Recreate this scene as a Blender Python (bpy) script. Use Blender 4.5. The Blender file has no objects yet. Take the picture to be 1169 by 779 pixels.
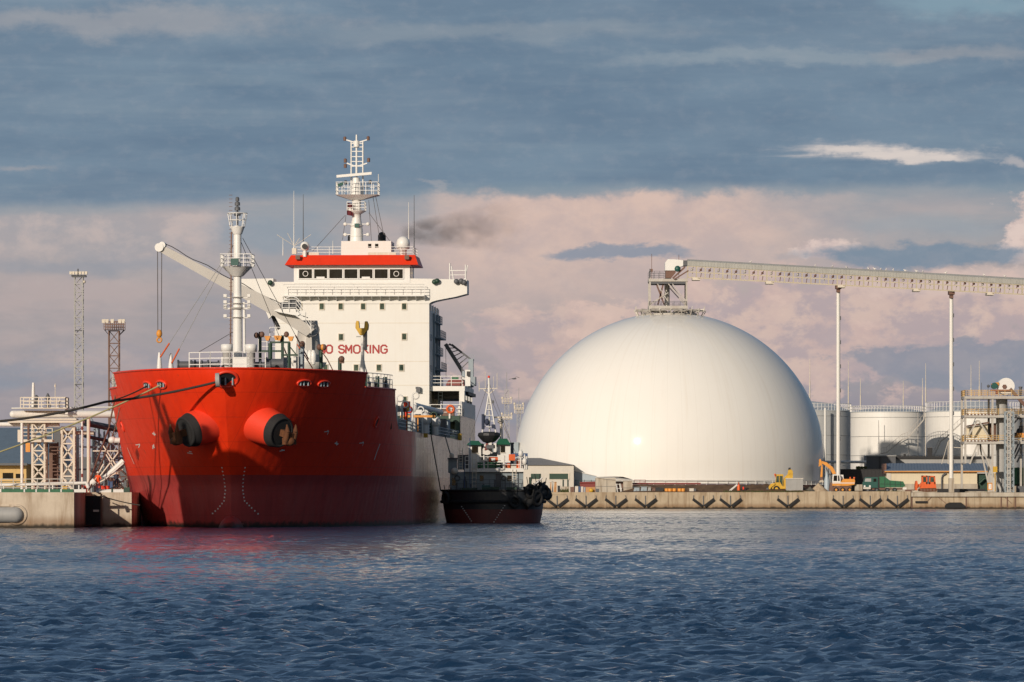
import bpy, bmesh, math, random
import numpy as np
from mathutils import Vector, Matrix

random.seed(7)
scene = bpy.context.scene
COL = scene.collection
R = math.radians

# ------------------------------------------------------------------ camera facts
F = 5800.0          # focal length in photo pixels (photo 1169 wide)
CX, HY = 584.5, 562.0   # principal column, horizon row
CAMZ = 3.7


def W(px, py, D):
    """photo pixel at depth D -> world point"""
    return Vector(((px - CX) * D / F, D, CAMZ + (HY - py) * D / F))


def X(px, D):
    return (px - CX) * D / F


def Z(py, D):
    return CAMZ + (HY - py) * D / F


# ------------------------------------------------------------------ mesh builder
class MB:
    def __init__(self):
        self.v, self.f, self.s = [], [], []

    def add(self, vs, fs, smooth=False):
        o = len(self.v)
        self.v.extend([tuple(p) for p in vs])
        for f in fs:
            self.f.append(tuple(i + o for i in f))
            self.s.append(smooth)
        return self

    def box(self, x0, y0, z0, x1, y1, z1):
        x0, x1 = min(x0, x1), max(x0, x1)
        y0, y1 = min(y0, y1), max(y0, y1)
        z0, z1 = min(z0, z1), max(z0, z1)
        vs = [(x, y, z) for z in (z0, z1) for y in (y0, y1) for x in (x0, x1)]
        return self.add(vs, [(0, 2, 3, 1), (4, 5, 7, 6), (0, 1, 5, 4), (2, 6, 7, 3), (0, 4, 6, 2), (1, 3, 7, 5)])

    def cbox(self, c, sx, sy, sz):
        return self.box(c[0] - sx / 2, c[1] - sy / 2, c[2] - sz / 2, c[0] + sx / 2, c[1] + sy / 2, c[2] + sz / 2)

    def beam(self, p, q, w, h=None):
        h = h or w
        p, q = Vector(p), Vector(q)
        d = (q - p)
        if d.length < 1e-6:
            return self
        d.normalize()
        up = Vector((0, 0, 1)) if abs(d.z) < 0.98 else Vector((0, 1, 0))
        a = d.cross(up).normalized()
        b = a.cross(d).normalized()
        vs = []
        for e in (p, q):
            for sa, sb in ((-1, -1), (1, -1), (1, 1), (-1, 1)):
                vs.append(e + a * sa * w / 2 + b * sb * h / 2)
        return self.add(vs, [(0, 1, 2, 3), (7, 6, 5, 4), (0, 4, 5, 1), (1, 5, 6, 2), (2, 6, 7, 3), (3, 7, 4, 0)])

    def tube(self, p, q, r, r2=None, n=8, caps=True):
        r2 = r if r2 is None else r2
        p, q = Vector(p), Vector(q)
        d = (q - p)
        if d.length < 1e-6:
            return self
        d.normalize()
        up = Vector((0, 0, 1)) if abs(d.z) < 0.98 else Vector((0, 1, 0))
        a = d.cross(up).normalized()
        b = a.cross(d).normalized()
        vs = []
        for e, rr in ((p, r), (q, r2)):
            for i in range(n):
                t = 2 * math.pi * i / n
                vs.append(e + a * math.cos(t) * rr + b * math.sin(t) * rr)
        self.add(vs, [(i, (i + 1) % n, n + (i + 1) % n, n + i) for i in range(n)], n > 4)
        if caps:
            self.add(vs[:n], [tuple(reversed(range(n)))])
            self.add(vs[n:], [tuple(range(n))])
        return self

    def path(self, pts, r, n=6):
        pts = [Vector(p) for p in pts]
        rings = []
        for i, p in enumerate(pts):
            d = (pts[min(i + 1, len(pts) - 1)] - pts[max(i - 1, 0)]).normalized()
            up = Vector((0, 0, 1)) if abs(d.z) < 0.95 else Vector((0, 1, 0))
            a = d.cross(up).normalized()
            b = a.cross(d).normalized()
            rings.append([p + a * math.cos(2 * math.pi * k / n) * r + b * math.sin(2 * math.pi * k / n) * r for k in range(n)])
        vs = [v for ring in rings for v in ring]
        fs = []
        for i in range(len(pts) - 1):
            for k in range(n):
                fs.append((i * n + k, i * n + (k + 1) % n, (i + 1) * n + (k + 1) % n, (i + 1) * n + k))
        self.add(vs, fs, True)
        self.add(rings[0], [tuple(reversed(range(n)))])
        self.add(rings[-1], [tuple(range(n))])
        return self

    def ell(self, c, rx, ry, rz, n=14, m=8, half=False):
        vs, fs = [], []
        lo = 0.0 if half else -math.pi / 2
        for j in range(m + 1):
            ph = lo + (math.pi / 2 - lo) * j / m
            for i in range(n):
                th = 2 * math.pi * i / n
                vs.append((c[0] + rx * math.cos(ph) * math.cos(th), c[1] + ry * math.cos(ph) * math.sin(th), c[2] + rz * math.sin(ph)))
        for j in range(m):
            for i in range(n):
                fs.append((j * n + i, j * n + (i + 1) % n, (j + 1) * n + (i + 1) % n, (j + 1) * n + i))
        return self.add(vs, fs, True)

    def lathe(self, c, prof, n=24, smooth=True, caps=True):
        vs, fs = [], []
        for r, z in prof:
            for i in range(n):
                t = 2 * math.pi * i / n
                vs.append((c[0] + r * math.cos(t), c[1] + r * math.sin(t), c[2] + z))
        for j in range(len(prof) - 1):
            for i in range(n):
                fs.append((j * n + i, j * n + (i + 1) % n, (j + 1) * n + (i + 1) % n, (j + 1) * n + i))
        self.add(vs, fs, smooth)
        if caps:
            self.add(vs[:n], [tuple(reversed(range(n)))])
            self.add(vs[-n:], [tuple(range(n))])
        return self

    def prism(self, poly, a0, a1, plane='xz'):
        """poly of 2-D points extruded along the third axis from a0 to a1"""
        def pt(u, v, a):
            return {'xz': (u, a, v), 'xy': (u, v, a), 'yz': (a, u, v)}[plane]
        n = len(poly)
        vs = [pt(u, v, a0) for u, v in poly] + [pt(u, v, a1) for u, v in poly]
        fs = [tuple(range(n)), tuple(range(2 * n - 1, n - 1, -1))]
        fs += [(i, n + i, n + (i + 1) % n, (i + 1) % n) for i in range(n)]
        return self.add(vs, fs)

    def torus(self, c, RR, r, axis=(0, 1, 0), n=20, m=8, sx=1.0, sz=1.0, up=None):
        ax = Vector(axis).normalized()
        upv = Vector(up) if up else (Vector((0, 0, 1)) if abs(ax.z) < 0.9 else Vector((0, 1, 0)))
        a = ax.cross(upv).normalized()
        b = a.cross(ax).normalized()
        c = Vector(c)
        vs, fs = [], []
        for i in range(n):
            t = 2 * math.pi * i / n
            ctr = c + a * math.cos(t) * RR * sx + b * math.sin(t) * RR * sz
            rad = (a * math.cos(t) + b * math.sin(t)).normalized()
            for k in range(m):
                p = 2 * math.pi * k / m
                vs.append(ctr + rad * r * math.cos(p) + ax * r * math.sin(p))
        for i in range(n):
            for k in range(m):
                fs.append((i * m + k, ((i + 1) % n) * m + k, ((i + 1) % n) * m + (k + 1) % m, i * m + (k + 1) % m))
        return self.add(vs, fs, True)

    def disc(self, c, RR, axis, th=0.02, n=20, sx=1.0, sz=1.0, up=None):
        ax = Vector(axis).normalized()
        upv = Vector(up) if up else (Vector((0, 0, 1)) if abs(ax.z) < 0.9 else Vector((0, 1, 0)))
        a = ax.cross(upv).normalized()
        b = a.cross(ax).normalized()
        c = Vector(c)
        v0 = [c + a * math.cos(2 * math.pi * i / n) * RR * sx + b * math.sin(2 * math.pi * i / n) * RR * sz for i in range(n)]
        v1 = [p + ax * th for p in v0]
        self.add(v0 + v1, [tuple(range(n)), tuple(range(2 * n - 1, n - 1, -1))] + [(i, n + i, n + (i + 1) % n, (i + 1) % n) for i in range(n)])
        return self

    def rail(self, pts, h=1.1, step=1.5, r=0.035, rows=3):
        """hand rail along a polyline (points on the deck)"""
        pts = [Vector(p) for p in pts]
        up = Vector((0, 0, 1))
        for a, b in zip(pts, pts[1:]):
            L = (b - a).length
            n = max(1, int(round(L / step)))
            for k in range(rows):
                hh = h * (k + 1) / rows
                self.beam(a + up * hh, b + up * hh, r * 1.6)
            for i in range(n + 1):
                q = a.lerp(b, i / n)
                self.beam(q, q + up * h, r * 1.8)
        return self

    def lattice(self, c, w0, w1, z0, z1, nseg, r, cross=True, n=4):
        """square lattice mast standing on c"""
        def corner(k, z):
            t = (z - z0) / (z1 - z0)
            w = (w0 + (w1 - w0) * t) / 2
            sx, sy = ((-1, -1), (1, -1), (1, 1), (-1, 1))[k]
            return Vector((c[0] + sx * w, c[1] + sy * w, z))
        for k in range(4):
            self.beam(corner(k, z0), corner(k, z1), r * 2)
        for i in range(nseg):
            za, zb = z0 + (z1 - z0) * i / nseg, z0 + (z1 - z0) * (i + 1) / nseg
            for k in range(4):
                k2 = (k + 1) % 4
                self.beam(corner(k, zb), corner(k2, zb), r * 1.3)
                if cross or i % 2 == 0:
                    self.beam(corner(k, za), corner(k2, zb), r * 1.3)
                if cross or i % 2 == 1:
                    self.beam(corner(k2, za), corner(k, zb), r * 1.3)
        return self

    def build(self, name, mat, parent=None, origin=None):
        """link as ONE mesh object; under a parent the vertices are in the thing's own space"""
        o = Vector(origin) if origin is not None else (Vector(parent.get('_o', (0, 0, 0))) if parent is not None else Vector((0, 0, 0)))
        me = bpy.data.meshes.new(name)
        me.from_pydata([(p[0] - o.x, p[1] - o.y, p[2] - o.z) for p in self.v], [], self.f)
        me.polygons.foreach_set('use_smooth', self.s)
        bm = bmesh.new()
        bm.from_mesh(me)
        bmesh.ops.recalc_face_normals(bm, faces=bm.faces)
        bm.to_mesh(me)
        bm.free()
        if mat is not None:
            me.materials.append(mat)
        ob = bpy.data.objects.new(name, me)
        COL.objects.link(ob)
        if parent is not None:
            ob.parent = parent
            ob['_o'] = tuple(o)
        else:
            ob.location = o
        return ob


def tag(o, label=None, cat=None, group=None, kind=None):
    if label:
        o['label'] = label
    if cat:
        o['category'] = cat
    if group:
        o['group'] = group
    if kind:
        o['kind'] = kind
    return o


def thing(name, label, cat, loc=(0, 0, 0), group=None, rz=0.0, local=False):
    """an Empty at the thing's base; children are written in world space (local=False) or in its own space"""
    e = bpy.data.objects.new(name, None)
    e.empty_display_size = 0.5
    COL.objects.link(e)
    e.location = loc
    e.rotation_euler = (0, 0, rz)
    e['_o'] = (0.0, 0.0, 0.0) if local else tuple(loc)
    return tag(e, label, cat, group, 'thing')


def copy_tree(o, parent=None):
    c = o.copy()
    COL.objects.link(c)
    if parent is not None:
        c.parent = parent
    for ch in list(o.children):
        copy_tree(ch, c)
    return c


def single(name, mb, mat, label, cat, group=None, kind=None):
    """a thing that is one mesh; its origin goes to the middle of its base"""
    xs = [p[0] for p in mb.v]
    ys = [p[1] for p in mb.v]
    zs = [p[2] for p in mb.v]
    o = ((min(xs) + max(xs)) / 2, (min(ys) + max(ys)) / 2, min(zs))
    return tag(mb.build(name, mat, None, o), label, cat, group, kind or 'thing')


def adopt(child, parent, name=None):
    """turn a finished mesh into a part of another thing, keeping its place"""
    child.location = Vector(child.location) - Vector(parent.location)
    child.parent = parent
    for k in ('label', 'category', 'group', 'kind'):
        if k in child:
            del child[k]
    if name:
        child.name = name
    return child


# ------------------------------------------------------------------ materials
class G:
    """tiny node-graph writer"""
    def __init__(self, tree):
        self.t = tree
        tree.nodes.clear()

    def n(self, kind, **kw):
        nd = self.t.nodes.new(kind)
        for k, v in kw.items():
            setattr(nd, k, v)
        return nd

    def put(self, sock, val):
        if isinstance(val, bpy.types.NodeSocket):
            self.t.links.new(val, sock)
        elif val is not None:
            try:
                sock.default_value = val
            except Exception:
                sock.default_value = (val[0], val[1], val[2], 1.0) if hasattr(val, '__len__') else (val, val, val)

    def m(self, op, a, b=None, c=None, clamp=False):
        nd = self.n('ShaderNodeMath', operation=op, use_clamp=clamp)
        self.put(nd.inputs[0], a)
        if b is not None:
            self.put(nd.inputs[1], b)
        if c is not None:
            self.put(nd.inputs[2], c)
        return nd.outputs[0]

    def xyz(self, x, y, z):
        nd = self.n('ShaderNodeCombineXYZ')
        for i, v in enumerate((x, y, z)):
            self.put(nd.inputs[i], v)
        return nd.outputs[0]

    def sep(self, v):
        nd = self.n('ShaderNodeSeparateXYZ')
        self.put(nd.inputs[0], v)
        return nd.outputs

    def noise(self, vec, scale=1.0, detail=4.0, rough=0.55, dist=0.0):
        nd = self.n('ShaderNodeTexNoise', noise_dimensions='3D')
        self.put(nd.inputs['Vector'], vec)
        nd.inputs['Scale'].default_value = scale
        nd.inputs['Detail'].default_value = detail
        nd.inputs['Roughness'].default_value = rough
        nd.inputs['Distortion'].default_value = dist
        return nd.outputs['Fac']

    def step(self, v, lo, hi, a=0.0, b=1.0, kind='SMOOTHSTEP'):
        nd = self.n('ShaderNodeMapRange', interpolation_type=kind)
        self.put(nd.inputs['Value'], v)
        self.put(nd.inputs['From Min'], lo)
        self.put(nd.inputs['From Max'], hi)
        self.put(nd.inputs['To Min'], a)
        self.put(nd.inputs['To Max'], b)
        return nd.outputs[0]

    def mix(self, fac, a, b, blend='MIX'):
        nd = self.n('ShaderNodeMix', data_type='RGBA', blend_type=blend)
        self.put(nd.inputs[0], fac)
        for s, v in ((nd.inputs[6], a), (nd.inputs[7], b)):
            if isinstance(v, bpy.types.NodeSocket):
                self.t.links.new(v, s)
            else:
                s.default_value = (v[0], v[1], v[2], 1.0)
        return nd.outputs[2]


def srgb(r, g, b):
    def f(c):
        c /= 255.0
        return c / 12.92 if c <= 0.04045 else ((c + 0.055) / 1.055) ** 2.4
    return (f(r), f(g), f(b))


def new_mat(name):
    m = bpy.data.materials.new(name)
    m.use_nodes = True
    return m, G(m.node_tree)


def finish(g, col, rough, metal=0.0, bump=None, bstr=0.3, spec=0.5, coat=0.0, bdist=0.05):
    out = g.n('ShaderNodeOutputMaterial')
    p = g.n('ShaderNodeBsdfPrincipled')
    g.put(p.inputs['Base Color'], col)
    g.put(p.inputs['Roughness'], rough)
    g.put(p.inputs['Metallic'], metal)
    g.put(p.inputs['Specular IOR Level'], spec)
    if coat:
        g.put(p.inputs['Coat Weight'], coat)
        g.put(p.inputs['Coat Roughness'], 0.2)
    if bump is not None:
        b = g.n('ShaderNodeBump')
        b.inputs['Strength'].default_value = bstr
        b.inputs['Distance'].default_value = bdist
        g.put(b.inputs['Height'], bump)
        g.t.links.new(b.outputs[0], p.inputs['Normal'])
    g.t.links.new(p.outputs[0], out.inputs[0])
    return p


def paint(name, col, rough=0.45, metal=0.0, dirt=0.25, dcol=None, scale=0.6, streak=True, bstr=0.0, spec=0.5):
    """weathered paint / metal / stone: base colour broken by soft patches and vertical run marks"""
    m, g = new_mat(name)
    tc = g.n('ShaderNodeTexCoord').outputs['Object']
    x, y, z = g.sep(tc)
    n1 = g.noise(tc, scale, 6, 0.6)
    fac = g.step(n1, 0.35, 0.75)
    if streak:
        sv = g.xyz(g.m('MULTIPLY', x, 2.2), g.m('MULTIPLY', y, 2.2), g.m('MULTIPLY', z, 0.12))
        n2 = g.step(g.noise(sv, 1.3, 4, 0.6), 0.45, 0.75)
        fac = g.m('MULTIPLY', g.m('ADD', fac, n2), 0.5)
    fac = g.m('MULTIPLY', fac, dirt)
    dc = dcol or (col[0] * 0.45, col[1] * 0.42, col[2] * 0.38)
    c = g.mix(fac, col, dc)
    n3 = g.noise(tc, scale * 7, 3, 0.5)
    rr = g.step(n3, 0.2, 0.8, max(0.05, rough - 0.1), min(1.0, rough + 0.12), 'LINEAR')
    finish(g, c, rr, metal, n3 if bstr else None, bstr, spec)
    return m


M = {}
M['white'] = paint('white_paint', (0.74, 0.725, 0.685), 0.45, dirt=0.14, dcol=(0.55, 0.45, 0.33))
M['white_clean'] = paint('white_gloss_paint', (0.76, 0.75, 0.72), 0.4, dirt=0.08)
M['offwhite'] = paint('cream_paint', (0.66, 0.60, 0.50), 0.5, dirt=0.3, dcol=(0.35, 0.26, 0.17))
M['red'] = paint('red_paint', (0.74, 0.040, 0.008), 0.4, dirt=0.2)
M['bolster'] = paint('bolster_red_paint', (0.78, 0.055, 0.022), 0.45, dirt=0.12)
M['darkred'] = paint('dark_red_paint', (0.20, 0.035, 0.030), 0.5)
M['orange'] = paint('orange_paint', (0.72, 0.12, 0.02), 0.5, dirt=0.4, scale=1.2)
M['amber'] = paint('amber_paint', (0.72, 0.30, 0.045), 0.5, dirt=0.45, scale=1.2)
M['yellow'] = paint('yellow_paint', (0.62, 0.37, 0.03), 0.5, dirt=0.5, scale=1.2)
M['green'] = paint('green_paint', (0.02, 0.135, 0.06), 0.45, dirt=0.5, scale=1.2)
M['greend'] = paint('dark_green_paint', (0.018, 0.055, 0.035), 0.5)
M['teal'] = paint('teal_paint', (0.014, 0.085, 0.07), 0.4)
M['greybl'] = paint('blue_grey_paint', (0.30, 0.36, 0.40), 0.5, dirt=0.35)
M['crane'] = paint('crane_dimmed_white_paint', (0.46, 0.44, 0.41), 0.5, dirt=0.2, dcol=(0.35, 0.27, 0.2))  # greyed white: the weaker light on the jib is put into the colour
M['grey'] = paint('grey_paint', (0.36, 0.36, 0.35), 0.55, dirt=0.3)
M['greyd'] = paint('dark_grey_paint', (0.10, 0.105, 0.115), 0.55)
M['steel'] = paint('galvanised_steel', (0.48, 0.46, 0.42), 0.5, 0.2, dirt=0.45, dcol=(0.22, 0.13, 0.07))
M['black'] = paint('black_paint', (0.018, 0.018, 0.02), 0.55)
M['rubber'] = paint('black_rubber', (0.016, 0.016, 0.017), 0.85, dirt=0.4, dcol=(0.032, 0.030, 0.028))
M['rust'] = paint('rusty_iron', (0.13, 0.047, 0.015), 0.85, dirt=0.7, dcol=(0.05, 0.02, 0.012), scale=2.0, bstr=0.5)
M['brown'] = paint('brown_steel', (0.16, 0.085, 0.06), 0.6)
M['wood'] = paint('raw_timber', (0.50, 0.27, 0.12), 0.8, dirt=0.4)
M['blue'] = paint('blue_paint', (0.035, 0.08, 0.19), 0.5)
M['ropedk'] = paint('dark_rope', (0.045, 0.04, 0.035), 0.9, streak=False)
M['ropeyl'] = paint('straw_rope', (0.38, 0.34, 0.17), 0.9, streak=False)
M['wire'] = paint('wire_rope', (0.10, 0.09, 0.09), 0.6, streak=False)
M['skin'] = paint('skin', (0.50, 0.28, 0.19), 0.6, streak=False, dirt=0.1)
M['overall'] = paint('orange_overalls', (0.85, 0.09, 0.015), 0.8, streak=False, dirt=0.15)
M['navy'] = paint('navy_overalls', (0.03, 0.04, 0.075), 0.8, streak=False)
M['flagw'] = paint('white_cloth', (0.75, 0.72, 0.68), 0.9, streak=False, dirt=0.1)
M['flagr'] = paint('maroon_cloth', (0.12, 0.018, 0.025), 0.9, streak=False)
M['sign'] = paint('red_lettering', (0.37, 0.018, 0.018), 0.5, dirt=0.2)


def glass_mat(name, col, rough=0.06):
    m, g = new_mat(name)
    tc = g.n('ShaderNodeTexCoord').outputs['Object']
    c = g.mix(g.step(g.noise(tc, 1.4, 3), 0.35, 0.7), col, (col[0] * 0.3, col[1] * 0.3, col[2] * 0.3))
    finish(g, c, rough, 0.0, spec=0.35)
    return m


M['glassd'] = glass_mat('bridge_window_glass', (0.010, 0.011, 0.012), 0.03)
M['glassg'] = glass_mat('cabin_window_glass', (0.07, 0.11, 0.085))


def concrete(name, col, panel=0.0):
    m, g = new_mat(name)
    tc = g.n('ShaderNodeTexCoord').outputs['Object']
    x, y, z = g.sep(tc)
    n1 = g.step(g.noise(tc, 0.35, 8, 0.65), 0.3, 0.72)
    n2 = g.step(g.noise(g.xyz(g.m('MULTIPLY', x, 1.0), y, g.m('MULTIPLY', z, 0.12)), 0.9, 5, 0.65), 0.45, 0.7)
    c = g.mix(g.m('MULTIPLY', n1, 0.45), col, (col[0] * 0.55, col[1] * 0.50, col[2] * 0.45))
    c = g.mix(g.m('MULTIPLY', n2, 0.7), c, (col[0] * 0.42, col[1] * 0.33, col[2] * 0.25))
    # tide stain: rusty and then black weed close to the water
    geo = g.n('ShaderNodeNewGeometry').outputs['Position']
    wz = g.sep(geo)[2]
    nz = g.noise(g.xyz(g.m('MULTIPLY', x, 0.8), y, 0.0), 1.0, 5, 0.6)
    h = g.m('ADD', wz, g.m('MULTIPLY', g.m('SUBTRACT', nz, 0.5), -1.0))
    c = g.mix(g.m('MULTIPLY', g.step(h, 1.5, 0.5), 0.6), c, (0.20, 0.105, 0.045))
    c = g.mix(g.m('MULTIPLY', g.step(h, 0.55, 0.15), 0.92), c, (0.018, 0.017, 0.013))
    if panel:
        fr = g.m('FRACT', g.m('DIVIDE', g.m('ADD', x, 1000.0), panel))
        ln = g.m('MULTIPLY', g.step(g.m('ABSOLUTE', g.m('SUBTRACT', fr, 0.5)), 0.018, 0.0), 0.5)
        c = g.mix(ln, c, (0.07, 0.05, 0.035))
    finish(g, c, 0.85, 0, g.noise(tc, 3.0, 6, 0.65), 0.5, 0.3)
    return m


M['conc'] = concrete('quay_concrete', (0.49, 0.40, 0.285), 4.6)
M['conc2'] = concrete('pale_concrete', (0.62, 0.53, 0.42))
M['concb'] = concrete('block_concrete', (0.52, 0.47, 0.39))


def soil(name, a, b, scale=0.5):
    m, g = new_mat(name)
    tc = g.n('ShaderNodeTexCoord').outputs['Object']
    n1 = g.noise(tc, scale, 8, 0.7)
    c = g.mix(g.step(n1, 0.35, 0.65), a, b)
    finish(g, c, 0.95, 0, g.noise(tc, scale * 6, 6, 0.7), 0.8, 0.2, bdist=0.15)
    return m


M['earth'] = soil('brown_earth', (0.19, 0.115, 0.065), (0.09, 0.055, 0.035))
M['gravel'] = soil('pale_gravel', (0.50, 0.40, 0.28), (0.38, 0.29, 0.2), 1.5)
M['graveld'] = soil('dark_gravel', (0.14, 0.13, 0.11), (0.08, 0.08, 0.07), 1.5)
M['yard'] = soil('yard_ground', (0.20, 0.17, 0.13), (0.12, 0.10, 0.08), 0.1)
M['weed'] = soil('weeds_green', (0.055, 0.085, 0.025), (0.09, 0.085, 0.035), 2.0)
# ------------------------------------------------------------------ camera, light, sky
SUN_EL, SUN_AZ = 17.5, 206.6          # azimuth clockwise from +Y (view direction)
cam_d = bpy.data.cameras.new('camera')
cam = bpy.data.objects.new('camera', cam_d)
COL.objects.link(cam)
cam.location = (0, 0, CAMZ)
cam.rotation_euler = (R(90), 0, 0)
cam_d.sensor_width = 36.0
cam_d.lens = F / 1169.0 * 36.0
cam_d.shift_y = (HY - 389.5) / 1169.0
cam_d.clip_start = 1.0
cam_d.clip_end = 60000.0
scene.camera = cam

sd = bpy.data.lights.new('sun', 'SUN')
sd.energy = 3.45
sd.angle = R(0.5)
sd.color = (1.0, 0.87, 0.725)
so = bpy.data.objects.new('sun', sd)
COL.objects.link(so)
sun_dir = Vector((math.sin(R(SUN_AZ)) * math.cos(R(SUN_EL)), math.cos(R(SUN_AZ)) * math.cos(R(SUN_EL)), math.sin(R(SUN_EL))))
so.rotation_euler = sun_dir.to_track_quat('Z', 'Y').to_euler()
so.location = (-60, -60, 80)

wd = bpy.data.worlds.new('World')
scene.world = wd
wd.use_nodes = True
g = G(wd.node_tree)
out = g.n('ShaderNodeOutputWorld')
sky = g.n('ShaderNodeTexSky', sky_type='NISHITA')
sky.sun_disc = False
sky.sun_elevation = R(SUN_EL)
sky.sun_rotation = R(SUN_AZ)
sky.altitude = 10
sky.air_density = 1.0
sky.dust_density = 1.5
sky.ozone_density = 1.5
dirv = g.n('ShaderNodeTexCoord').outputs['Generated']
dx, dy, dz = g.sep(dirv)
def cen(n, k):
    return g.m('MULTIPLY', g.m('SUBTRACT', n, 0.5), k)


U = g.m('MULTIPLY', g.m('ARCTAN2', dx, dy), 57.29578)       # compass bearing in degrees
V = g.m('MULTIPLY', g.m('ARCSINE', dz), 57.29578)           # elevation in degrees
flat = g.xyz(g.m('MULTIPLY', U, 0.30), g.m('MULTIPLY', V, 1.5), 3.1)
n_str = g.noise(flat, 1.15, 7, 0.58, 0.25)                  # long streaks
n_str2 = g.noise(g.xyz(g.m('MULTIPLY', U, 0.16), g.m('MULTIPLY', V, 2.6), 9.0), 1.5, 6, 0.6, 0.15)
bil = g.xyz(U, g.m('MULTIPLY', V, 1.35), 0.7)
n_cum = g.noise(bil, 1.25, 9, 0.60, 0.1)                    # billows
n_big = g.noise(g.xyz(g.m('MULTIPLY', U, 0.5), V, 5.0), 0.75, 4, 0.5)
n_fine = g.noise(g.xyz(g.m('MULTIPLY', U, 0.8), g.m('MULTIPLY', V, 1.3), 2.0), 5.0, 5, 0.6)


def px_uv(px, py):
    return (px - CX) / 101.2, (HY - py) / 101.2


w1 = g.noise(g.xyz(g.m('MULTIPLY', U, 0.55), g.m('MULTIPLY', V, 1.1), 21.0), 1.0, 7, 0.62)
w2 = g.noise(g.xyz(g.m('MULTIPLY', U, 0.70), g.m('MULTIPLY', V, 1.5), 33.0), 1.0, 7, 0.62)
UW = g.m('ADD', U, cen(w1, 2.6))
VW = g.m('ADD', V, cen(w2, 0.62))


def blob(px, py, hw, hh, nz=None, k=0.8, soft=0.5, amt=1.0):
    """cloud body round a bearing/elevation, its edge broken by a noise"""
    u0, v0 = px_uv(px, py)
    a = g.m('DIVIDE', g.m('SUBTRACT', UW, u0), hw / 101.2)
    b = g.m('DIVIDE', g.m('SUBTRACT', VW, v0), hh / 101.2)
    e = g.m('SUBTRACT', 1.0, g.m('SQRT', g.m('ADD', g.m('MULTIPLY', a, a), g.m('MULTIPLY', b, b))))
    if nz is not None:
        e = g.m('ADD', e, cen(nz, k * 2))
    return g.step(e, 0.0, soft, 0.0, amt)


def uand(a, b):
    return g.m('MULTIPLY', a, b)


# clear-sky-and-veil colour by elevation
ramp = g.n('ShaderNodeValToRGB')
vv = g.m('ADD', V, cen(n_str, 1.5))
g.put(ramp.inputs[0], g.step(vv, -2.0, 12.0, kind='LINEAR'))
stops = [(-2.0, (138, 136, 146)), (0.6, (150, 145, 153)), (1.6, (162, 155, 158)), (2.5, (166, 160, 161)), (3.05, (158, 160, 165)),
         (3.5, (128, 146, 160)), (4.4, (112, 136, 154)), (5.0, (124, 144, 158)), (5.6, (132, 151, 165)), (8.0, (110, 137, 163)), (12.0, (98, 128, 162))]
el = ramp.color_ramp.elements
while len(el) < len(stops):
    el.new(0.5)
for e, (v, c) in zip(el, stops):
    e.position = (v + 2.0) / 14.0
    e.color = (*srgb(*c), 1.0)
c = ramp.outputs[0]
PEACH, PINK, HI, LENS = srgb(214, 188, 176), srgb(204, 178, 171), srgb(226, 204, 194), srgb(121, 140, 158)
n_cum2 = g.noise(g.xyz(g.m('ADD', U, 11.0), g.m('MULTIPLY', V, 1.5), 4.4), 1.9, 10, 0.62, 0.15)
n_soft = g.noise(g.xyz(g.m('MULTIPLY', U, 0.42), g.m('MULTIPLY', V, 1.5), 14.0), 1.2, 6, 0.55, 0.2)
low = uand(g.step(V, 0.1, 1.1), g.step(V, 3.5, 3.0))
# high veil patches and blue-grey bands low down
c = g.mix(uand(low, g.step(n_soft, 0.46, 0.66, 0.0, 0.65)), c, srgb(186, 170, 167))
c = g.mix(uand(low, g.step(n_soft, 0.47, 0.30, 0.0, 0.65)), c, srgb(136, 146, 160))
# long warm cloud top right of the bridge, its upper edge crisp
edge1 = g.m('ADD', g.m('SUBTRACT', 3.42, V), cen(n_cum2, 0.5))
c = g.mix(uand(uand(g.step(edge1, 0.0, 0.16), g.step(V, 1.2, 3.0)), uand(g.step(UW, -1.7, -0.2), g.step(UW, 5.0, 1.6))), c, g.mix(g.step(n_cum2, 0.35, 0.7), srgb(196, 176, 171), PEACH))
# warm strip on the left above the crane
edge2 = g.m('ADD', g.m('SUBTRACT', 3.16, V), cen(n_cum2, 0.16))
c = g.mix(uand(uand(g.step(edge2, 0.0, 0.08), g.step(V, 2.2, 2.9)), g.step(UW, -2.6, -3.4, 0.0, 0.75)), c, g.mix(g.step(n_cum2, 0.4, 0.66), srgb(168, 163, 166), srgb(197, 181, 176)))
c = g.mix(blob(320, 268, 110, 30, n_soft, 0.5, 0.7, 0.6), c, srgb(136, 152, 166))
c = g.mix(blob(1060, 262, 120, 22, n_soft, 0.5, 0.8, 0.6), c, srgb(156, 163, 170))
# billowing towers behind the dome and conveyor
tow = g.m('ADD', blob(985, 374, 285, 78, n_cum2, 0.9, 0.22, 1.0), blob(640, 398, 115, 58, n_cum2, 0.9, 0.28, 0.8), clamp=True)
tow = g.m('ADD', tow, blob(250, 415, 260, 40, n_cum, 0.9, 0.7, 0.35), clamp=True)
puff = g.step(n_cum2, 0.42, 0.57)
c = g.mix(g.m('MULTIPLY', tow, 0.85), c, g.mix(puff, srgb(182, 165, 167), g.mix(g.step(n_cum, 0.42, 0.62), PINK, PEACH)))
c = g.mix(uand(tow, g.step(g.m('SUBTRACT', n_cum2, g.m('MULTIPLY', n_cum, 0.35)), 0.40, 0.52, 0.0, 0.55)), c, srgb(220, 193, 180))
c = g.mix(blob(932, 290, 58, 17, n_cum2, 1.0, 0.35, 0.85), c, g.mix(puff, srgb(196, 178, 176), HI))
c = g.mix(blob(1192, 262, 60, 46, n_cum2, 0.9, 0.3, 0.9), c, g.mix(puff, srgb(205, 184, 178), HI))
c = g.mix(blob(1150, 325, 200, 20, n_cum2, 0.8, 0.5, 0.65), c, srgb(212, 190, 181))
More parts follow.
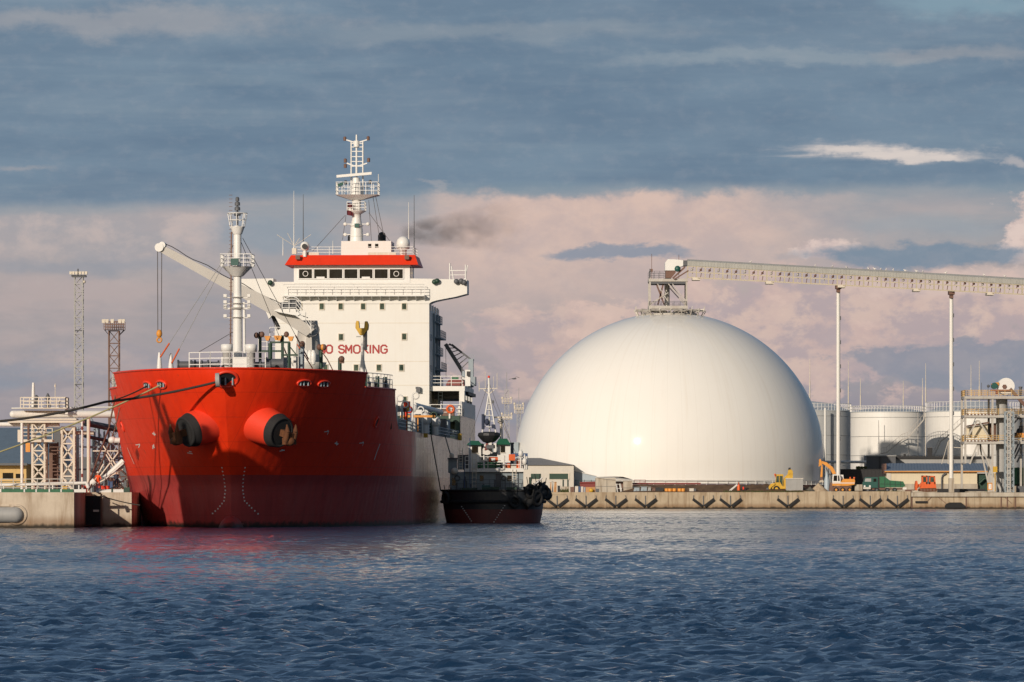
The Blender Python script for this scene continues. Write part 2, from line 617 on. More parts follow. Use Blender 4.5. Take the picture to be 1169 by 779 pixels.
# blue-grey lenses in front of them
c = g.mix(blob(705, 288, 105, 9, n_str, 0.5, 0.6, 0.8), c, srgb(128, 143, 161))
c = g.mix(blob(1045, 294, 190, 17, n_cum2, 0.7, 0.5, 0.9), c, LENS)
c = g.mix(blob(1135, 418, 190, 34, n_cum2, 0.55, 0.18, 0.8), c, srgb(136, 143, 157))
c = g.mix(blob(900, 470, 520, 30, n_big, 0.4, 0.8, 0.6), c, srgb(146, 142, 153))
c = g.mix(blob(110, 305, 190, 14, n_soft, 0.5, 0.8, 0.5), c, srgb(141, 149, 161))
# the great grey-blue sheet overhead, flat along its lower edge
edge = g.m('ADD', g.m('SUBTRACT', V, g.step(U, -5.8, 0.6, 3.16, 3.42)), cen(n_cum, 0.22))
sheet = uand(g.step(edge, -0.05, 0.12), g.step(V, 9.0, 5.4, 0.25, 1.0))
tone = g.mix(g.step(n_str, 0.30, 0.72), srgb(102, 124, 146), srgb(122, 142, 160))
tone = g.mix(g.step(n_str2, 0.5, 0.75, 0.0, 0.32), tone, srgb(140, 155, 166))
tone = g.mix(g.step(n_soft, 0.45, 0.7, 0.0, 0.30), tone, srgb(130, 146, 162))
c = g.mix(g.m('MULTIPLY', sheet, 0.9), c, tone)
# lit rifts in the sheet
rift = g.m('MULTIPLY', g.step(n_str2, 0.38, 0.60), 1.0)
c = g.mix(uand(blob(1000, 180, 190, 13, n_str, 0.9, 0.8, 0.95), rift), c, srgb(214, 203, 197))
c = g.mix(blob(1020, 181, 120, 7, n_cum2, 0.8, 0.7, 0.8), c, srgb(218, 207, 200))
c = g.mix(blob(1165, 188, 30, 10, n_cum2, 0.8, 0.7, 0.6), c, srgb(196, 188, 186))
c = g.mix(blob(20, 194, 60, 7, n_cum2, 0.8, 0.8, 0.5), c, srgb(164, 162, 165))
c = g.mix(blob(492, 210, 22, 5, n_cum2, 0.8, 0.8, 0.4), c, srgb(180, 174, 173))
c = g.mix(blob(140, 26, 330, 20, n_cum2, 0.7, 0.8, 0.6), c, srgb(163, 163, 167))
c = g.mix(blob(560, 40, 360, 16, n_soft, 0.7, 0.8, 0.4), c, srgb(148, 157, 165))
c = g.mix(blob(880, 68, 330, 12, n_str, 0.8, 0.8, 0.5), c, srgb(152, 163, 171))
c = g.mix(blob(1130, 12, 150, 22, n_soft, 0.6, 0.8, 0.65), c, srgb(136, 164, 178))
c = g.mix(blob(1110, 62, 140, 14, n_cum2, 0.7, 0.8, 0.45), c, srgb(164, 164, 167))
# fine mottling
c = g.mix(g.step(n_fine, 0.45, 0.75, 0.0, 0.07), c, srgb(205, 195, 192))
# far from the view the Nishita sky shows through broken cloud
cloud_amt = uand(g.step(V, 9.0, 30.0, 1.0, 0.5), g.step(g.m('ABSOLUTE', U), 40.0, 100.0, 1.0, 0.25))
c = g.mix(g.step(g.m('ABSOLUTE', U), 40.0, 100.0, 0.0, 0.5), c, (0.06, 0.09, 0.14))
skyc = g.n('ShaderNodeVectorMath', operation='SCALE')
g.put(skyc.inputs[0], sky.outputs[0])
skyc.inputs['Scale'].default_value = 0.055
bg = g.n('ShaderNodeBackground')
g.put(bg.inputs[0], g.mix(cloud_amt, skyc.outputs[0], c))
bg.inputs[1].default_value = 1.0
g.t.links.new(bg.outputs[0], out.inputs[0])

scene.view_settings.view_transform = 'Standard'
scene.view_settings.look = 'None'
scene.view_settings.exposure = 0.0
scene.view_settings.gamma = 1.0
scene.render.engine = 'CYCLES'
scene.cycles.max_bounces = 5
scene.cycles.use_denoising = True

# ------------------------------------------------------------------ water
def axis(segs):
    out = []
    for a, b, n in segs:
        out.extend(np.linspace(a, b, n, endpoint=False))
    out.append(segs[-1][1])
    return np.array(out)


xs = axis([(-5000, -900, 10), (-900, -160, 30), (-160, -60, 180), (-60, 60, 640), (60, 160, 180), (160, 900, 30), (900, 5000, 10)])
yy = [-300.0, -120, -40, 20, 50, 70, 84]
y = 90.0
while y < 1180:
    yy.append(y)
    y += min(0.95, 0.14 * (y / 90.0) ** 1.25) if y < 1128 else 10.0
yy += [1300, 1700, 2600, 4500, 9000]
ys = np.array(yy)
XX, YY = np.meshgrid(xs, ys)
gx = np.gradient(xs)[None, :].repeat(len(ys), 0)
gy = np.gradient(ys)[:, None].repeat(len(xs), 1)
rng = np.random.RandomState(11)
HH = np.zeros_like(XX)
lams = np.exp(np.linspace(np.log(0.42), np.log(7.0), 72))
for lam in lams:
    th = rng.normal(math.radians(62), 0.65)           # wind sea running across the basin
    k = 2 * math.pi / lam
    kx, ky = k * math.cos(th), k * math.sin(th)
    amp = 0.0168 * lam ** 0.45 / (1 + (lam / 2.4) ** 2)
    fade = np.clip((lam / np.maximum(gx * abs(math.cos(th)) * 3.0 + 1e-6, gy * abs(math.sin(th)) * 3.0) - 0.6) / 0.8, 0, 1)
    ph = kx * XX + ky * YY + rng.uniform(0, 6.28)
    ph += 0.9 * np.sin(XX * 0.09 / max(1, lam / 4) + rng.uniform(0, 6.28)) + 0.9 * np.sin(YY * 0.05 + rng.uniform(0, 6.28))
    s = np.sin(ph)
    HH += amp * fade * (s + 0.28 * np.cos(2 * ph))
lee = 1.0 - 0.75 * np.clip((YY - 900.0) / 150.0, 0, 1)
gust = 0.75 + 0.35 * np.sin(XX * 0.045 + YY * 0.021 + 1.0) * np.sin(YY * 0.033 - XX * 0.013)
HH *= np.clip(gust, 0.45, 1.1) * lee
nx, ny = len(xs), len(ys)
co = np.stack([XX, YY, HH], -1).reshape(-1, 3).astype(np.float32)
i0 = (np.arange(ny - 1)[:, None] * nx + np.arange(nx - 1)[None, :]).reshape(-1)
quads = np.stack([i0, i0 + 1, i0 + nx + 1, i0 + nx], 1).astype(np.int32)
me = bpy.data.meshes.new('water')
me.vertices.add(len(co))
me.vertices.foreach_set('co', co.ravel())
me.loops.add(quads.size)
me.loops.foreach_set('vertex_index', quads.ravel())
me.polygons.add(len(quads))
me.polygons.foreach_set('loop_start', np.arange(0, quads.size, 4, dtype=np.int32))
me.polygons.foreach_set('use_smooth', np.ones(len(quads), dtype=bool))
me.update(calc_edges=True)
mw, g = new_mat('harbour_water')
pos = g.n('ShaderNodeNewGeometry').outputs['Position']
wx, wy, wz = g.sep(pos)
p1 = g.xyz(wx, g.m('MULTIPLY', wy, 0.7), 0.0)
r1 = g.noise(p1, 1.5, 3, 0.6, 0.4)
r2 = g.noise(p1, 4.5, 3, 0.6, 0.3)
wind = g.noise(g.xyz(g.m('MULTIPLY', wx, 0.006), g.m('MULTIPLY', wy, 0.022), 4.0), 1.0, 4, 0.55)
calm = g.step(g.m('ADD', wind, g.step(wy, 700.0, 1050.0, 0.0, -0.10)), 0.36, 0.56, 0.22, 1.0)
h = g.m('ADD', g.m('MULTIPLY', r1, 0.17), g.m('MULTIPLY', r2, 0.07))
h = g.m('MULTIPLY', h, g.m('MULTIPLY', calm, g.m('MULTIPLY', g.step(wy, 880.0, 1020.0, 1.0, 0.55), g.step(wy, 250.0, 620.0, 1.0, 2.4))))   # lee of the far quay
outn = g.n('ShaderNodeOutputMaterial')
p = g.n('ShaderNodeBsdfPrincipled')
p.inputs['Base Color'].default_value = (0.007, 0.029, 0.072, 1)
p.inputs['Roughness'].default_value = 0.08
p.inputs['IOR'].default_value = 1.333
b = g.n('ShaderNodeBump')
b.inputs['Strength'].default_value = 1.0
b.inputs['Distance'].default_value = 1.0
g.put(b.inputs['Height'], h)
g.t.links.new(b.outputs[0], p.inputs['Normal'])
g.t.links.new(p.outputs[0], outn.inputs[0])
me.materials.append(mw)
water = bpy.data.objects.new('water', me)
COL.objects.link(water)
tag(water, kind='structure')

# ------------------------------------------------------------------ land
gm = MB()
# far shore: yard sheet behind the far quay, and the left bank behind the tanker berth
GZ = CAMZ - 0.05
gm.add([(-3000, 1131.0, GZ), (3000, 1131.0, GZ), (6000, 9000, GZ), (-6000, 9000, GZ)], [(0, 1, 2, 3)])
tag(gm.build('ground', M['yard']), kind='structure')
gm = MB()
gm.add([(-900, 523.6, GZ), (-45.3, 523.6, GZ), (-45.3, 537.4, GZ), (-47.5, 560, GZ), (-47.5, 1130.5, GZ), (-900, 1130.5, GZ)], [(0, 1, 2, 3, 4, 5)])
tag(gm.build('berth_ground', M['conc2']), kind='structure')
# ================================================================== TANKER
XB, YB = -29.65, 523.0
A = math.atan2(7.8, 163.0)
SA, CA = math.sin(A), math.cos(A)
HB = 15.65


def S(px, py, s):
    """photo pixel on the ship at s metres aft of the stem -> ship space (t, s, z)"""
    t = 0.0
    for _ in range(6):
        D = YB + s * CA - t * SA
        t = ((px - CX) * D / F - XB - s * SA) / CA
    return Vector((t, s, CAMZ + (HY - py) * D / F))


def clamp(v, a=0.0, b=1.0):
    return max(a, min(b, v))


def stem(z):
    return 7.0 * (1 - clamp((z - 4.5) / 11.9)) ** 1.25


def hb(s, z):
    q = 1 - clamp(z / 16.4)
    L = 33.5 + 19 * q ** 1.2
    e = 0.53 + 0.36 * q
    u = clamp((s - stem(z)) / L)
    b = HB * (1 - (1 - u) ** 2.1) ** e
    if s > 150:
        b *= 1 - 0.30 * ((s - 150) / 36.0) ** 2 * (1 - clamp(z / 9.0))
    return b


def ztop(q):
    if q < 16.5:
        return 16.35 + 0.12 * (1 - q / 16.5)
    if q < 30:
        return 14.85
    if q < 35:
        k = (q - 30) / 5
        return 14.85 - 4.25 * math.sin(k * math.pi / 2) ** 0.6 if k > 0.02 else 14.85
    if q < 150:
        return 10.6
    return 13.85


ship = thing('tanker_ship', 'huge red tanker with white bridge block lettered NO SMOKING, moored bow on', 'ship', (XB, YB, 0), rz=-A, local=True)

cols = list(np.concatenate([np.linspace(0, 1, 9) ** 1.8 * 6, np.linspace(6.8, 16.48, 12), [16.52], np.linspace(17.5, 29.9, 11),
                            [30.0, 30.15, 30.4, 30.8, 31.4, 32.2, 33.2, 34.2, 35.0], np.linspace(37, 149.98, 40), [150.02], np.linspace(152, 186, 12)]))
NR = 40
hm = MB()
for side in (-1, 1):
    vs, fs = [], []
    for j, q in enumerate(cols):
        zt = ztop(q)
        for k in range(NR + 1):
            z = -1.0 + (zt + 1.0) * k / NR
            s = stem(z) + q * (186 - stem(z)) / 186 if q > 0 else stem(z)
            vs.append((side * hb(s, z), s, z))
    n = NR + 1
    for j in range(len(cols) - 1):
        for k in range(NR):
            fs.append((j * n + k, j * n + k + 1, (j + 1) * n + k + 1, (j + 1) * n + k))
    hm.add(vs, fs, True)
# transom
hm.add([(-HB, 186, 13.85), (HB, 186, 13.85), (HB * .7, 186, -1), (-HB * .7, 186, -1)], [(0, 1, 2, 3)])
# forecastle deck, main deck and poop deck close the shell
def deck(mb, s0_, s1_, z, n=24):
    vs, fs = [], []
    for i in range(n + 1):
        s = s0_ + (s1_ - s0_) * i / n
        b = max(0.02, hb(s, z) - 0.06)
        vs += [(-b, s, z), (b, s, z)]
    for i in range(n):
        fs.append((2 * i, 2 * i + 1, 2 * i + 3, 2 * i + 2))
    mb.add(vs, fs)


m, g = new_mat('tanker_hull_paint')
tc = g.n('ShaderNodeTexCoord').outputs['Object']
x, y, z = g.sep(tc)
streak_v = g.xyz(g.m('MULTIPLY', x, 0.9), g.m('MULTIPLY', y, 0.55), g.m('MULTIPLY', z, 0.06))
st = g.noise(streak_v, 1.2, 6, 0.62)
pt = g.noise(tc, 0.22, 6, 0.6)
fine = g.noise(tc, 1.6, 5, 0.6)
top = g.mix(g.step(st, 0.45, 0.75, 0.0, 0.45), (0.78, 0.038, 0.006), (0.55, 0.022, 0.006))
top = g.mix(g.step(pt, 0.5, 0.7, 0.0, 0.3), top, (0.66, 0.035, 0.010))
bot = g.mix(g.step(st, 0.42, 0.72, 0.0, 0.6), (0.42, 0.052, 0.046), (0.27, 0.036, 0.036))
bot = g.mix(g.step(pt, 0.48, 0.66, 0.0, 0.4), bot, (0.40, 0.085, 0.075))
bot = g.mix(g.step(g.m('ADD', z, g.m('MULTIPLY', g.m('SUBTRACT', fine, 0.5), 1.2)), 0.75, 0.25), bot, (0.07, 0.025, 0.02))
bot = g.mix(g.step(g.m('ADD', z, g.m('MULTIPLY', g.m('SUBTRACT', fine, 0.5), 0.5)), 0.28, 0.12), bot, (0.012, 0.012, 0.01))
# faces well aft have pale sky reflection painted in, with run-down rust
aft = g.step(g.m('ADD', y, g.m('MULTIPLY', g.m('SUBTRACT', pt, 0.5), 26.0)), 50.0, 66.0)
sky_sheen = g.mix(g.step(st, 0.40, 0.66), (0.72, 0.50, 0.42), (0.40, 0.15, 0.10))
top = g.mix(g.m('MULTIPLY', aft, 0.92), top, sky_sheen)
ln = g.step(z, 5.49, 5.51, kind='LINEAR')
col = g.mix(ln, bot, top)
rough = g.step(fine, 0.2, 0.8, 0.42, 0.58, 'LINEAR')
girth = g.m('ADD', g.m('MULTIPLY', g.m('ABSOLUTE', x), 0.8), y)
dent = g.m('MULTIPLY', g.m('SINE', g.m('MULTIPLY', girth, 2 * math.pi / 1.6)), g.step(g.noise(tc, 0.35, 4, 0.6), 0.35, 0.7))
seam_v = g.step(g.m('ABSOLUTE', g.m('SUBTRACT', g.m('FRACT', g.m('DIVIDE', girth, 9.0)), 0.5)), 0.007, 0.003)
seam_h = g.step(g.m('ABSOLUTE', g.m('SUBTRACT', g.m('FRACT', g.m('DIVIDE', z, 2.55)), 0.5)), 0.02, 0.008)
seam = g.m('MAXIMUM', seam_v, seam_h)
col = g.mix(g.m('MULTIPLY', seam, 0.22), col, (0.16, 0.015, 0.01))
st2 = g.noise(g.xyz(g.m('MULTIPLY', x, 1.6), g.m('MULTIPLY', y, 1.3), g.m('MULTIPLY', z, 0.05)), 1.5, 5, 0.65)
col = g.mix(g.m('MULTIPLY', g.step(st2, 0.63, 0.74), 0.55), col, (0.17, 0.05, 0.022))
scuff = g.noise(g.xyz(g.m('MULTIPLY', x, 0.8), g.m('MULTIPLY', y, 0.8), g.m('MULTIPLY', z, 2.4)), 1.3, 6, 0.7)
col = g.mix(g.m('MULTIPLY', g.step(scuff, 0.64, 0.70), g.step(z, 6.5, 3.0, 0.08, 0.40)), col, (0.42, 0.22, 0.19))
plate = g.noise(g.xyz(g.m('MULTIPLY', x, 0.5), g.m('MULTIPLY', y, 0.5), g.m('MULTIPLY', z, 0.25)), 1.3, 3, 0.5)
finish(g, col, rough, 0.0, g.m('ADD', g.m('ADD', plate, g.m('MULTIPLY', dent, 0.16)), g.m('MULTIPLY', seam, 0.10)), 0.35, 0.28, bdist=0.14)
hp = [n_ for n_ in m.node_tree.nodes if n_.type == 'BSDF_PRINCIPLED'][0]
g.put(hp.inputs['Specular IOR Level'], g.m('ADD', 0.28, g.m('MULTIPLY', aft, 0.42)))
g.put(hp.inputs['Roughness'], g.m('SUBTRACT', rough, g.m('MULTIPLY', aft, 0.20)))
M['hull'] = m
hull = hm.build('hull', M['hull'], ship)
dm = MB()
deck(dm, 1.2, 31.0, 14.3)
deck(dm, 30.6, 150.6, 10.55, 40)
deck(dm, 149.9, 185.9, 13.8)
hb31 = hb(30.8, 12) - 0.1
dm.add([(-hb31, 31.0, 10.55), (hb31, 31.0, 10.55), (hb31, 31.0, 14.3), (-hb31, 31.0, 14.3)], [(0, 1, 2, 3)])
dm.build('deck', M['greend'], ship)
# rounded top rail along the bulwark
for q0, q1, zz in ((0.0, 16.4, None), (16.6, 29.9, None)):
    for side in (-1, 1):
        b = MB()
        pts = []
        for i in range(26):
            q = q0 + (q1 - q0) * (i / 25) ** (1.8 if q0 == 0 else 1)
            zt = ztop(q)
            s = stem(zt) + q
            pts.append((side * (hb(s, zt) + 0.02), s, zt))
        b.path(pts, 0.10, 6)
        b.build('bulwark_rail', M['red'], ship)
# bulwark gate uprights where the bulwark steps down
b = MB()
b.ell((0, 7.0, -0.75), 1.35, 4.3, 2.0, 20, 12)
b.build('bulbous_bow', M['hull'], ship)


def hull_px(px, py, side=None):
    """first hull point seen behind a photo pixel: ship-space position, outward normal"""
    s, ds = 0.0, 0.25
    prev = None
    while s < 60:
        P = S(px, py, s)
        if s >= stem(P.z) and abs(P.x) <= hb(s, P.z):
            a, c2 = s - ds, s
            for _ in range(18):
                mid = (a + c2) / 2
                Q = S(px, py, mid)
                if mid >= stem(Q.z) and abs(Q.x) <= hb(mid, Q.z):
                    c2 = mid
                else:
                    a = mid
            Q = S(px, py, c2)
            sg = 1 if Q.x > 0 else -1
            e = 0.15
            du = (hb(Q.y + e, Q.z) - hb(Q.y - e, Q.z)) / (2 * e)
            dw = (hb(Q.y, Q.z + e) - hb(Q.y, Q.z - e)) / (2 * e)
            nrm = Vector((sg, -du, -dw)).normalized()
            return Q, nrm
        s += ds
    return None, None


def hull_mark(mb, pix, w=0.16, off=0.03):
    """a painted stroke on the shell through photo pixels"""
    pts = []
    for a, c2 in zip(pix, pix[1:]):
        for i in range(5):
            k = i / 4
            P, nn = hull_px(a[0] + (c2[0] - a[0]) * k, a[1] + (c2[1] - a[1]) * k)
            if P is not None:
                pts.append((P + nn * off, nn))
    for (p0, n0), (p1, n1) in zip(pts, pts[1:]):
        d = p1 - p0
        if d.length < 1e-4 or d.length > 4:
            continue
        sdv = d.cross(n0).normalized() * w / 2
        mb.add([p0 - sdv, p0 + sdv, p1 + sdv, p1 - sdv], [(0, 1, 2, 3)])


# draught scales either side of the stem and other white marks
b = MB()
for curve in (((253.5, 534), (256, 547), (257.5, 560), (256, 572), (249, 581), (240, 589)), ((279.5, 534), (277.5, 547), (277, 560), (279, 572), (287, 580), (298, 590))):
    for (x0, y0), (x1, y1) in zip(curve, curve[1:]):
        for i in range(3):
            k = i / 3
            px_, py_ = x0 + (x1 - x0) * k, y0 + (y1 - y0) * k
            hull_mark(b, ((px_ - 0.75, py_), (px_ + 0.75, py_)), 0.15)
b.build('draught_lettering', M['white_clean'], ship)
b = MB()
hull_mark(b, ((145.5, 511), (149.5, 521), (153.5, 530)), 0.22)
hull_mark(b, ((433.5, 507), (430, 516), (427, 525)), 0.22)
# small bulb-bow and thruster symbols, anchor-pocket ticks
for x0, y0 in ((176, 495), (384, 506)):
    hull_mark(b, ((x0 - 2.0, y0), (x0 + 2.0, y0 + 1)), 0.16)
    hull_mark(b, ((x0, y0 - 1.8), (x0 + .4, y0 + 2.4)), 0.16)
hull_mark(b, ((174, 509), (177, 511)), 0.2)
hull_mark(b, ((176, 507.5), (174.5, 512.5)), 0.14)
for x0, y0 in ((155, 508), (370, 493), (410, 506)):
    hull_mark(b, ((x0, y0), (x0 + 5, y0 - 0.5)), 0.10)
    hull_mark(b, ((x0 + 3.8, y0 - 1.6), (x0 + 5, y0 - 0.4), (x0 + 3.4, y0 + 3.2)), 0.10)
for x0, y0 in ((217, 517), (322, 515)):
    hull_mark(b, ((x0 - 3, y0), (x0 + 3, y0 + (1 if x0 < 260 else -1))), 0.12)
    hull_mark(b, ((x0 - 1, y0 - 1.6), (x0 + 2, y0 - 1)), 0.10)
b.build('hull_markings', M['white'], ship)

# fairlead openings (oval, red rims)
for px, py, rx, rz, slant in ((258.5, 433, 1.15, 0.92, 0), (168.5, 440, 0.85, 0.42, 0), (184.5, 439, 0.85, 0.42, 0), (347, 437.5, 1.0, 0.36, 0), (369.5, 438.5, 1.0, 0.36, 0), (429.5, 482, 0.5, 0.55, 0), (140, 487, 0.35, 0.55, 0)):
    P, nn = hull_px(px, py)
    b = MB()
    b.torus(P + nn * 0.05, 1.0, 0.17 if rx > 1.1 else 0.11, nn, 24, 8, rx, rz)
    fl = b.build('fairlead', M['bolster'], ship)
    b = MB()
    b.disc(P + nn * 0.015, 1.0, nn, 0.05, 24, rx, rz)  # black disc stands in for the dark inside of the hole
    b.build('opening', M['black'], fl)
    if rx > 0.8:
        a = nn.cross(Vector((0, 0, 1))).normalized()
        for k in (-0.55, 0.1, 0.6):
            b = MB()
            q = P + nn * 0.10 + a * k * rx
            b.tube(q - Vector((0, 0, rz * .62)), q + Vector((0, 0, rz * .62)), 0.09, n=8)
            b.build('roller', M['greybl'], fl)

# anchor bolsters with their black rims
ANCH = []
for px, py, sgn in ((211.5, 493.5, -1), (321.5, 494, 1)):
    tip = S(px, py, 3.0)
    ax = Vector((sgn * 0.74, -0.60, -0.30)).normalized()
    b = MB()
    b.tube(tip - ax * 5.0, tip - ax * 0.80, 2.25, 1.80, 28)
    bo = b.build('anchor_bolster', M['bolster'], ship)
    b = MB()
    b.tube(tip - ax * 0.82, tip, 1.83, 1.58, 28)
    b.torus(tip - ax * .05, 1.5, .14, ax, 28, 6)
    b.tube(tip - ax * 0.02, tip + ax * 0.03, 1.15, 1.15, 24)
    b.build('rim', M['rubber'], bo)
    ANCH.append((tip, ax, sgn))
RotS = Matrix.Rotation(-A, 4, 'Z')
LocS = Matrix.Translation((XB, YB, 0)) @ RotS


def SW(p):
    return LocS @ Vector(p)


for tip, ax, sgn in ANCH:
    c0 = SW(tip + ax * 0.25 + Vector((sgn * .28, -.22, -.1)))
    a_w = (RotS @ ax)
    an = thing('anchor', 'rusty stockless anchor drawn up in the bow bolster on the %s side of the stem' % ('shadowed' if sgn > 0 else 'sunlit'), 'anchor', c0, group='rusty bow anchors')
    side = a_w.cross(Vector((0, 0, 1))).normalized()
    up = side.cross(a_w).normalized()
    up = (up * 0.9 + Vector((0, 0, 0.5))).normalized()
    b = MB()
    b.beam(c0 - a_w * 0.6, c0 + a_w * 0.9, 0.55, 0.7)
    b.build('shank', M['rust'], an)
    b = MB()
    cr = c0 + a_w * 0.65 - up * 0.55
    b.beam(cr - side * .8, cr + side * .8, 0.5, 0.7)
    b.ell(cr, .62, .55, .5, 10, 6)
    b.build('crown', M['rust'], an)
    for k in (-1, 1):
        b = MB()
        p0 = cr + side * 0.58 * k
        b.tube(p0, p0 + up * 1.0 + a_w * 0.1, 0.32, 0.30, 7)
        b.tube(p0 + up * 1.0 + a_w * 0.1, p0 + up * 1.75 - a_w * 0.05 + side * 0.08 * k, 0.28, 0.06, 7)
        b.build('fluke', M['rust'], an)

# ---------------------------------------------------------------- forecastle gear
def part(name, mb, mat, parent=ship):
    return mb.build(name, mat, parent)


FD = 14.3
# foremast
b = MB()
ms = 11.0
c0 = S(271, 418, ms)
mt = c0.x
b.lathe((mt, ms, 0), [(0.56, FD), (0.50, 20), (0.42, S(271, 330, ms).z), (0.42, S(271, 262, ms).z), (0.36, S(271, 258, ms).z)], 18)
fm = part('foremast', b, M['white_clean'])
z1, z2 = S(271, 306, ms).z, S(271, 260, ms).z
b = MB()
b.lathe((mt, ms, 0), [(0.6, z1 - 0.9), (1.5, z1), (1.62, z1 + .12)], 16)
b.rail([(mt - 1.62, ms - 1.6, z1 + .1), (mt + 1.62, ms - 1.6, z1 + .1), (mt + 1.62, ms + 1.6, z1 + .1), (mt - 1.62, ms + 1.6, z1 + .1), (mt - 1.62, ms - 1.6, z1 + .1)], 1.3, 0.8, 0.04)
part('platform', b, M['white_clean'], fm)
b = MB()
b.lathe((mt, ms, 0), [(0.5, z2 - 0.7), (0.75, z2), (0.78, z2 + .1)], 14)
for k in range(8):
    a = math.pi * 2 * k / 8
    b.beam((mt + .75 * math.cos(a), ms + .75 * math.sin(a), z2), (mt + 1.02 * math.cos(a), ms + 1.02 * math.sin(a), z2 + 1.5), 0.07)
b.torus((mt, ms, z2 + 1.5), 1.02, 0.05, (0, 0, 1), 16, 6)
b.torus((mt, ms, z2 + .8), 0.9, 0.04, (0, 0, 1), 16, 6)
part('crow_nest', b, M['white_clean'], fm)
b = MB()
zt = S(271, 225, ms).z
b.tube((mt, ms, z2), (mt, ms, zt - .2), 0.09)
for k, rr in ((0.45, .35), (0.62, .3), (0.78, .28), (0.93, .2)):
    zz = z2 + (zt - z2) * k
    b.lathe((mt, ms, zz - .2), [(rr, 0), (rr, .3), (rr * .6, .42)], 12)
part('masthead_lamp', b, M['greyd'], fm)
b = MB()
for yy_ in (340, 347, 353, 363, 352):
    zz = S(271, yy_, ms).z
    b.lathe((mt, ms, zz), [(0.72, 0), (0.8, .07)], 14)
    for sg in (-1, 1):
        b.beam((mt, ms - .3, zz), (mt + sg * 1.35, ms - .3, zz), .08)
        b.cbox((mt + sg * 1.25, ms - .3, zz + .2), 0.34, 0.4, 0.3)
part('lamp_bracket', b, M['white'], fm)
b = MB()
b.beam((mt - .72, ms - .3, FD), (mt - .60, ms - .3, S(271, 265, ms).z), 0.14, 0.10)
for i in range(50):
    zz = FD + 1 + i * 0.4
    b.beam((mt - .85, ms - .3, zz), (mt - .5, ms - .3, zz), 0.05)
part('ladder', b, M['brown'], fm)
b = MB()
b.cbox((mt - .1, ms - 1.75, z1 + .55), .8, .5, .7)
part('fog_horn', b, M['teal'], fm)
b = MB()
b.tube((mt + .8, ms - .2, FD), (mt + .72, ms - .1, S(271, 345, ms).z), .14, n=10)
part('stiffener', b, M['white_clean'], fm)
# stays
for (xa, ya, sa, xb, yb, sb, n_) in ((183, 408, 5, 268, 277, ms, 'stay'), (196, 415, 6, 268, 277, ms, 'stay'), (352, 410, 34, 277, 272, ms, 'stay'), (330, 412, 26, 275, 276, ms, 'stay'), (227, 402, 7, 268, 378, ms, 'stay')):
    p, q = S(xa, ya, sa), S(xb, yb, sb)
    b = MB()
    b.path([p.lerp(q, i / 6) for i in range(7)], 0.032, 5)
    st_ = part('stay', b, M['grey'] if xa < 200 else M['wire'])
    if ya > 405 and xa != 227:
        b = MB()
        b.tube(p, p.lerp(q, 0.12 if xa < 200 else .2), 0.085, n=6)
        part('turnbuckle', b, M['darkred'] if xa > 200 else M['orange'], st_)
# roller posts at the starboard bow
for px, py in ((182, 419), (195, 420)):
    s_ = 6.5
    b = MB()
    p = S(px, py, s_)
    b.lathe((p.x, s_, 0), [(0.3, FD), (0.28, p.z), (0.2, p.z + .9), (0.12, p.z + 1.5)], 10)
    part('post', b, M['white_clean'])
# rails round the bow platform
b = MB()
pts = [S(px, 419, s_) for px, s_ in ((216, 5.5), (240, 3.6), (262, 3.2), (285, 3.6), (303, 5.0))]
zz = S(250, 419, 4).z - 0.35
b.rail([(p.x, p.y, zz) for p in pts], S(250, 402.3, 4).z - zz, 1.4, 0.05)
part('railing', b, M['white_clean'])
# ventilators and mast house
b = MB()
p = S(271, 419, 9)
b.box(p.x - 1.6, 8.2, FD, p.x + 1.5, 10.6, S(271, 408, 9).z)
part('mast_house', b, M['white_clean'])
for px, dz in ((259, 0.0), (286.5, 0.0)):
    p = S(px, 410, 8)
    z0 = S(px, 402, 8).z
    b = MB()
    b.lathe((p.x, 8, 0), [(0.45, FD), (0.45, z0), (0.62, z0 + .02), (0.64, z0 + .75), (0.5, z0 + .82)], 16)
    part('ventilator', b, M['white_clean'])
# windlasses and mooring winches (dark drums), chain stoppers
for px, py, s_, r_ in ((213, 415.5, 7, .42), (228, 415.5, 7, .4), (240, 415.8, 7, .4), (288, 416, 9, .4), (299, 416, 9, .4), (314, 414.5, 11, .6)):
    p = S(px, py, s_)
    b = MB()
    b.tube((p.x - .8, s_, p.z - .15), (p.x + .8, s_, p.z - .15), r_, n=14)
    b.tube((p.x - .95, s_, p.z - .15), (p.x - .8, s_, p.z - .15), r_ + .16, n=14)
    b.tube((p.x + .8, s_, p.z - .15), (p.x + .95, s_, p.z - .15), r_ + .16, n=14)
    b.box(p.x - .8, s_ + .2, FD, p.x + .8, s_ + 1.2, p.z - .3)
    part('winch', b, M['greyd'])
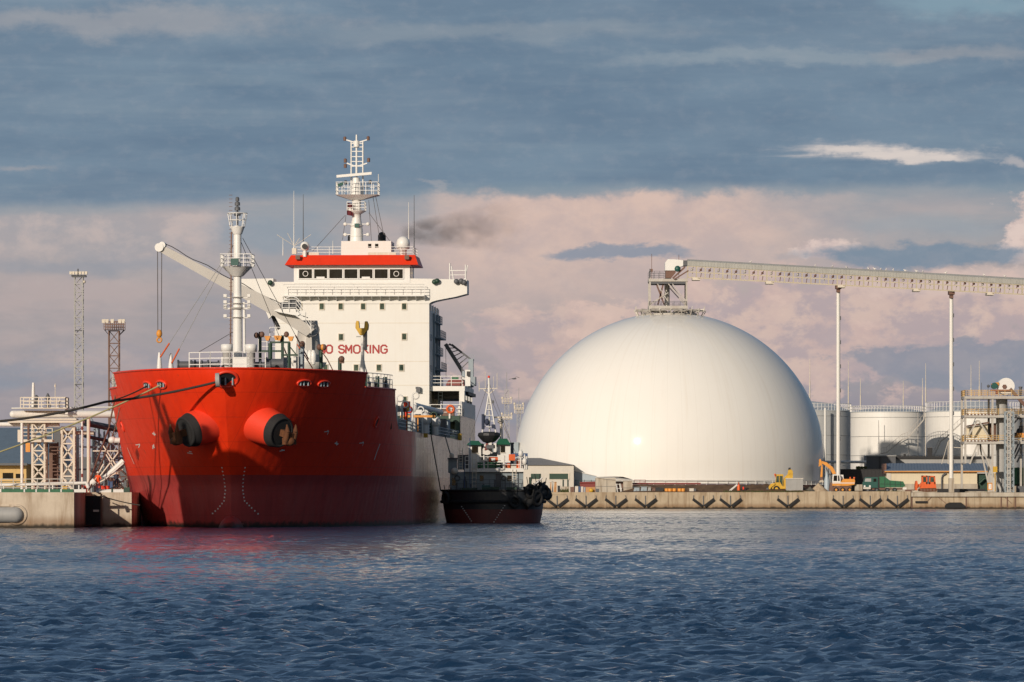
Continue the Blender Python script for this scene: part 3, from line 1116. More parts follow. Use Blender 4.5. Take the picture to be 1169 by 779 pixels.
# green and black pipe gantry with amber floodlights
s_ = 14.0
gant = MB()
for px, y0 in ((297, 379), (308.5, 392), (322.5, 383), (330, 391)):
    p, q = S(px, 420, s_), S(px, y0, s_)
    gant.tube((p.x, s_, FD), q, 0.16 if px != 308.5 else .22, n=8)
for xa, xb, yy_ in ((295, 324, 401), (308, 331, 391), (324, 340, 405.5)):
    gant.beam(S(xa, yy_, s_), S(xb, yy_, s_), 0.18, .2)
gant.beam(S(331, 396, s_), S(338, 405, s_), 0.12)
ga = part('deck_gantry', gant, M['greend'])
b = MB()
pz = [S(295, 401, s_), S(324, 401, s_)]
b.rail([pz[0], pz[1]], 1.5, .9, .035)
part('railing', b, M['white_clean'], ga)
b = MB()
b.rail([S(308, 390, s_ + 1), S(320, 390, s_ + 1)], 1.5, .6, .035)
part('railing', b, M['white_clean'], ga)
for px, py in ((305.5, 386), (316, 385.5), (318.5, 386), (332, 386.5)):
    p = S(px, py, s_ - .3)
    b = MB()
    b.prism([(p.x - .32, p.z + .2), (p.x + .32, p.z + .2), (p.x + .14, p.z - .28), (p.x - .14, p.z - .28)], p.y - .3, p.y + .3)
    part('floodlight', b, M['amber'], ga)
for px, py in ((292.8, 383), (299, 382), (327, 382)):
    p = S(px, py, s_ - .2)
    b = MB()
    b.ell((p.x, p.y, p.z), .28, .28, .32)
    part('deck_lamp', b, M['brown'], ga)
# deck lockers behind
for xa, xb, ya, yb, mt_ in ((324.5, 331, 408, 421, 'greybl'), (335, 338.5, 407, 421, 'white'), (343, 346, 396, 421, 'greybl')):
    p, q = S(xa, yb, 17), S(xb, ya, 17)
    b = MB()
    b.box(p.x, 17, FD, q.x, 18.5, q.z)
    part('locker', b, M[mt_])
# lamp posts right of the crane
for px, y0, y1, col_ in ((366.5, 397, 424, 'greend'), (388, 409, 426, 'greend'), (343, 392, 421, 'greybl')):
    s2 = 20
    p, q = S(px, y1, s2), S(px, y0, s2)
    b = MB()
    b.tube((p.x, s2, FD), q, .2, n=8)
    lp = part('lamp_post', b, M[col_])
    for dx in (-2.0, 2.0, 3.2) if px == 366.5 else (1.6, 2.2):
        w = S(px + dx, y0 + (0 if px != 366.5 else -1.5), s2 - .2)
        b = MB()
        b.ell((w.x, w.y, w.z - .1), .3, .3, .34)
        part('lamp', b, M['brown'] if dx != 2.0 else M['amber'], lp)
    if px != 366.5:
        b = MB()
        b.cbox(S(px + 2.2, y0 + 3, s2), .5, .5, .55)
        part('junction_box', b, M['brown'], lp)
b = MB()
q0, q1, q2 = S(339, 393, 19), S(349, 408, 19), S(357, 421, 19)
b.path([q0, q1, q2], .06, 5)
part('brace_rope', b, M['orange'])
b = MB()
b.path([S(367, 401, 19), S(374, 411, 19), S(380, 423, 19)], .06, 5)
part('brace_rope', b, M['brown'])
# starboard side: bulwark gap with chocks
for sgn, (xa, xb, ya, yb) in ((-1, (128.5, 143, 432, 448)), (1, (405, 441, 429, 449))):
    s2 = 24.0
    tt = hb(s2, 14.85) - .55
    for k in range(7 if sgn > 0 else 5):
        s3 = 17.6 + k * 1.9
        t3 = hb(s3, 14.9) - .6
        b = MB()
        b.tube((sgn * t3, s3, FD), (sgn * t3, s3, 16.0 + .15 * (k % 2)), .22 if k % 2 else .16, n=8)
        part('bollard' if k % 2 else 'stanchion', b, M['greend'] if k % 2 else M['white'])
    b = MB()
    pts = [(sgn * (hb(17 + i * 1.6, 14.9) - .25), 17 + i * 1.6, 14.9) for i in range(9)]
    b.rail(pts, 1.5, 1.2, .045)
    part('railing', b, M['white'])
for px, s3, r_ in ((410, 22, .7), (416.5, 23, .62), (423, 23, .5)):
    p = S(px, 440, s3)
    b = MB()
    b.tube((p.x - .3, s3, p.z - .1), (p.x + .5, s3, p.z - .1), r_, n=14)
    b.box(p.x - .25, s3, FD, p.x + .45, s3 + .8, p.z)
    part('winch', b, M['black'])
for xa, xb, ya, mt_ in ((426.5, 431, 434, 'offwhite'), (433.5, 440.5, 433.5, 'black'), (418, 424, 436, 'greybl')):
    s3 = 26
    p, q = S(xa, 450, s3), S(xb, ya, s3)
    b = MB()
    b.box(p.x, s3, FD, q.x, s3 + 1.5, q.z)
    part('deck_box', b, M[mt_])
for xa, ya in ((133, 434), (138, 435.5)):
    s3 = 22
    p = S(xa, ya, s3)
    b = MB()
    b.box(p.x - .35, s3, FD, p.x + .3, s3 + .6, p.z)
    part('deck_box', b, M['greend'])

# crane rest: white post with a yellow fork
s_ = 38.0
p0 = S(414, 440, s_)
b = MB()
zt = S(414, 386, s_).z
b.lathe((p0.x, s_, 0), [(.42, 10.6), (.30, p0.z), (.24, S(414, 413, s_).z), (.19, S(414, 411, s_).z), (.17, zt)], 12)
for dx in (-1.0, 1.1):
    b.beam((p0.x + dx, s_, p0.z - 1), (p0.x + .1 * dx, s_, S(414, 412, s_).z), .12)
cr_ = part('crane_rest', b, M['white'])
b = MB()
fk = [(406.5, 370), (407.5, 366.5), (410, 367), (410.7, 375), (416.3, 375), (417, 367.5), (419.5, 367), (421, 371), (420.6, 376), (415.5, 383), (411.5, 383), (406.4, 375)]
b.prism([(S(px, py, s_).x, S(px, py, s_).z) for px, py in fk], s_ - .8, s_ + .4)
part('fork', b, M['yellow'], cr_)
b = MB()
b.cbox(S(409.3, 384.5, s_), .5, .3, .12)
b.cbox(S(416.8, 388, s_), .45, .45, 2.3)
part('lamp', b, M['grey'], cr_)

# ---------------------------------------------------------------- hose-handling crane amidships
s_ = 90.0
top = S(352, 372, s_)
b = MB()
b.lathe((top.x, s_, 0), [(1.9, 10.6), (1.55, S(352, 405, s_).z), (1.35, S(352, 384, s_).z), (1.1, top.z + .6)], 20)
pq = [(S(345.5, 424, s_).x, 10.6), (S(360.5, 424, s_).x, 10.6), (S(357, 375, s_).x, S(352, 373, s_).z), (S(352, 375, s_).x, S(352, 371, s_).z)]
b.prism(pq, s_ - 1.9, s_ + 1.3)
crane = part('deck_crane', b, M['crane'])
jp = [(182, 278.5), (187, 279), (358, 372), (352, 385), (321, 364), (188, 291), (181, 289)]
b = MB()
jp_l = [(S(px, py, s_ - 2).x, S(px, py, s_ - 2).z) for px, py in ((184, 279), (250, 313), (305, 339), (360, 376), (350, 384), (322, 366), (183, 288))]
b.prism(jp_l, s_ - 2.6, s_ - 1.3)
jib = part('jib', b, M['crane'], crane)
b = MB()
hd = S(182.5, 283, s_ - 2)
b.tube((hd.x, s_ - 2.9, hd.z), (hd.x, s_ - 1.0, hd.z), .52, n=16)
b.tube((hd.x + .35, s_ - 2.8, hd.z + .3), (hd.x + .35, s_ - 1.1, hd.z + .3), .4, n=12)
part('sheave', b, M['white_clean'], crane)
b = MB()
e0, e1 = S(188, 279.5, s_ - 2), S(352, 365, s_ - 2)
b.path([e0.lerp(e1, i / 20) + Vector((0, -.3, .12 * math.sin(i * 1.3) + .1)) for i in range(21)], .05, 5)
part('hose_line', b, M['black'], crane)
b = MB()
for px in (179.8, 184.6):
    b.tube(S(px, 287, s_ - 2), S(182, 379, s_ - 2) + Vector(((px - 182) * .09, 0, 0)), .05, n=5)
part('hoist_wire', b, M['wire'], crane)
b = MB()
hk = S(181.8, 384, s_ - 2)
b.ell(hk + Vector((0, 0, .3)), .36, .36, .5)
b.torus(hk - Vector((0, 0, .45)), .28, .1, (0, 1, 0), 14, 6)
part('hook', b, M['amber'], crane)
# winch basket on the jib root with its railing
b = MB()
w = S(332, 350, s_ - 2)
b.tube((w.x - 1.1, s_ - 3.2, w.z), (w.x + 1.2, s_ - 3.2, w.z + .1), .45, n=12)
b.cbox((w.x + .3, s_ - 3.2, w.z + .55), 1.0, .7, .6)
part('hoist_winch', b, M['greyd'], crane)
b = MB()
b.prism([(S(px, py, s_).x, S(px, py, s_).z) for px, py in ((316, 356), (322, 354), (340, 354), (346, 360), (343, 362), (322, 358))], s_ - 3.9, s_ - 2.6)
b.rail([S(322, 356, s_ - 4), S(338, 356, s_ - 4), S(349, 371, s_ - 4), S(355, 381, s_ - 4)], 1.5, .9, .04)
b.torus(S(333, 349, s_ - 3.3), 1.1, .06, (0, 1, 0), 18, 6)
part('winch_platform', b, M['white_clean'], crane)
b = MB()
b.tube(S(309, 356, s_ - 1), S(319, 376, s_ - 1), .22, n=8)
part('hydraulic_ram', b, M['black'], crane)
b = MB()
b.prism([(S(px, py, s_).x, S(px, py, s_).z) for px, py in ((305, 355), (310, 355), (313, 361), (309, 365))], s_ - 2.4, s_ - 1.4)
part('ram_bracket', b, M['white'], crane)
b = MB()
b.torus(S(357, 377, s_ - 2.5), .75, .09, (0, 1, 0), 16, 6)
part('hose_loop', b, M['greyd'], crane)
for k in range(3):
    b = MB()
    p = S(350 + k * 4, 410, s_ - 2)
    b.lathe((p.x, s_ - 2.3, 0), [(.2, S(0, 417, s_).z), (.38, S(0, 411, s_).z), (.36, S(0, 405, s_).z), (.15, S(0, 401, s_).z)], 12)
    part('accumulator', b, M['white_clean'], crane)
b = MB()
p = S(353, 416, s_)
b.lathe((p.x, s_ - .5, 0), [(.3, p.z - 1.6), (2.0, p.z - .2), (2.15, p.z + .2)], 18)
part('slewing_basin', b, M['white'], crane)

# ---------------------------------------------------------------- accommodation block
s_ = 163.0


def q2(px, py, s=163.0):
    v = S(px, py, s)
    return v.x, v.z


b = MB()
xl, zt = q2(314, 347.5)
xr, _ = q2(490, 347.5)
POOP = 13.8
b.box(xl, s_, POOP, xr, 184.5, zt)
acc = part('superstructure', b, M['white'])
# bridge deck with its wings: flat top, curved brackets down to the block
b = MB()
top_l = q2(284, 318)
wing = [q2(px, py) for px, py in ((271, 318.5), (283, 318.5), (312, 318), (312, 322), (340, 322), (464, 322), (464, 318), (494, 318.5), (533.2, 319.5), (533.2, 335.5), (520, 339), (504, 342.0), (497, 343.5), (492.5, 345.0), (490.3, 346.5), (489.9, 347), (314.2, 347), (311.5, 346), (306, 344), (290, 340.5), (271, 335.5))]
b.prism(wing, s_ - .04, s_ + 4.5)
wg = part('bridge_wing', b, M['white'], acc)
# catwalk under the windows
b = MB()
p, q = S(322, 336.5, s_ - 2.6), S(484, 336.5, s_ - 2.6)
b.box(p.x, s_ - 1.5, p.z - .2, q.x, s_ - .05, p.z)
b.rail([(p.x, s_ - 1.45, p.z), (q.x, s_ - 1.45, p.z)], 1.25, 1.2, .035, 3)
for i in range(17):
    xx = p.x + (q.x - p.x) * i / 16
    b.beam((xx, s_ - .06, p.z - .75), (xx, s_ - 1.4, p.z - .2), .1)
part('catwalk', b, M['white_clean'], acc)
b = MB()
b.rail([S(324, 326.5, s_ - 1.0), S(484, 326.5, s_ - 1.0)], .2, 3, .03, 1)
part('hand_bar', b, M['grey'], acc)
# wheelhouse
b = MB()
xa, zb = q2(335.5, 322)
xb_, zt2 = q2(468, 302)
b.box(xa, s_ - .10, zb - .2, xb_, s_ + 8, zt2)
wh = part('wheelhouse', b, M['white_clean'], acc)
for i in range(7):
    x0, x1 = 341.5 + i * 17.28, 341.5 + i * 17.28 + 14.8
    b = MB()
    (a0, z0), (a1, z1_) = q2(x0, 318), q2(x1, 307.6)
    b.box(a0, s_ - .16, z0, a1, s_ - .10, z1_)
    wn = part('bridge_window', b, M['glassd'], acc)
    b = MB()
    for (u0, v0, u1, v1) in ((a0 - .12, z0 - .12, a1 + .12, z0), (a0 - .12, z1_, a1 + .12, z1_ + .12), (a0 - .12, z0, a0, z1_), (a1, z0, a1 + .12, z1_)):
        b.box(u0, s_ - .23, v0, u1, s_ - .09, v1)
    if i in (0, 6):
        b.torus(((a0 + a1) / 2, s_ - .20, (z0 + z1_) / 2), .34, .05, (0, 1, 0), 18, 6)
    if i in (1, 4):
        b.box(a0 + .3, s_ - .19, z0, a1 - .35, s_ - .15, z0 + .22)
    part('window_frame', b, M['white_clean'], acc)
# red fascia roof
b = MB()
zc, zd = q2(400, 303)[1], q2(400, 291.5)[1]
r0l, r0r, r1l, r1r = q2(326, 303)[0], q2(478, 303)[0], q2(332.5, 291.5)[0], q2(474, 291.5)[0]
yv = (s_ - 1.3, s_ + 9.5, s_ - .3, s_ + 8.6)
vs = [(r0l, yv[0], zc), (r0r, yv[0], zc), (r0r, yv[1], zc), (r0l, yv[1], zc), (r1l, yv[2], zd), (r1r, yv[2], zd), (r1r, yv[3], zd), (r1l, yv[3], zd)]
b.add(vs, [(0, 1, 2, 3), (4, 5, 6, 7), (0, 1, 5, 4), (1, 2, 6, 5), (2, 3, 7, 6), (3, 0, 4, 7)])
part('wheelhouse_roof', b, M['red'], acc)
b = MB()
zr = zd + .02
b.rail([(r1l + .3, yv[2] + .3, zr), (r1r - .3, yv[2] + .3, zr), (r1r - .3, yv[3] - .3, zr)], 1.1, 1.6, .035)
part('railing', b, M['white_clean'], acc)
b = MB()
(x0, _), (x1, _) = q2(339, 290), q2(349, 290)
b.box(q2(345, 290)[0], s_ + .0, zr, q2(364, 290)[0], s_ + .4, q2(345, 288)[1])
b.box(q2(420, 290)[0], s_ + .0, zr, q2(452, 290)[0], s_ + .4, q2(345, 288.4)[1])
part('roof_locker', b, M['offwhite'], acc)
for px in (340, 464.5):
    b = MB()
    p = S(px, 294, s_ - 1.2)
    b.cbox(p, .6, .5, .55)
    part('searchlight_bracket', b, M['brown'], acc)
# right shoulder dark window of wheelhouse side
b = MB()
v0 = S(472, 310, s_ + 2)
b.box(xb_ - .02, s_ + .3, zb + .6, xb_ + .05, s_ + 5.0, zt2 - .3)
part('side_window', b, M['glassd'], acc)
# cabin windows
wins = [(342, 350), (367.3, 350), (389, 350), (414.6, 350), (436.2, 350), (461.4, 350), (342.5, 385.5), (389.3, 385), (461.5, 384.5), (371.6, 420), (406.6, 420), (432.6, 420), (458.3, 420), (462, 456.5), (343, 420)]
for px, py in wins:
    (a0, z0), (a1, z1_) = q2(px - 2.4, py + 3.4), q2(px + 2.4, py - 3.4)
    b = MB()
    b.box(a0, s_ - .05, z0, a1, s_ + .01, z1_)
    wn = part('cabin_window', b, M['glassg'], acc)
    b = MB()
    for (u0, v0, u1, v1) in ((a0 - .1, z0 - .1, a1 + .1, z0), (a0 - .1, z1_, a1 + .1, z1_ + .1), (a0 - .1, z0, a0, z1_), (a1, z0, a1 + .1, z1_)):
        b.box(u0, s_ - .11, v0, u1, s_ + .02, v1)
    part('window_frame', b, M['offwhite'], acc)
# deck-level seams of the front
b = MB()
for py in (369, 403.8 + 9, 440):
    z_ = q2(400, py)[1]
    b.box(xl + .02, s_ - .025, z_ - .035, xr - .02, s_ + .01, z_ + .035)
part('deck_seam', b, M['offwhite'], acc)
# lettering: square gothic strokes
GL = {'N': [[(0, 0), (0, 1), (.7, 0), (.7, 1)]], 'O': [[(.2, 0), (.5, 0), (.7, .2), (.7, .8), (.5, 1), (.2, 1), (0, .8), (0, .2), (.2, 0)]],
      'S': [[(.68, .8), (.5, 1), (.2, 1), (0, .82), (0, .66), (.15, .54), (.55, .46), (.7, .34), (.7, .18), (.52, 0), (.18, 0), (0, .2)]],
      'M': [[(0, 0), (0, 1), (.35, .3), (.7, 1), (.7, 0)]], 'K': [[(0, 0), (0, 1)], [(.68, 1), (0, .38)], [(.22, .56), (.7, 0)]], 'I': [[(.35, 0), (.35, 1)]],
      'G': [[(.68, .8), (.5, 1), (.2, 1), (0, .8), (0, .2), (.2, 0), (.5, 0), (.7, .2), (.7, .48), (.4, .48)]]}
b = MB()
cnt = 0
for ch, x0, x1 in (('N', 364, 370.6), ('O', 372.6, 379.2), ('S', 386.8, 393), ('M', 394.8, 401.2), ('O', 403.8, 410.8), ('K', 413.2, 420.2), ('I', 419.2, 426.2), ('N', 426, 432.4), ('G', 435, 441.8)):
    (a0, z0), (a1, z1_) = q2(x0, 403.2), q2(x1, 394.4)
    for line in GL[ch]:
        for (u0, v0), (u1, v1) in zip(line, line[1:]):
            p, q = Vector((a0 + (a1 - a0) * u0 / .7, z0 + (z1_ - z0) * v0)), Vector((a0 + (a1 - a0) * u1 / .7, z0 + (z1_ - z0) * v1))
            d = (q - p).normalized()
            nn = Vector((-d.y, d.x)) * .108
            e = d * .06
            cnt += 1
            yy_ = s_ - .03 - .0012 * (cnt % 9)
            b.prism([tuple(p - e - nn), tuple(q + e - nn), tuple(q + e + nn), tuple(p - e + nn)], yy_, s_ + .01)
part('lettering', b, M['sign'], acc)
# side wall: shelves, doors and pipes in shade
b = MB()
for py, dx in ((365, .5), (383, 1.0), (402, .6), (420, 1.1), (437, .6)):
    z_ = q2(490, py)[1]
    b.box(xr, s_ + 8, z_ - .08, xr + dx, 184, z_ + .06)
    b.rail([(xr + dx, s_ + 9, z_), (xr + dx, 183.5, z_)], 1.0, 1.6, .035)
for sy in (170, 177, 182):
    b.tube((xr + .2, sy, POOP), (xr + .2, sy, zt - 1), .14, n=8)
part('side_gallery', b, M['greybl'], acc)
for sy in (166, 171, 176, 181):
    for py in (350, 385, 420):
        z_ = q2(490, py)[1]
        b = MB()
        b.box(xr - .02, sy, z_ - .45, xr + .05, sy + .8, z_ + .45)
        part('side_window', b, M['glassg'], acc)
# monkey island house, funnel tops
b = MB()
(a0, z0), (a1, z1_) = q2(389.5, 291, 168), q2(446.5, 275.3, 168)
b.box(a0, 168, z0 - .5, a1, 174, z1_)
mi = part('mast_house', b, M['white'], acc)
for px in (422, 430):
    b = MB()
    (u0, v0), (u1, v1) = q2(px - 1.8, 283, 168), q2(px + 1.8, 278.5, 168)
    b.box(u0, 167.94, v0, u1, 168.02, v1)
    part('house_window', b, M['glassd'], acc)
for px, yt in ((401.5, 266.5), (436, 265)):
    sf = 178
    p, q = S(px, 291, sf), S(px, yt, sf)
    b = MB()
    b.lathe((p.x, sf, 0), [(.55, p.z - 1), (.55, q.z - .5), (.4, q.z - .15), (.12, q.z)], 14)
    part('exhaust_pipe', b, M['black'], acc)
# satellite dome, small radome, horns
b = MB()
p, q = S(460.2, 291, s_ + 1), S(460.2, 270, s_ + 1)
b.lathe((p.x, s_ + 1, 0), [(.45, p.z - .2), (.5, p.z + .7), (.88, p.z + .8), (.92, p.z + 1.6), (.8, q.z - .45), (.45, q.z - .1), (.05, q.z)], 20)
part('satellite_dome', b, M['white_clean'], acc)
b = MB()
p = S(348, 281.5, s_ - .5)
b.ell(p, .62, .5, .68)
b.tube(p - Vector((0, 0, 1.4)), p, .25, n=10)
sl = part('searchlight', b, M['white_clean'], acc)
b = MB()
b.disc(p + Vector((0, -.52, -.02)), .36, (0, -1, 0), .05)
part('lens', b, M['black'], acc)
for px, yb_, yt in ((335.5, 290, 218), (346.2, 284, 222), (380, 290, 275), (466.5, 285, 231), (472.8, 285, 223), (323, 292, 272)):
    sf = s_ + (0 if px < 400 else 5)
    b = MB()
    b.tube(S(px, yb_, sf), S(px, yt, sf), .07, .03, 6)
    part('whip_aerial', b, M['white'] if px not in (346.2, 472.8) else M['greyd'], acc)
b = MB()
c_ = S(336, 281, s_)
for xx, yy_ in ((316, 268), (355, 268), (328, 266), (342, 272)):
    b.tube(c_, S(xx, yy_, s_), .035, n=5)
b.cbox(S(336, 287, s_), .6, .6, .8)
part('discone_aerial', b, M['offwhite'], acc)
# wing-end frame and lights
b = MB()
p0, p1 = S(513.5, 319, s_ + .5), S(531.5, 319, s_ + .5)
b.tube(p0, S(513.5, 300.5, s_ + .5), .1, n=6)
b.tube(p1, S(531.5, 302.5, s_ + .5), .1, n=6)
b.tube(p0 + Vector((.35, 2.5, 0)), S(515.5, 304, s_ + 3), .08, n=6)
b.tube(p1 + Vector((-.3, 2.5, 0)), S(534, 303, s_ + 3), .08, n=6)
b.beam(S(513.5, 309, s_ + .5), S(531.5, 309, s_ + .5), .1)
b.beam(S(513.5, 314, s_ + .5), S(531.5, 314, s_ + .5), .08)
part('wing_frame', b, M['white_clean'], acc)
for px, py in ((496, 322), (499, 321), (521, 321.5), (526.5, 321), (530, 322.5), (308.5, 323)):
    p = S(px, py, s_ - .5)
    b = MB()
    b.ell(p, .36, .3, .36)
    b.beam(p, p + Vector((0, .5, .1)), .12)
    part('floodlight', b, M['greend'] if px < 520 else M['greyd'], acc)
b = MB()
b.cbox(S(477.5, 445, s_ - .4), .55, .6, .7)
b.cbox(S(476, 443, s_ - .2), .35, .4, .3)
part('wall_lamp', b, M['greyd'], acc)

# main mast on the house
sm = 170.0
b = MB()
mx = S(407, 280, sm).x
lv = lambda py: S(407, py, sm).z
b.lathe((mx, sm, 0), [(.95, lv(291)), (.85, lv(262)), (.62, lv(250)), (.60, lv(244)), (1.1, lv(241)), (.62, lv(240)), (.6, lv(229)), (1.0, lv(226))], 16)
b.lathe((mx, sm, 0), [(.6, lv(245)), (1.3, lv(241.5)), (1.35, lv(240.8))], 16)
b.rail([(mx - 1.2, sm - 1.2, lv(241)), (mx + 1.2, sm - 1.2, lv(241)), (mx + 1.2, sm + 1.2, lv(241))], 1.2, .8, .04)
mm = part('main_mast', b, M['white_clean'])
b = MB()
zp = lv(223)
xl2, xr2 = S(384, 222, sm).x, S(433, 222, sm).x
b.add([(xl2, sm - 1.8, zp), (xr2, sm - 1.8, zp), (xr2, sm + 1.8, zp), (xl2, sm + 1.8, zp), (mx - .8, sm - .7, lv(228.5)), (mx + .8, sm - .7, lv(228.5)), (mx + .8, sm + .7, lv(228.5)), (mx - .8, sm + .7, lv(228.5))],
      [(0, 1, 2, 3), (4, 5, 6, 7), (0, 1, 5, 4), (1, 2, 6, 5), (2, 3, 7, 6), (3, 0, 4, 7)])
b.rail([(xl2 + .1, sm - 1.7, zp), (xr2 - .1, sm - 1.7, zp), (xr2 - .1, sm + 1.7, zp), (xl2 + .1, sm + 1.7, zp), (xl2 + .1, sm - 1.7, zp)], 1.7, .8, .045)
part('radar_platform', b, M['white_clean'], mm)
b = MB()
b.lathe((mx, sm - .6, 0), [(.75, zp), (.6, lv(211)), (.45, lv(203.5))], 12)
b.prism([(S(385, 203.4, sm).x, lv(203.6)), (S(385, 203.4, sm).x, lv(200.6)), (S(425, 198, sm).x, lv(197.2)), (S(425, 198, sm).x, lv(200.2))], sm - 1.3, sm - .9)
part('radar_scanner', b, M['white_clean'], mm)
b = MB()
for px in (401, 414.3):
    b.tube(S(px, 222, sm), S(px, 161, sm), .11, n=6)
b.tube((mx, sm, zp), (mx, sm, lv(154)), .17, .12, 8)
for py in (164, 168, 173, 179, 184.5, 190):
    b.beam(S(401, py, sm), S(414.3, py, sm), .11)
for py, xa, xb in ((161.5, 394, 420), (188.5, 396, 419)):
    b.beam(S(xa, py - 2, sm), S(404, py + 1, sm), .16)
    b.beam(S(xb, py - 2, sm), S(410, py + 1, sm), .16)
    b.beam(S(404, py + 1, sm), S(410, py + 1, sm), .16)
b.tube((mx, sm, lv(168)), (mx, sm, lv(161)), .4, n=10)
part('pole_frame', b, M['white_clean'], mm)
for px, py in ((393.7, 158.5), (420.3, 158), (394.2, 183.5), (394.2, 189.5), (420.8, 182.8), (394.5, 208.5), (422.5, 208)):
    b = MB()
    p = S(px, py, sm)
    b.lathe((p.x, sm, p.z - .28), [(.2, 0), (.22, .45), (.12, .56)], 10)
    part('signal_lamp', b, M['brown'] if py < 200 else M['greyd'], mm)
b = MB()
for py in (256, 268):
    for sg in (-1, 1):
        b.beam((mx, sm, lv(py)), (mx + sg * 1.5, sm, lv(py)), .1)
        b.ell((mx + sg * 1.55, sm, lv(py)), .28, .22, .25)
    b.lathe((mx, sm, lv(py) - .3), [(.9, 0), (.95, .1)], 12)
part('signal_bracket', b, M['white'], mm)
b = MB()
b.cbox((mx + .1, sm - .8, lv(258)), .6, .4, .55)
part('horn', b, M['teal'], mm)
b = MB()
p = S(432, 219, sm)
b.tube(p, S(432, 199, sm), .05, n=5)
part('whip_aerial', b, M['white'], mm)
for xa, ya, xb, yb in ((394, 246, 357, 287), (421, 229, 424, 276), (426, 226, 433, 270), (429, 225, 438, 268), (421, 243, 452, 285), (395, 246, 391, 274)):
    b = MB()
    b.tube(S(xa, ya, sm), S(xb, yb, sm), .035, n=5)
    part('signal_halyard', b, M['wire'], mm)
fl = thing('flag', 'maroon and white striped flag flown at the tanker bridge mast', 'flag', SW(S(396.5, 246, sm - 1)))
o_ = SW(S(396.5, 246, sm - 1))
for y0, y1, mt_ in ((231.5, 237, 'flagr'), (237, 240, 'flagw'), (240, 245.5, 'flagr')):
    b = MB()
    for i in range(6):
        xa, xb = 396 + i * 1.2, 396 + (i + 1) * 1.2
        dy = lambda k: .12 * math.sin(k * 1.4)
        p = [SW(S(xa, y0 + i * .25, sm - 1 + dy(i))), SW(S(xb, y0 + (i + 1) * .25, sm - 1 + dy(i + 1))), SW(S(xb, y1 + (i + 1) * .25, sm - 1 + dy(i + 1))), SW(S(xa, y1 + i * .25, sm - 1 + dy(i)))]
        b.add(p, [(0, 1, 2, 3)])
    b.build('stripe', M[mt_], fl)
fl2 = MB()
pp = [SW(S(x_, y_, sm - 2)) for x_, y_ in ((385, 210.5), (392, 207.5), (392, 211), (386, 213.5))]
fl2.prism([(p.x, p.z) for p in pp], pp[0].y, pp[0].y + .05)
single('pennant', fl2, M['teal'], 'small green pennant on the radar platform of the tanker mast', 'flag')

# ---------------------------------------------------------------- poop: casing deck, crane, boats
def q3(px, py, s):
    v = S(px, py, s)
    return v


b = MB()
# poop front bulkhead, dark green with an opening
sp = 149.8
z_top = S(500, 475, sp).z
z_b = 10.6
xo0, xo1 = S(492, 480, sp).x, S(519, 480, sp).x
b.box(-HB + .3, sp, z_top - .75, HB - .05, sp + .3, z_top)
b.box(S(519.5, 480, sp).x, sp, z_b, HB - .05, sp + .3, z_top - .75)
b.box(-HB + .3, sp, z_b, S(487, 480, sp).x, sp + .3, z_top - .75)
b.box(S(487, 480, sp).x, sp + 5, z_b, S(519, 480, sp).x, sp + 5.2, z_top)
part('poop_bulkhead', b, M['greend'])
b = MB()
b.rail([(S(455, 475, sp).x, sp + .1, z_top), (S(527, 475, sp).x, sp + .1, z_top)], 1.5, 1.5, .05)
part('railing', b, M['white'])
# side bulwark of the poop in white, then the open gallery with windows
b = MB()
wz0, wz1 = S(535, 475, 158).z, S(535, 459, 158).z
b.box(HB - .30, 150.3, 13.8, HB - .02, 186, wz1 - .6)
b.prism([(150.3, 13.8), (150.3, 14.0), (154, wz1), (186, wz1), (186, 13.8)], HB - .28, HB + .02, 'yz')
part('poop_bulwark', b, M['white'])
sc_ = 164.0
dz0, dz1 = S(515, 446.5, sc_).z, S(515, 441, sc_).z
b = MB()
b.box(S(490.5, 440, sc_).x, sc_, dz0, HB - .2, 186, dz1)
bd = part('boat_deck', b, M['white'])
b = MB()
b.box(S(493.5, 450, sc_).x, sc_ + 4, dz0 - .45, S(533, 450, sc_).x, 186, dz0 - .02)
b.box(S(493.5, 450, sc_).x, sc_ + 4, dz0 - 1.0, S(522, 450, sc_).x, 186, dz0 - .5)
part('deck_girder', b, M['black'], bd)  # painted black for the shade under the boat deck
for sy in (sc_ + .02, 170, 176, 182):
    b = MB()
    b.box(HB - .95, sy, 13.8, HB - .25, sy + .7, dz0)
    part('pillar', b, M['white'], bd)
b = MB()
b.box(HB - .28, sc_ + 1, dz0 - .01 - (dz0 - wz1) * .0, HB - .22, 185.9, dz0)
b.box(HB - .5, sc_ + .72, wz1, HB - .3, sc_ + 6, dz0)
part('side_panel', b, M['white'], bd)
for sy in (sc_ + 1.6, sc_ + 8, sc_ + 14):
    b = MB()
    b.box(HB - .33, sy, wz1 + .4, HB - .2, sy + 4.4, dz0 - .6)
    part('side_window', b, M['glassg'], bd)
b = MB()
b.rail([(S(491, 440, sc_).x, sc_ + .1, dz1), (HB - .6, sc_ + .1, dz1), (HB - .4, 185, dz1)], 1.35, 1.6, .045)
part('railing', b, M['white'], bd)
b = MB()
p, q = S(496.5, 470, 170), S(501, 450, 170)
b.tube((p.x, 170, 13.8), (p.x, 170, dz0), .5, n=12)
part('pipe', b, M['offwhite'], bd)
b = MB()
x0, x1 = S(500.5, 450, 168).x, S(505, 450, 168).x
for xx in (x0, x1):
    b.beam((xx, 168, 13.8), (xx, 168, dz0), .12)
for i in range(9):
    zz = 14.1 + i * .45
    b.beam((x0, 168, zz), (x1, 168, zz), .1)
part('ladder', b, M['greybl'], bd)
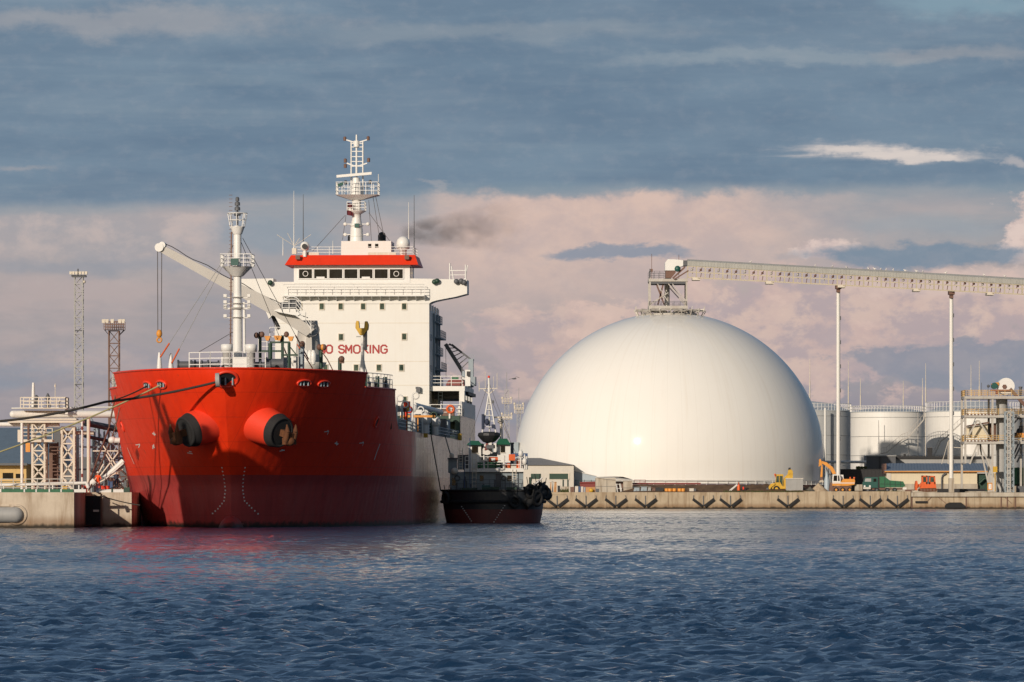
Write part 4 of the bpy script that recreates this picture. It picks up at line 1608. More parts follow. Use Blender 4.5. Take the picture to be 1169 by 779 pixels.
for xa, xb, ya, yb, mt_ in ((496, 503, 466, 473, 'navy'), (505, 518, 467, 473, 'brown'), (524, 528, 463, 473, 'black'), (526.5, 530.5, 461, 465, 'greend')):
    p, q = S(xa, yb, 166), S(xb, ya, 166)
    b = MB()
    b.box(p.x, 166, 13.8, q.x, 168, q.z)
    part('deck_box', b, M[mt_])
b = MB()
b.box(S(522.5, 470, sp + 2).x, sp + 2, 13.8, S(530, 470, sp + 2).x, sp + 3, S(0, 467, sp).z)
part('deck_box', b, M['white'])
# post with dark light box at the end of the boat deck
b = MB()
p = S(534.5, 440, sc_)
b.box(p.x - .4, sc_ - .3, dz1, p.x + .3, sc_ + .5, S(534.5, 422.5, sc_).z)
lp = part('lamp_post', b, M['white_clean'])
b = MB()
b.cbox(S(535, 426.7, sc_ - .55), .5, .5, .6)
part('lamp', b, M['black'], lp)
# rescue boat on deck
rb = thing('rescue_boat', 'maroon rescue boat with green cover on the upper aft deck of the tanker', 'boat', SW(S(521, 441, 168)))
b = MB()
pts = []
for (px, py) in ((509.5, 440.5), (511, 436.5), (513.5, 434), (530, 433.8), (531, 440.8)):
    v = S(px, py, 168)
    pts.append((v.x, v.z))
n = len(pts)
vs = [SW((u, 166.6, v)) for u, v in pts] + [SW((u, 169.4, v)) for u, v in pts]
b.add(vs, [tuple(range(n)), tuple(range(2 * n - 1, n - 1, -1))] + [(i, n + i, n + (i + 1) % n, (i + 1) % n) for i in range(n)])
b.build('hull', M['darkred'], rb)
b = MB()
p, q = S(515.5, 434, 168), S(523.5, 430.8, 168)
b.box(SW(p).x, SW(p).y - .6, p.z, SW(q).x, SW(p).y + .8, q.z)
b.build('engine_cover', M['green'], rb)
# aft provision crane (dark blue lattice boom)
b = MB()
sq = 172
b.box(S(535, 440, sq).x, sq - .6, dz1, S(540.5, 440, sq).x, sq + .6, S(537, 410, sq).z)
b.tube(S(530.5, 441, sq), S(529.5, 424, sq), .5, .35, 10)
ac = part('provision_crane', b, M['greybl'])
b = MB()
b.beam(S(508.5, 393, sq), S(529, 426, sq), .55, .5)
b.beam(S(513, 392.5, sq), S(538, 411, sq), .2)
b.beam(S(516, 393, sq), S(540, 412, sq), .12)
for i in range(7):
    k = i / 7
    a0 = S(508.5 + 20.5 * k, 393 + 33 * k, sq)
    a1 = S(513 + 25 * min(1, k + .12), 392.5 + 18.5 * min(1, k + .12), sq)
    b.beam(a0, a1, .12)
part('boom', b, M['greyd'], ac)
b = MB()
b.tube(S(508.8, 395, sq), S(509.2, 432, sq), .03, n=5)
part('hoist_wire', b, M['wire'], ac)
b = MB()
b.rail([S(536, 412, sq), S(541, 412, sq)], .8, .5, .03)
b.box(S(538, 444, sq).x, sq - 1, S(0, 441, sq).z, S(543, 440, sq).x, sq + 2, S(0, 431, sq).z)
part('motor_housing', b, M['greybl'], ac)

# ---------------------------------------------------------------- main deck along the port rail
b = MB()
MD = 10.6
b.rail([(HB - .15, 36, MD), (HB - .15, 62, MD)], 1.15, 1.5, .06)
b.rail([(HB - .15, 62, MD), (HB - .15, 149, MD)], 1.15, 2.4, .05)
part('railing', b, M['greybl'])
# box-like pipe trunks and screens standing inboard of the rail
for s0_, s1_, h_, inn, mt_ in ((60, 84, 2.9, 1.2, 'greybl'), (86, 99, 3.0, 1.4, 'greybl'), (101, 113, 2.8, 1.5, 'greybl'), (115, 128, 2.6, 1.3, 'greybl'), (132, 141, 3.4, 3.2, 'greyd'), (143, 148, 2.6, 1.2, 'greybl')):
    b = MB()
    b.box(HB - inn - .25, s0_, MD, HB - inn, s1_, MD + h_)
    part('spill_screen', b, M[mt_])
for sy in (84.6, 85.3, 99.6, 100.4, 113.6, 114.4, 128.8, 130.5):
    b = MB()
    b.box(HB - 1.6, sy, MD, HB - .6, sy + .35, MD + 2.5)
    part('manifold_frame', b, M['greyd'])
b = MB()
for k in range(4):
    tt = HB - 3.2 - k * .9
    b.tube((tt, 45, MD + 1.4), (tt, 148, MD + 1.4), .28, n=8)
part('deck_pipe', b, M['greend'])
b = MB()
b.tube((HB - 2.3, 92, MD + 3.6), (HB - 2.3, 146, MD + 3.6), .38, n=10)
part('deck_pipe', b, M['white'])
for px, py, s2, r_ in ((485.5, 479, 74, .72), (497, 482, 92, .65), (472, 467, 60, .5)):
    p = S(px, py, s2)
    b = MB()
    b.ell(p, r_, r_, r_ * 1.1)
    b.tube((p.x, s2, MD), p, r_ * .6, n=12)
    part('tank_vent', b, M['white'])
for px, py, yt, s2, mt_ in ((459, 478, 462, 46, 'white'), (463.5, 478, 468, 50, 'red'), (471, 478, 452, 55, 'white'), (477, 482, 468, 70, 'white'), (482, 484, 472, 72, 'white'), (453, 476, 455, 42, 'white'), (492, 486, 474, 90, 'greend')):
    p, q = S(px, py, s2), S(px, yt, s2)
    b = MB()
    b.tube((p.x, s2, MD), q, .12, n=7)
    b.torus(q + Vector((.35, 0, 0)), .35, .09, (0, 1, 0), 12, 5)
    part('vent_pipe', b, M[mt_])
for px, py, s2, w_, h_, mt_ in ((464.5, 462, 48, .75, .7, 'red'), (464.8, 466.5, 48, .5, .6, 'yellow'), (455.5, 467, 44, .45, .7, 'grey'), (486, 489, 74, .5, 2.2, 'yellow'), (461.5, 468, 47, .5, .5, 'darkred'), (469, 468, 56, .6, .6, 'blue'), (474, 470.5, 60, 1.6, .5, 'white'), (525, 499, 146, .5, .9, 'yellow'), (477, 475.5, 60, 4, .25, 'amber')):
    p = S(px, py, s2)
    b = MB()
    b.cbox(p, w_, .6, h_)
    b.beam((p.x, s2, MD), (p.x, s2, p.z), .12)
    part('hydrant_box' if mt_ in ('red', 'yellow', 'darkred') else 'deck_fitting', b, M[mt_])
b = MB()
for sy, tt, h_ in ((38, 13, 3.2), (40, 11.5, 4.2), (43, 12.6, 3.6), (52, 12, 2.5), (36, 12.5, 4.4), (48, 10.5, 3.5)):
    b.box(tt, sy, MD, tt + 1.6, sy + 1.2, MD + h_)
part('winch_house', b, M['greend'])
# lifebuoy
lb = MB()
lb.torus(SW(S(514.3, 467.3, sp - .25)), .46, .15, (SA, CA, 0), 24, 8)
single('lifebuoy', lb, M['orange'], 'orange ring lifebuoy hung on the white rail below the tanker boat deck', 'lifebuoy')
b = MB()
b.beam(S(513.2, 472, sp - .2), S(513.2, 478, sp - .2), .2, .1)
part('buoy_line', b, M['white'])

# ---------------------------------------------------------------- mooring ropes
def rope(pix, r, mat, label, sag=0.0, n=26):
    """pix: list of (px,py,depth)"""
    pts = []
    for (x0, y0, d0), (x1, y1, d1) in zip(pix, pix[1:]):
        p0, p1 = W(x0, y0, d0), W(x1, y1, d1)
        for i in range(n):
            k = i / n
            p = p0.lerp(p1, k)
            p.z -= sag * 4 * k * (1 - k)
            pts.append(p)
    pts.append(W(*pix[-1]))
    b = MB()
    b.path(pts, r, 7)
    return single('mooring_rope', b, mat, label, 'rope', 'mooring ropes')


Pc, nc = hull_px(256, 433.5)
Pc = SW(Pc + nc * .1)
rope([(256, 434, Pc.y), (120, 459, 521), (0, 481, 519), (-420, 560, 518.5)], .13, M['ropedk'], 'thick dark mooring rope with the rat guard, running from the centre bow fairlead', .25)
Pl, nl = hull_px(184, 439)
Pl = SW(Pl + nl * .1)
rope([(184, 439.5, Pl.y), (0, 516, 523.9), (-150, 560, 523.7)], .085, M['ropeyl'], 'straw yellow mooring rope slanting down from the sunlit bow fairleads to the quay', .3)
Pk, nk = hull_px(168, 440)
Pk = SW(Pk + nk * .1)
rope([(168, 440.5, Pk.y), (120, 459.5, 526), (0, 481.5, 524), (-380, 560, 524)], .075, M['ropedk'], 'thin dark mooring rope running from the sunlit bow fairleads close beside the thick one', .2)
rope([(132, 451, SW((-13.5, 20, 14)).y), (124.5, 488, 545), (99, 558, 537)], .09, M['brown'], 'brown wire rope dropping from the bulwark gap to the quay edge bollard', .0)
rope([(140, 446, SW((-13.0, 20, 14)).y), (131, 490, 543), (101, 560, 537)], .07, M['brown'], 'thinner brown wire rope beside the other one dropping to the quay edge', .25)
rope([(114.5, 566, 536), (160, 577, 534)], .06, M['ropedk'], 'short dark line from the quay corner to the tanker hull', .1)
b = MB()
p = W(249, 434.3, Pc.y - 1.5)
b.tube(p + Vector((-.25, 0, 0)), p + Vector((.15, 0, .02)), .75, .75, 14)
single('rat_guard', b, M['grey'], 'round grey rat guard threaded on the thick bow rope', 'rat guard')
# ================================================================== LEFT BERTH
QD = 523.0
# quay: front block, return and recessed block
b = MB()
xr = X(84.5, QD)
b.box(-400, QD, -3, xr, 545, CAMZ - .02)
qw = single('quay_wall', b, M['conc2'], 'pale concrete quay wall at far left with a grey round fender let into it', 'quay')
b = MB()
b.box(-47.2, 537.6 + 8, -3, -40.6, 556, CAMZ - .02)
b.box(X(115.5, 538), 538.2, -3, -40.3, 546.5, CAMZ - .02)
single('quay_wall', b, M['conc2'], 'short concrete quay block between the dark gap and the red bow', 'quay')
# dark fender panel in the gap
fp = thing('quay_fender', 'tall black fender panel in the gap between the two quay blocks', 'fender', (X(107, 537.5), 537.5, 0))
b = MB()
b.box(X(98.6, 537), 536.6, .25, X(114.6, 537), 537.5, 3.3)
b.build('pad', M['rubber'], fp)
b = MB()
b.box(X(96.2, 537), 536.8, .1, X(98.4, 537), 545, 3.55)
b.box(X(114.8, 537), 536.9, .15, X(116.2, 537), 537.9, 3.5)
b.build('side_plate', M['brown'], fp)
b = MB()
b.box(X(106, 536), 536.45, 1.62, X(112.5, 536), 536.58, 1.84)
b.build('mark_bar', M['offwhite'], fp)
# round-nosed fender pipe let into the wall
b = MB()
z_ = Z(588, QD)
b.tube((-60, QD + .05, z_), (X(18, QD), QD + .05, z_), .82, n=24)
b.ell((X(18, QD), QD + .05, z_), .82, .82, .82, 18, 12)
fn = single('cylinder_fender', b, M['grey'], 'grey cylindrical fender with rounded end set in the quay wall', 'fender')
b = MB()
prof = []
b.torus((X(18, QD) + .1, QD - .02, z_), .98, .12, (0, 1, 0), 28, 8)
b.beam((-60, QD - .02, z_ + .98), (X(18, QD), QD - .02, z_ + .98), .2, .2)
adopt(single('recess_rim', b, M['conc2'], None, None), qw)
# kerb, green with white ends
b = MB()
b.box(-80, QD + .02, CAMZ - .02, X(83.5, QD), QD + .5, CAMZ + .3)
kb = single('kerb', b, M['green'], 'green painted kerb along the edge of the left quay', 'kerb')
for xa, xb in ((-3, 1.5), (27, 28.6), (40.5, 42), (55.5, 57), (69, 70.5)):
    b = MB()
    b.box(X(xa, QD), QD - .02, CAMZ, X(xb, QD), QD + .52, CAMZ + .33)
    o = b.build('white_band', M['white'], None, kb.location)
    o.location = (0, 0, 0)
    o.parent = kb
kz = CAMZ - .02
for xa, xb, col_ in ((84.5, 98, 'white'), (113, 127, 'white'), (127.2, 129, 'greend'), (129.2, 141, 'white'), (141.2, 148, 'greend')):
    b = MB()
    d = QD if xa < 90 else 538.2
    b.box(X(xa, d), d + .02, kz, X(xb, d), d + .6, kz + .32 + (.2 if col_ == 'greend' else 0))
    single('kerb', b, M[col_], {84.5: 'white kerb block at the quay corner beside the dark gap', 113: 'white kerb block at the feet of the worker in orange', 127.2: 'thin dark green kerb piece between white blocks', 129.2: 'white kerb block below the man in navy', 141.2: 'dark green kerb piece nearest the red bow'}[xa], 'kerb', 'kerb blocks')
# railing
b = MB()
b.rail([(X(-40, QD + .8), QD + .8, CAMZ), (X(84, QD + .8), QD + .8, CAMZ)], 1.35, 1.3, .045)
single('railing', b, M['steel'], 'grey steel railing along the left quay edge', 'railing')
# long low pipe above the deck
b = MB()
D = 531
b.tube(W(-40, 555, D), W(99, 551.5, D), .17, n=10)
b.tube(W(99, 551.5, D), W(101, 557, D), .2, n=10)
for px in (4, 30, 60, 90):
    p = W(px, 554, D)
    b.beam((p.x, D, CAMZ - .05), p, .12)
single('pipeline', b, M['white'], 'thin white pipe running low behind the quay railing', 'pipe', 'white pipes')
# the man in orange pulls a pale sleeve / gangway
b = MB()
b.tube(W(119.5, 546, 541), W(141, 526, 541), .28, n=10)
b.beam(W(119, 548, 540.5), W(141, 529, 540.5), .1)
single('gangway_pipe', b, M['white'], 'sloping white tubular boom beside the red bow on the left quay', 'boom')
b = MB()
b.tube(W(99.5, 557, 538), W(108.5, 549, 538), .32, .36, 10)
single('canvas_sleeve', b, M['flagw'], 'pale rolled sleeve lying at the side of the worker in orange', 'sleeve')
# big process pipe and its supports
TD = 560.0
b = MB()
b.tube(W(15, 473, TD), W(136, 473, TD + 2), .40, n=18)
b.ell(W(15, 473, TD), .4, .4, .4, 16, 10)
b.beam(W(76, 466, TD), W(76, 473, TD), .3)
single('pipeline', b, M['white'], 'fat white pipe with rounded end crossing over the left berth', 'pipe', 'white pipes')
b = MB()
b.tube(W(13, 466.3, TD + 2), W(132, 465, TD + 3), .085, n=8)
single('pipeline', b, M['white'], 'slim white pipe just above the fat round ended pipe', 'pipe', 'white pipes')
b = MB()
b.tube(W(-40, 484, TD), W(68, 485.5, TD), .24, n=12)
single('pipeline', b, M['white'], 'white pipe just below the fat round ended pipe, running out of frame', 'pipe', 'white pipes')
b = MB()
b.tube(W(97, 483, TD + 6), W(140, 491, TD + 10), .36, n=12)
b.tube(W(97, 498, TD + 8), W(140, 507, TD + 12), .2, n=10)
single('pipeline', b, M['greyd'], 'dark lagged pipe sloping behind the posts beside the bow', 'pipe')
b = MB()
b.tube(W(71, 494, TD + 2), W(107, 494.5, TD + 2), .22, n=12)
single('pipeline', b, M['offwhite'], 'short cream pipe between the lattice trestle and thick post', 'pipe', 'white pipes')
b = MB()
b.tube(W(126, 503, 541), W(137, 503, 541), .3, n=12)
b.ell(W(128, 502.5, 541), .42, .42, .38)
single('pipe_elbow', b, M['white'], 'white pipe elbow close to the sunlit side of the red bow', 'pipe')
b = MB()
b.box(X(10, TD), TD - 1.2, Z(483, TD), X(95, TD), TD + 2.2, Z(480.5, TD))
b.box(X(26, TD), TD - 1, Z(479.8, TD), X(88, TD), TD + 1.8, Z(478, TD))
pg = single('pipe_bridge', b, M['offwhite'], 'cream steel pipe bridge deck under the fat white pipe', 'pipe bridge')


def trestle(px0, px1, ytop, D, label, nseg, r=.09):
    w = X(px1, D) - X(px0, D)
    b = MB()
    b.lattice(((X(px0, D) + X(px1, D)) / 2, D, 0), w, w, CAMZ - .05, Z(ytop, D), nseg, r)
    return single('lattice_trestle', b, M['offwhite'], label, 'trestle', 'lattice trestles of the left berth')


tr1 = trestle(37.5, 51.5, 483, TD, 'cream lattice trestle with landing, left one under the fat pipe', 5, .10)
trestle(71, 85, 488, TD + 1, 'cream lattice trestle under the fat pipe, beside the dark stair', 4, .12)
trestle(128, 146, 508, TD + 12, 'cream lattice trestle half hidden behind the red bow', 3, .09)
trestle(109, 121, 505, TD + 14, 'shaded lattice trestle behind the thick white post', 4, .07)
# landing with railing on the first trestle
b = MB()
b.box(X(26, TD), TD - 1.4, Z(505, TD), X(61, TD), TD + 1.4, Z(502, TD))
b.rail([(X(26, TD), TD - 1.35, Z(502, TD)), (X(61, TD), TD - 1.35, Z(502, TD))], 1.2, 1.0, .05)
b.box(X(21.5, TD), TD - 1.4, Z(505, TD), X(26, TD), TD - 1.2, Z(491, TD))
adopt(single('landing', b, M['offwhite'], None, None), tr1)
b = MB()
zt = Z(467, TD)
b.box(X(24, TD), TD - 1.2, zt, X(77, TD), TD + 2.5, zt + .12)
b.rail([(X(24.5, TD), TD - 1.1, zt + .1), (X(76, TD), TD - 1.1, zt + .1), (X(76, TD), TD + 2.4, zt + .1)], 1.15, 1.1, .055)
b.rail([(X(24.5, TD), TD + 2.4, zt + .1), (X(76, TD), TD + 2.4, zt + .1)], 1.15, 1.1, .055)
single('platform', b, M['offwhite'], 'railed top platform above the fat white pipe', 'platform')
b = MB()
p = W(38, 467, TD)
b.lathe((p.x, TD, 0), [(.24, p.z), (.2, Z(452, TD)), (.13, Z(437, TD))], 12)
single('vent_stack', b, M['white'], 'tapered white vent stack on the railed top platform', 'vent')
for px, yt, lab in ((41.5, 451, 'small grey valve beside the tapered white stack'), (54.5, 449, 'grey capped valve in the middle of the railed platform')):
    b = MB()
    p = W(px, 467, TD)
    b.lathe((p.x, TD, 0), [(.14, p.z), (.14, Z(457, TD)), (.26, Z(455, TD)), (.24, Z(453, TD)), (.06, Z(yt, TD))], 10)
    single('valve', b, M['greyd'], lab, 'valve')
b = MB()
b.tube(W(63, 467, TD), W(63, 438, TD), .04, n=5)
b.tube(W(63, 442, TD), W(63, 439.5, TD), .1, n=6)
single('lamp_pole', b, M['offwhite'], 'thin pole with small head on the railed platform', 'pole')
# posts
for px, yt, r_, mt_, D, lab in ((25, 483, .16, 'white', 548, 'slim white post left of the first lattice trestle'), (93.7, 480, .10, 'white', 550, 'thin white post with red band left of the thickest post'), (101, 477, .19, 'offwhite', 552, 'thickest cream post between trestle and red bow'), (32.5, 484, .13, 'brown', 556, 'short brown hanging pipe below the pipe bridge')):
    b = MB()
    yb = 562.5 if px != 32.5 else 503
    b.tube((X(px, D), D, Z(yb, D)), (X(px, D), D, Z(yt, D)), r_, n=10)
    o = single('post' if px != 32.5 else 'drop_pipe', b, M[mt_], lab, 'post' if px != 32.5 else 'pipe')
    if px in (93.7,):
        for yy_ in (489, 543, 555):
            b = MB()
            b.tube((X(px, D), D, Z(yy_ + 2, D)), (X(px, D), D, Z(yy_ - 2, D)), r_ + .02, n=10)
            r = b.build('red_band', M['darkred'], None, o.location)
            r.location = (0, 0, 0)
            r.parent = o
b = MB()
b.cbox(W(32, 511, 555), .48, .5, 1.0)
single('hose_box', b, M['amber'], 'ochre counterweight hanging under the landing of the left trestle', 'counterweight')
# dark stair and sheds between the trestles
b = MB()
for i in range(14):
    yy_ = 506 + i * 4
    xo = 55 + (i % 5) * 1.7
    p = W(xo, yy_, 566)
    b.box(p.x, 566, p.z - .1, p.x + 1.1, 567, p.z)
b.box(X(54, 567), 566.2, CAMZ, X(55, 567), 567, Z(505, 567))
b.box(X(66, 567), 566.2, CAMZ, X(67, 567), 567, Z(505, 567))
b.box(X(56, 568), 568, CAMZ, X(67, 568), 568.2, Z(506, 568))
single('stair_tower', b, M['brown'], 'dark brown stair tower between the two lattice trestles', 'stairs')
b = MB()
b.box(X(61.5, 575), 575, CAMZ, X(70.5, 575), 578, Z(489, 575))
single('switch_cabin', b, M['greyd'], 'dark grey cabin behind the stair tower', 'cabin')
# valves, low pipes and clutter between posts
b = MB()
random.seed(3)
for i in range(26):
    px = 103 + random.random() * 38
    y0 = 500 + random.random() * 45
    D = TD + 4 + random.random() * 16
    p = W(px, y0, D)
    q = p + Vector((random.choice((-1, 0, 1)) * (1 + random.random() * 2), 0, random.choice((0, 0, 1, -1)) * (1.5 + random.random() * 3)))
    b.tube(p, q, .06 + random.random() * .09, n=7)
for px in (86.5, 89, 108, 113, 119, 124):
    b.tube((X(px, TD + 10), TD + 10, CAMZ), (X(px, TD + 10), TD + 10, Z(488, TD + 10)), .12, n=7)
single('pipe_rack', b, M['greybl'], 'tangle of blue grey pipes behind the posts beside the red bow', 'pipe rack')
b = MB()
for xa, ya, xb, yb in ((117, 508, 133, 532), (113, 545, 140, 510), (106, 552, 118, 530), (121, 519, 138, 547), (106, 515, 140, 515), (104, 556, 140, 536)):
    b.beam(W(xa, ya, TD - 2), W(xb, yb, TD - 2), .12)
single('brace_frame', b, M['offwhite'], 'pale crossed bracing beside the bow behind the white boom', 'bracing')
for px, w_, h_, mt_, D, lab in ((47, 5, 4, 'greyd', 534, 'dark valve block below the left lattice trestle'), (60, 6, 7, 'greyd', 536, 'dark pump set left of the yellow box'), (74, 5, 3.5, 'yellow', 534, 'small yellow box behind the railing'), (40, 1.2, 5, 'darkred', 531, 'small red hydrant behind the quay railing'), (67.5, 3, 6, 'blue', 537, 'blue drum near the yellow box'), (97.5, 3.5, 4, 'red', 534, 'red valve wheel box at the end of the low pipe'), (88, 9, 5, 'black', 533, 'heap of dark mooring lines by the quay corner'), (120, 9, 4, 'red', 541, 'red hose reel frame between the two men'), (112, 5, 6, 'navy', 545, 'dark crate behind the worker in orange'), (126, 5, 9, 'blue', 546, 'blue cabinet left of the man in navy')):
    b = MB()
    p = W(px, 562, D)
    ww, hh = w_ * D / F, h_ * D / F
    b.box(p.x - ww / 2, D, CAMZ - .04, p.x + ww / 2, D + .7, CAMZ + .25 + hh)
    b.box(p.x - ww / 2 - .05, D - .05, CAMZ + .25 + hh, p.x + ww / 2 + .05, D + .75, CAMZ + .30 + hh)
    b.tube((p.x - ww * .3, D - .05, CAMZ + .2), (p.x - ww * .3, D - .05, CAMZ + .25 + hh * 1.15), .05, n=6)
    single('equipment_box', b, M[mt_], lab, 'equipment')
# warehouse behind with slate-blue roof and yellow wall
wh_ = thing('warehouse', 'yellow walled warehouse with large blue grey roof at the far left', 'warehouse', (X(10, 800), 800, CAMZ))
D = 800
b = MB()
b.box(X(-120, D), D, CAMZ - .05, X(30, D), D + 30, Z(530, D))
b.build('wall', paint('ochre_render', (0.62, 0.42, 0.17), .8), wh_)
b = MB()
b.prism([(D - 1.5, Z(530, D)), (D + 15, Z(487, D)), (D + 31, Z(530, D))], X(-120, D), X(62, D), 'yz')
b.build('roof', paint('slate_blue_roof', (0.13, 0.18, 0.235), .6, dirt=.35), wh_)
b = MB()
b.box(X(-120, D), D - 1.6, Z(531.5, D), X(32, D), D - 1.4, Z(529, D))
b.build('eaves', M['greyd'], wh_)
for i, (xa, xb, ya, yb) in enumerate(((3, 15, 540, 547), (-14, -4, 540, 547), (18, 27, 541, 546))):
    b = MB()
    b.box(X(xa, D), D - .06, Z(yb, D), X(xb, D), D + .1, Z(ya, D))
    b.build('window', M['glassd'], wh_)
b = MB()
b.box(X(-120, 780), 780, CAMZ - .05, X(34, 780), 781, Z(556, 780))
b.rail([(X(-30, 779), 779, CAMZ), (X(34, 779), 779, CAMZ)], 1.6, 2, .06)
single('yard_wall', b, M['greend'], 'low dark wall in front of the yellow warehouse', 'wall')
# light masts
def light_mast(px, ytop, D, w, label, nseg, mat):
    r = thing('light_mast', label, 'mast', (X(px, D), D, CAMZ), group='light masts at the left')
    b = MB()
    b.lattice((X(px, D), D, 0), w, w, CAMZ - .05, Z(ytop, D), nseg, .085, cross=False)
    b.build('lattice', mat, r)
    return r


r = light_mast(90, 315, 900, 1.45, 'tall slim grey lattice light mast with a crown of floodlights', 26, M['grey'])
D = 900
b = MB()
b.box(X(82, D), D - 1, Z(316.5, D), X(98.5, D), D + 1, Z(314.5, D))
b.tube((X(89, D), D, Z(314, D)), (X(89, D), D, Z(307, D)), .12, n=6)
b.build('head_frame', M['greyd'], r)
for px in (81.5, 84.5, 88, 92, 95.5, 99):
    b = MB()
    b.prism([(X(px - 1.5, D), Z(310.5, D)), (X(px + 1.5, D), Z(310.5, D)), (X(px + 1.2, D), Z(314, D)), (X(px - 1.2, D), Z(314, D))], D - 1.6, D - .8)
    b.build('floodlight', M['offwhite'], r)
b = MB()
b.ell((X(96.3, D), D - .5, Z(322, D)), .3, .3, .3)
b.build('camera_ball', M['offwhite'], r)
b = MB()
for yy_ in (377.5, 439):
    b.box(X(85, D), D - .8, Z(yy_ + .5, D), X(95.3, D), D + .8, Z(yy_ - .5, D))
b.build('flange', M['greyd'], r)
D = 800
r = light_mast(130.3, 378, D, 1.6, 'shorter brown lattice light mast with a railed gallery', 13, M['brown'])
b = MB()
b.add([(X(119.5, D), D - 1.5, Z(376.8, D)), (X(142, D), D - 1.5, Z(376.8, D)), (X(142, D), D + 1.5, Z(376.8, D)), (X(119.5, D), D + 1.5, Z(376.8, D)),
       (X(124.6, D), D - .8, Z(383, D)), (X(136.2, D), D - .8, Z(383, D)), (X(136.2, D), D + .8, Z(383, D)), (X(124.6, D), D + .8, Z(383, D))], [(0, 1, 2, 3), (0, 3, 7, 4), (1, 2, 6, 5)])
b.rail([(X(119.5, D), D - 1.5, Z(376.8, D)), (X(142, D), D - 1.5, Z(376.8, D))], 1.3, .35, .05)
b.rail([(X(119.5, D), D + 1.5, Z(376.8, D)), (X(142, D), D + 1.5, Z(376.8, D))], 1.3, .35, .05)
b.build('gallery', M['brown'], r)
for px in (119, 123, 129, 137.5, 141.5):
    b = MB()
    p = W(px, 367, D)
    b.prism([(p.x - .28, p.z + .25), (p.x + .28, p.z + .3), (p.x + .2, p.z - .35), (p.x - .22, p.z - .3)], D - 1.6, D - 1.0)
    b.build('floodlight', M['offwhite'], r)
# a far dark shed line behind the berth closing the view under the pipes
b = MB()
b.box(X(20, 900), 900, CAMZ - .05, X(170, 900), 930, Z(531, 900))
b.box(X(86, 898), 898, CAMZ - .05, X(126, 898), 899.9, Z(522, 898))
single('storage_shed', b, M['greyd'], 'long dark shed far behind the pipes of the left berth', 'shed')


# ------------------------------------------------------------------ people
def person(loc, label, pose, mats, cat='person', helmet=None, height=1.76):
    """one continuous skinned body in metres, facing -Y; mats = (clothes, skin, boots)"""
    J, E, RAD = pose[:3]
    me = bpy.data.meshes.new('person')
    me.from_pydata(J, E, [])
    ob = bpy.data.objects.new('person', me)
    COL.objects.link(ob)
    sk = ob.modifiers.new('skin', 'SKIN')
    for i, r in enumerate(RAD):
        me.skin_vertices[0].data[i].radius = (r, r)
    me.skin_vertices[0].data[0].use_root = True
    ss = ob.modifiers.new('sub', 'SUBSURF')
    ss.levels = ss.render_levels = 2
    bpy.context.view_layer.update()
    dg = bpy.context.evaluated_depsgraph_get()
    nm = bpy.data.meshes.new_from_object(ob.evaluated_get(dg))
    bpy.data.objects.remove(ob)
    for mm_ in mats:
        nm.materials.append(bpy.data.materials[mm_] if isinstance(mm_, str) else mm_)
    hand = [Vector(J[i]) for i in pose[3]]
    for p in nm.polygons:
        p.use_smooth = True
        c = p.center
        if c.z > 1.5 or any((c - h).length < .13 for h in hand):
            p.material_index = 1
        elif c.z < .12:
            p.material_index = 2
    o = bpy.data.objects.new('person', nm)
    COL.objects.link(o)
    o.location = loc
    tag(o, label, cat)
    if helmet is not None:
        hx, hy, hz = J[pose[4]]
        b = MB()
        b.ell((hx, hy, hz + .03), .135, .155, .14, 16, 6, True)
        b.lathe((hx, hy, hz + .02), [(.16, 0), (.17, .02), (.13, .04)], 16)
        h = b.build('helmet', helmet, None)
        h.parent = o
    return o


def walk_pose(arm_l, arm_r, lean=0.0, stride=.12):
    J = [(0, 0, .95), (0, .0 - lean * .5, 1.15), (0, -lean, 1.42), (0, -lean, 1.52), (0, -lean - .02, 1.64), (0, -lean - .02, 1.74),
         (-.10, 0, .90), (-.12, stride * .3, .50), (-.13, stride, .07), (-.13, stride - .16, .04),
         (.10, 0, .90), (.12, -stride * .4, .50), (.13, -stride, .07), (.13, -stride - .16, .04),
         (-.20, -lean, 1.41)] + arm_l + [(.20, -lean, 1.41)] + arm_r
    nl = len(arm_l)
    E = [(0, 1), (1, 2), (2, 3), (3, 4), (4, 5), (0, 6), (6, 7), (7, 8), (8, 9), (0, 10), (10, 11), (11, 12), (12, 13), (2, 14)]
    k = 14
    for i in range(nl):
        E.append((k + i, k + i + 1))
    k2 = 15 + nl
    E.append((2, k2))
    for i in range(len(arm_r)):
        E.append((k2 + i, k2 + i + 1))
    RAD = [.165, .155, .17, .065, .105, .085, .105, .08, .055, .045, .105, .08, .055, .045, .08] + [.058, .045, .04] + [.08] + [.058, .045, .04]
    return (J, E, RAD, (14 + nl, k2 + len(arm_r)), 5)


pz = CAMZ + .02
person((X(111, 537.6) + .0, 538.6, CAMZ + .3), 'worker in orange overalls and white helmet handling rope on the quay', walk_pose([(-.30, -.16, 1.20), (-.34, -.40, 1.10), (-.34, -.50, 1.08)], [(.32, -.1, 1.18), (.36, -.3, 1.02), (.36, -.4, 1.0)], .08, .13), ('orange_overalls', 'skin', 'black_rubber'), helmet=M['white_clean'])
person((X(133, 543), 543.0, CAMZ + .42), 'man in navy overalls and blue helmet standing close to the red bow', walk_pose([(-.27, .03, 1.14), (-.26, -.1, .92), (-.26, -.15, .84)], [(.27, -.05, 1.14), (.22, -.28, 1.08), (.2, -.34, 1.1)], .02, .05), ('navy_overalls', 'skin', 'black_rubber'), helmet=M['blue'])
b = MB()
b.box(X(124, 543), 542.2, CAMZ - .05, X(140, 543), 544.5, CAMZ + .42)
single('plinth', b, M['conc2'], 'low concrete step under the man in navy', 'step')
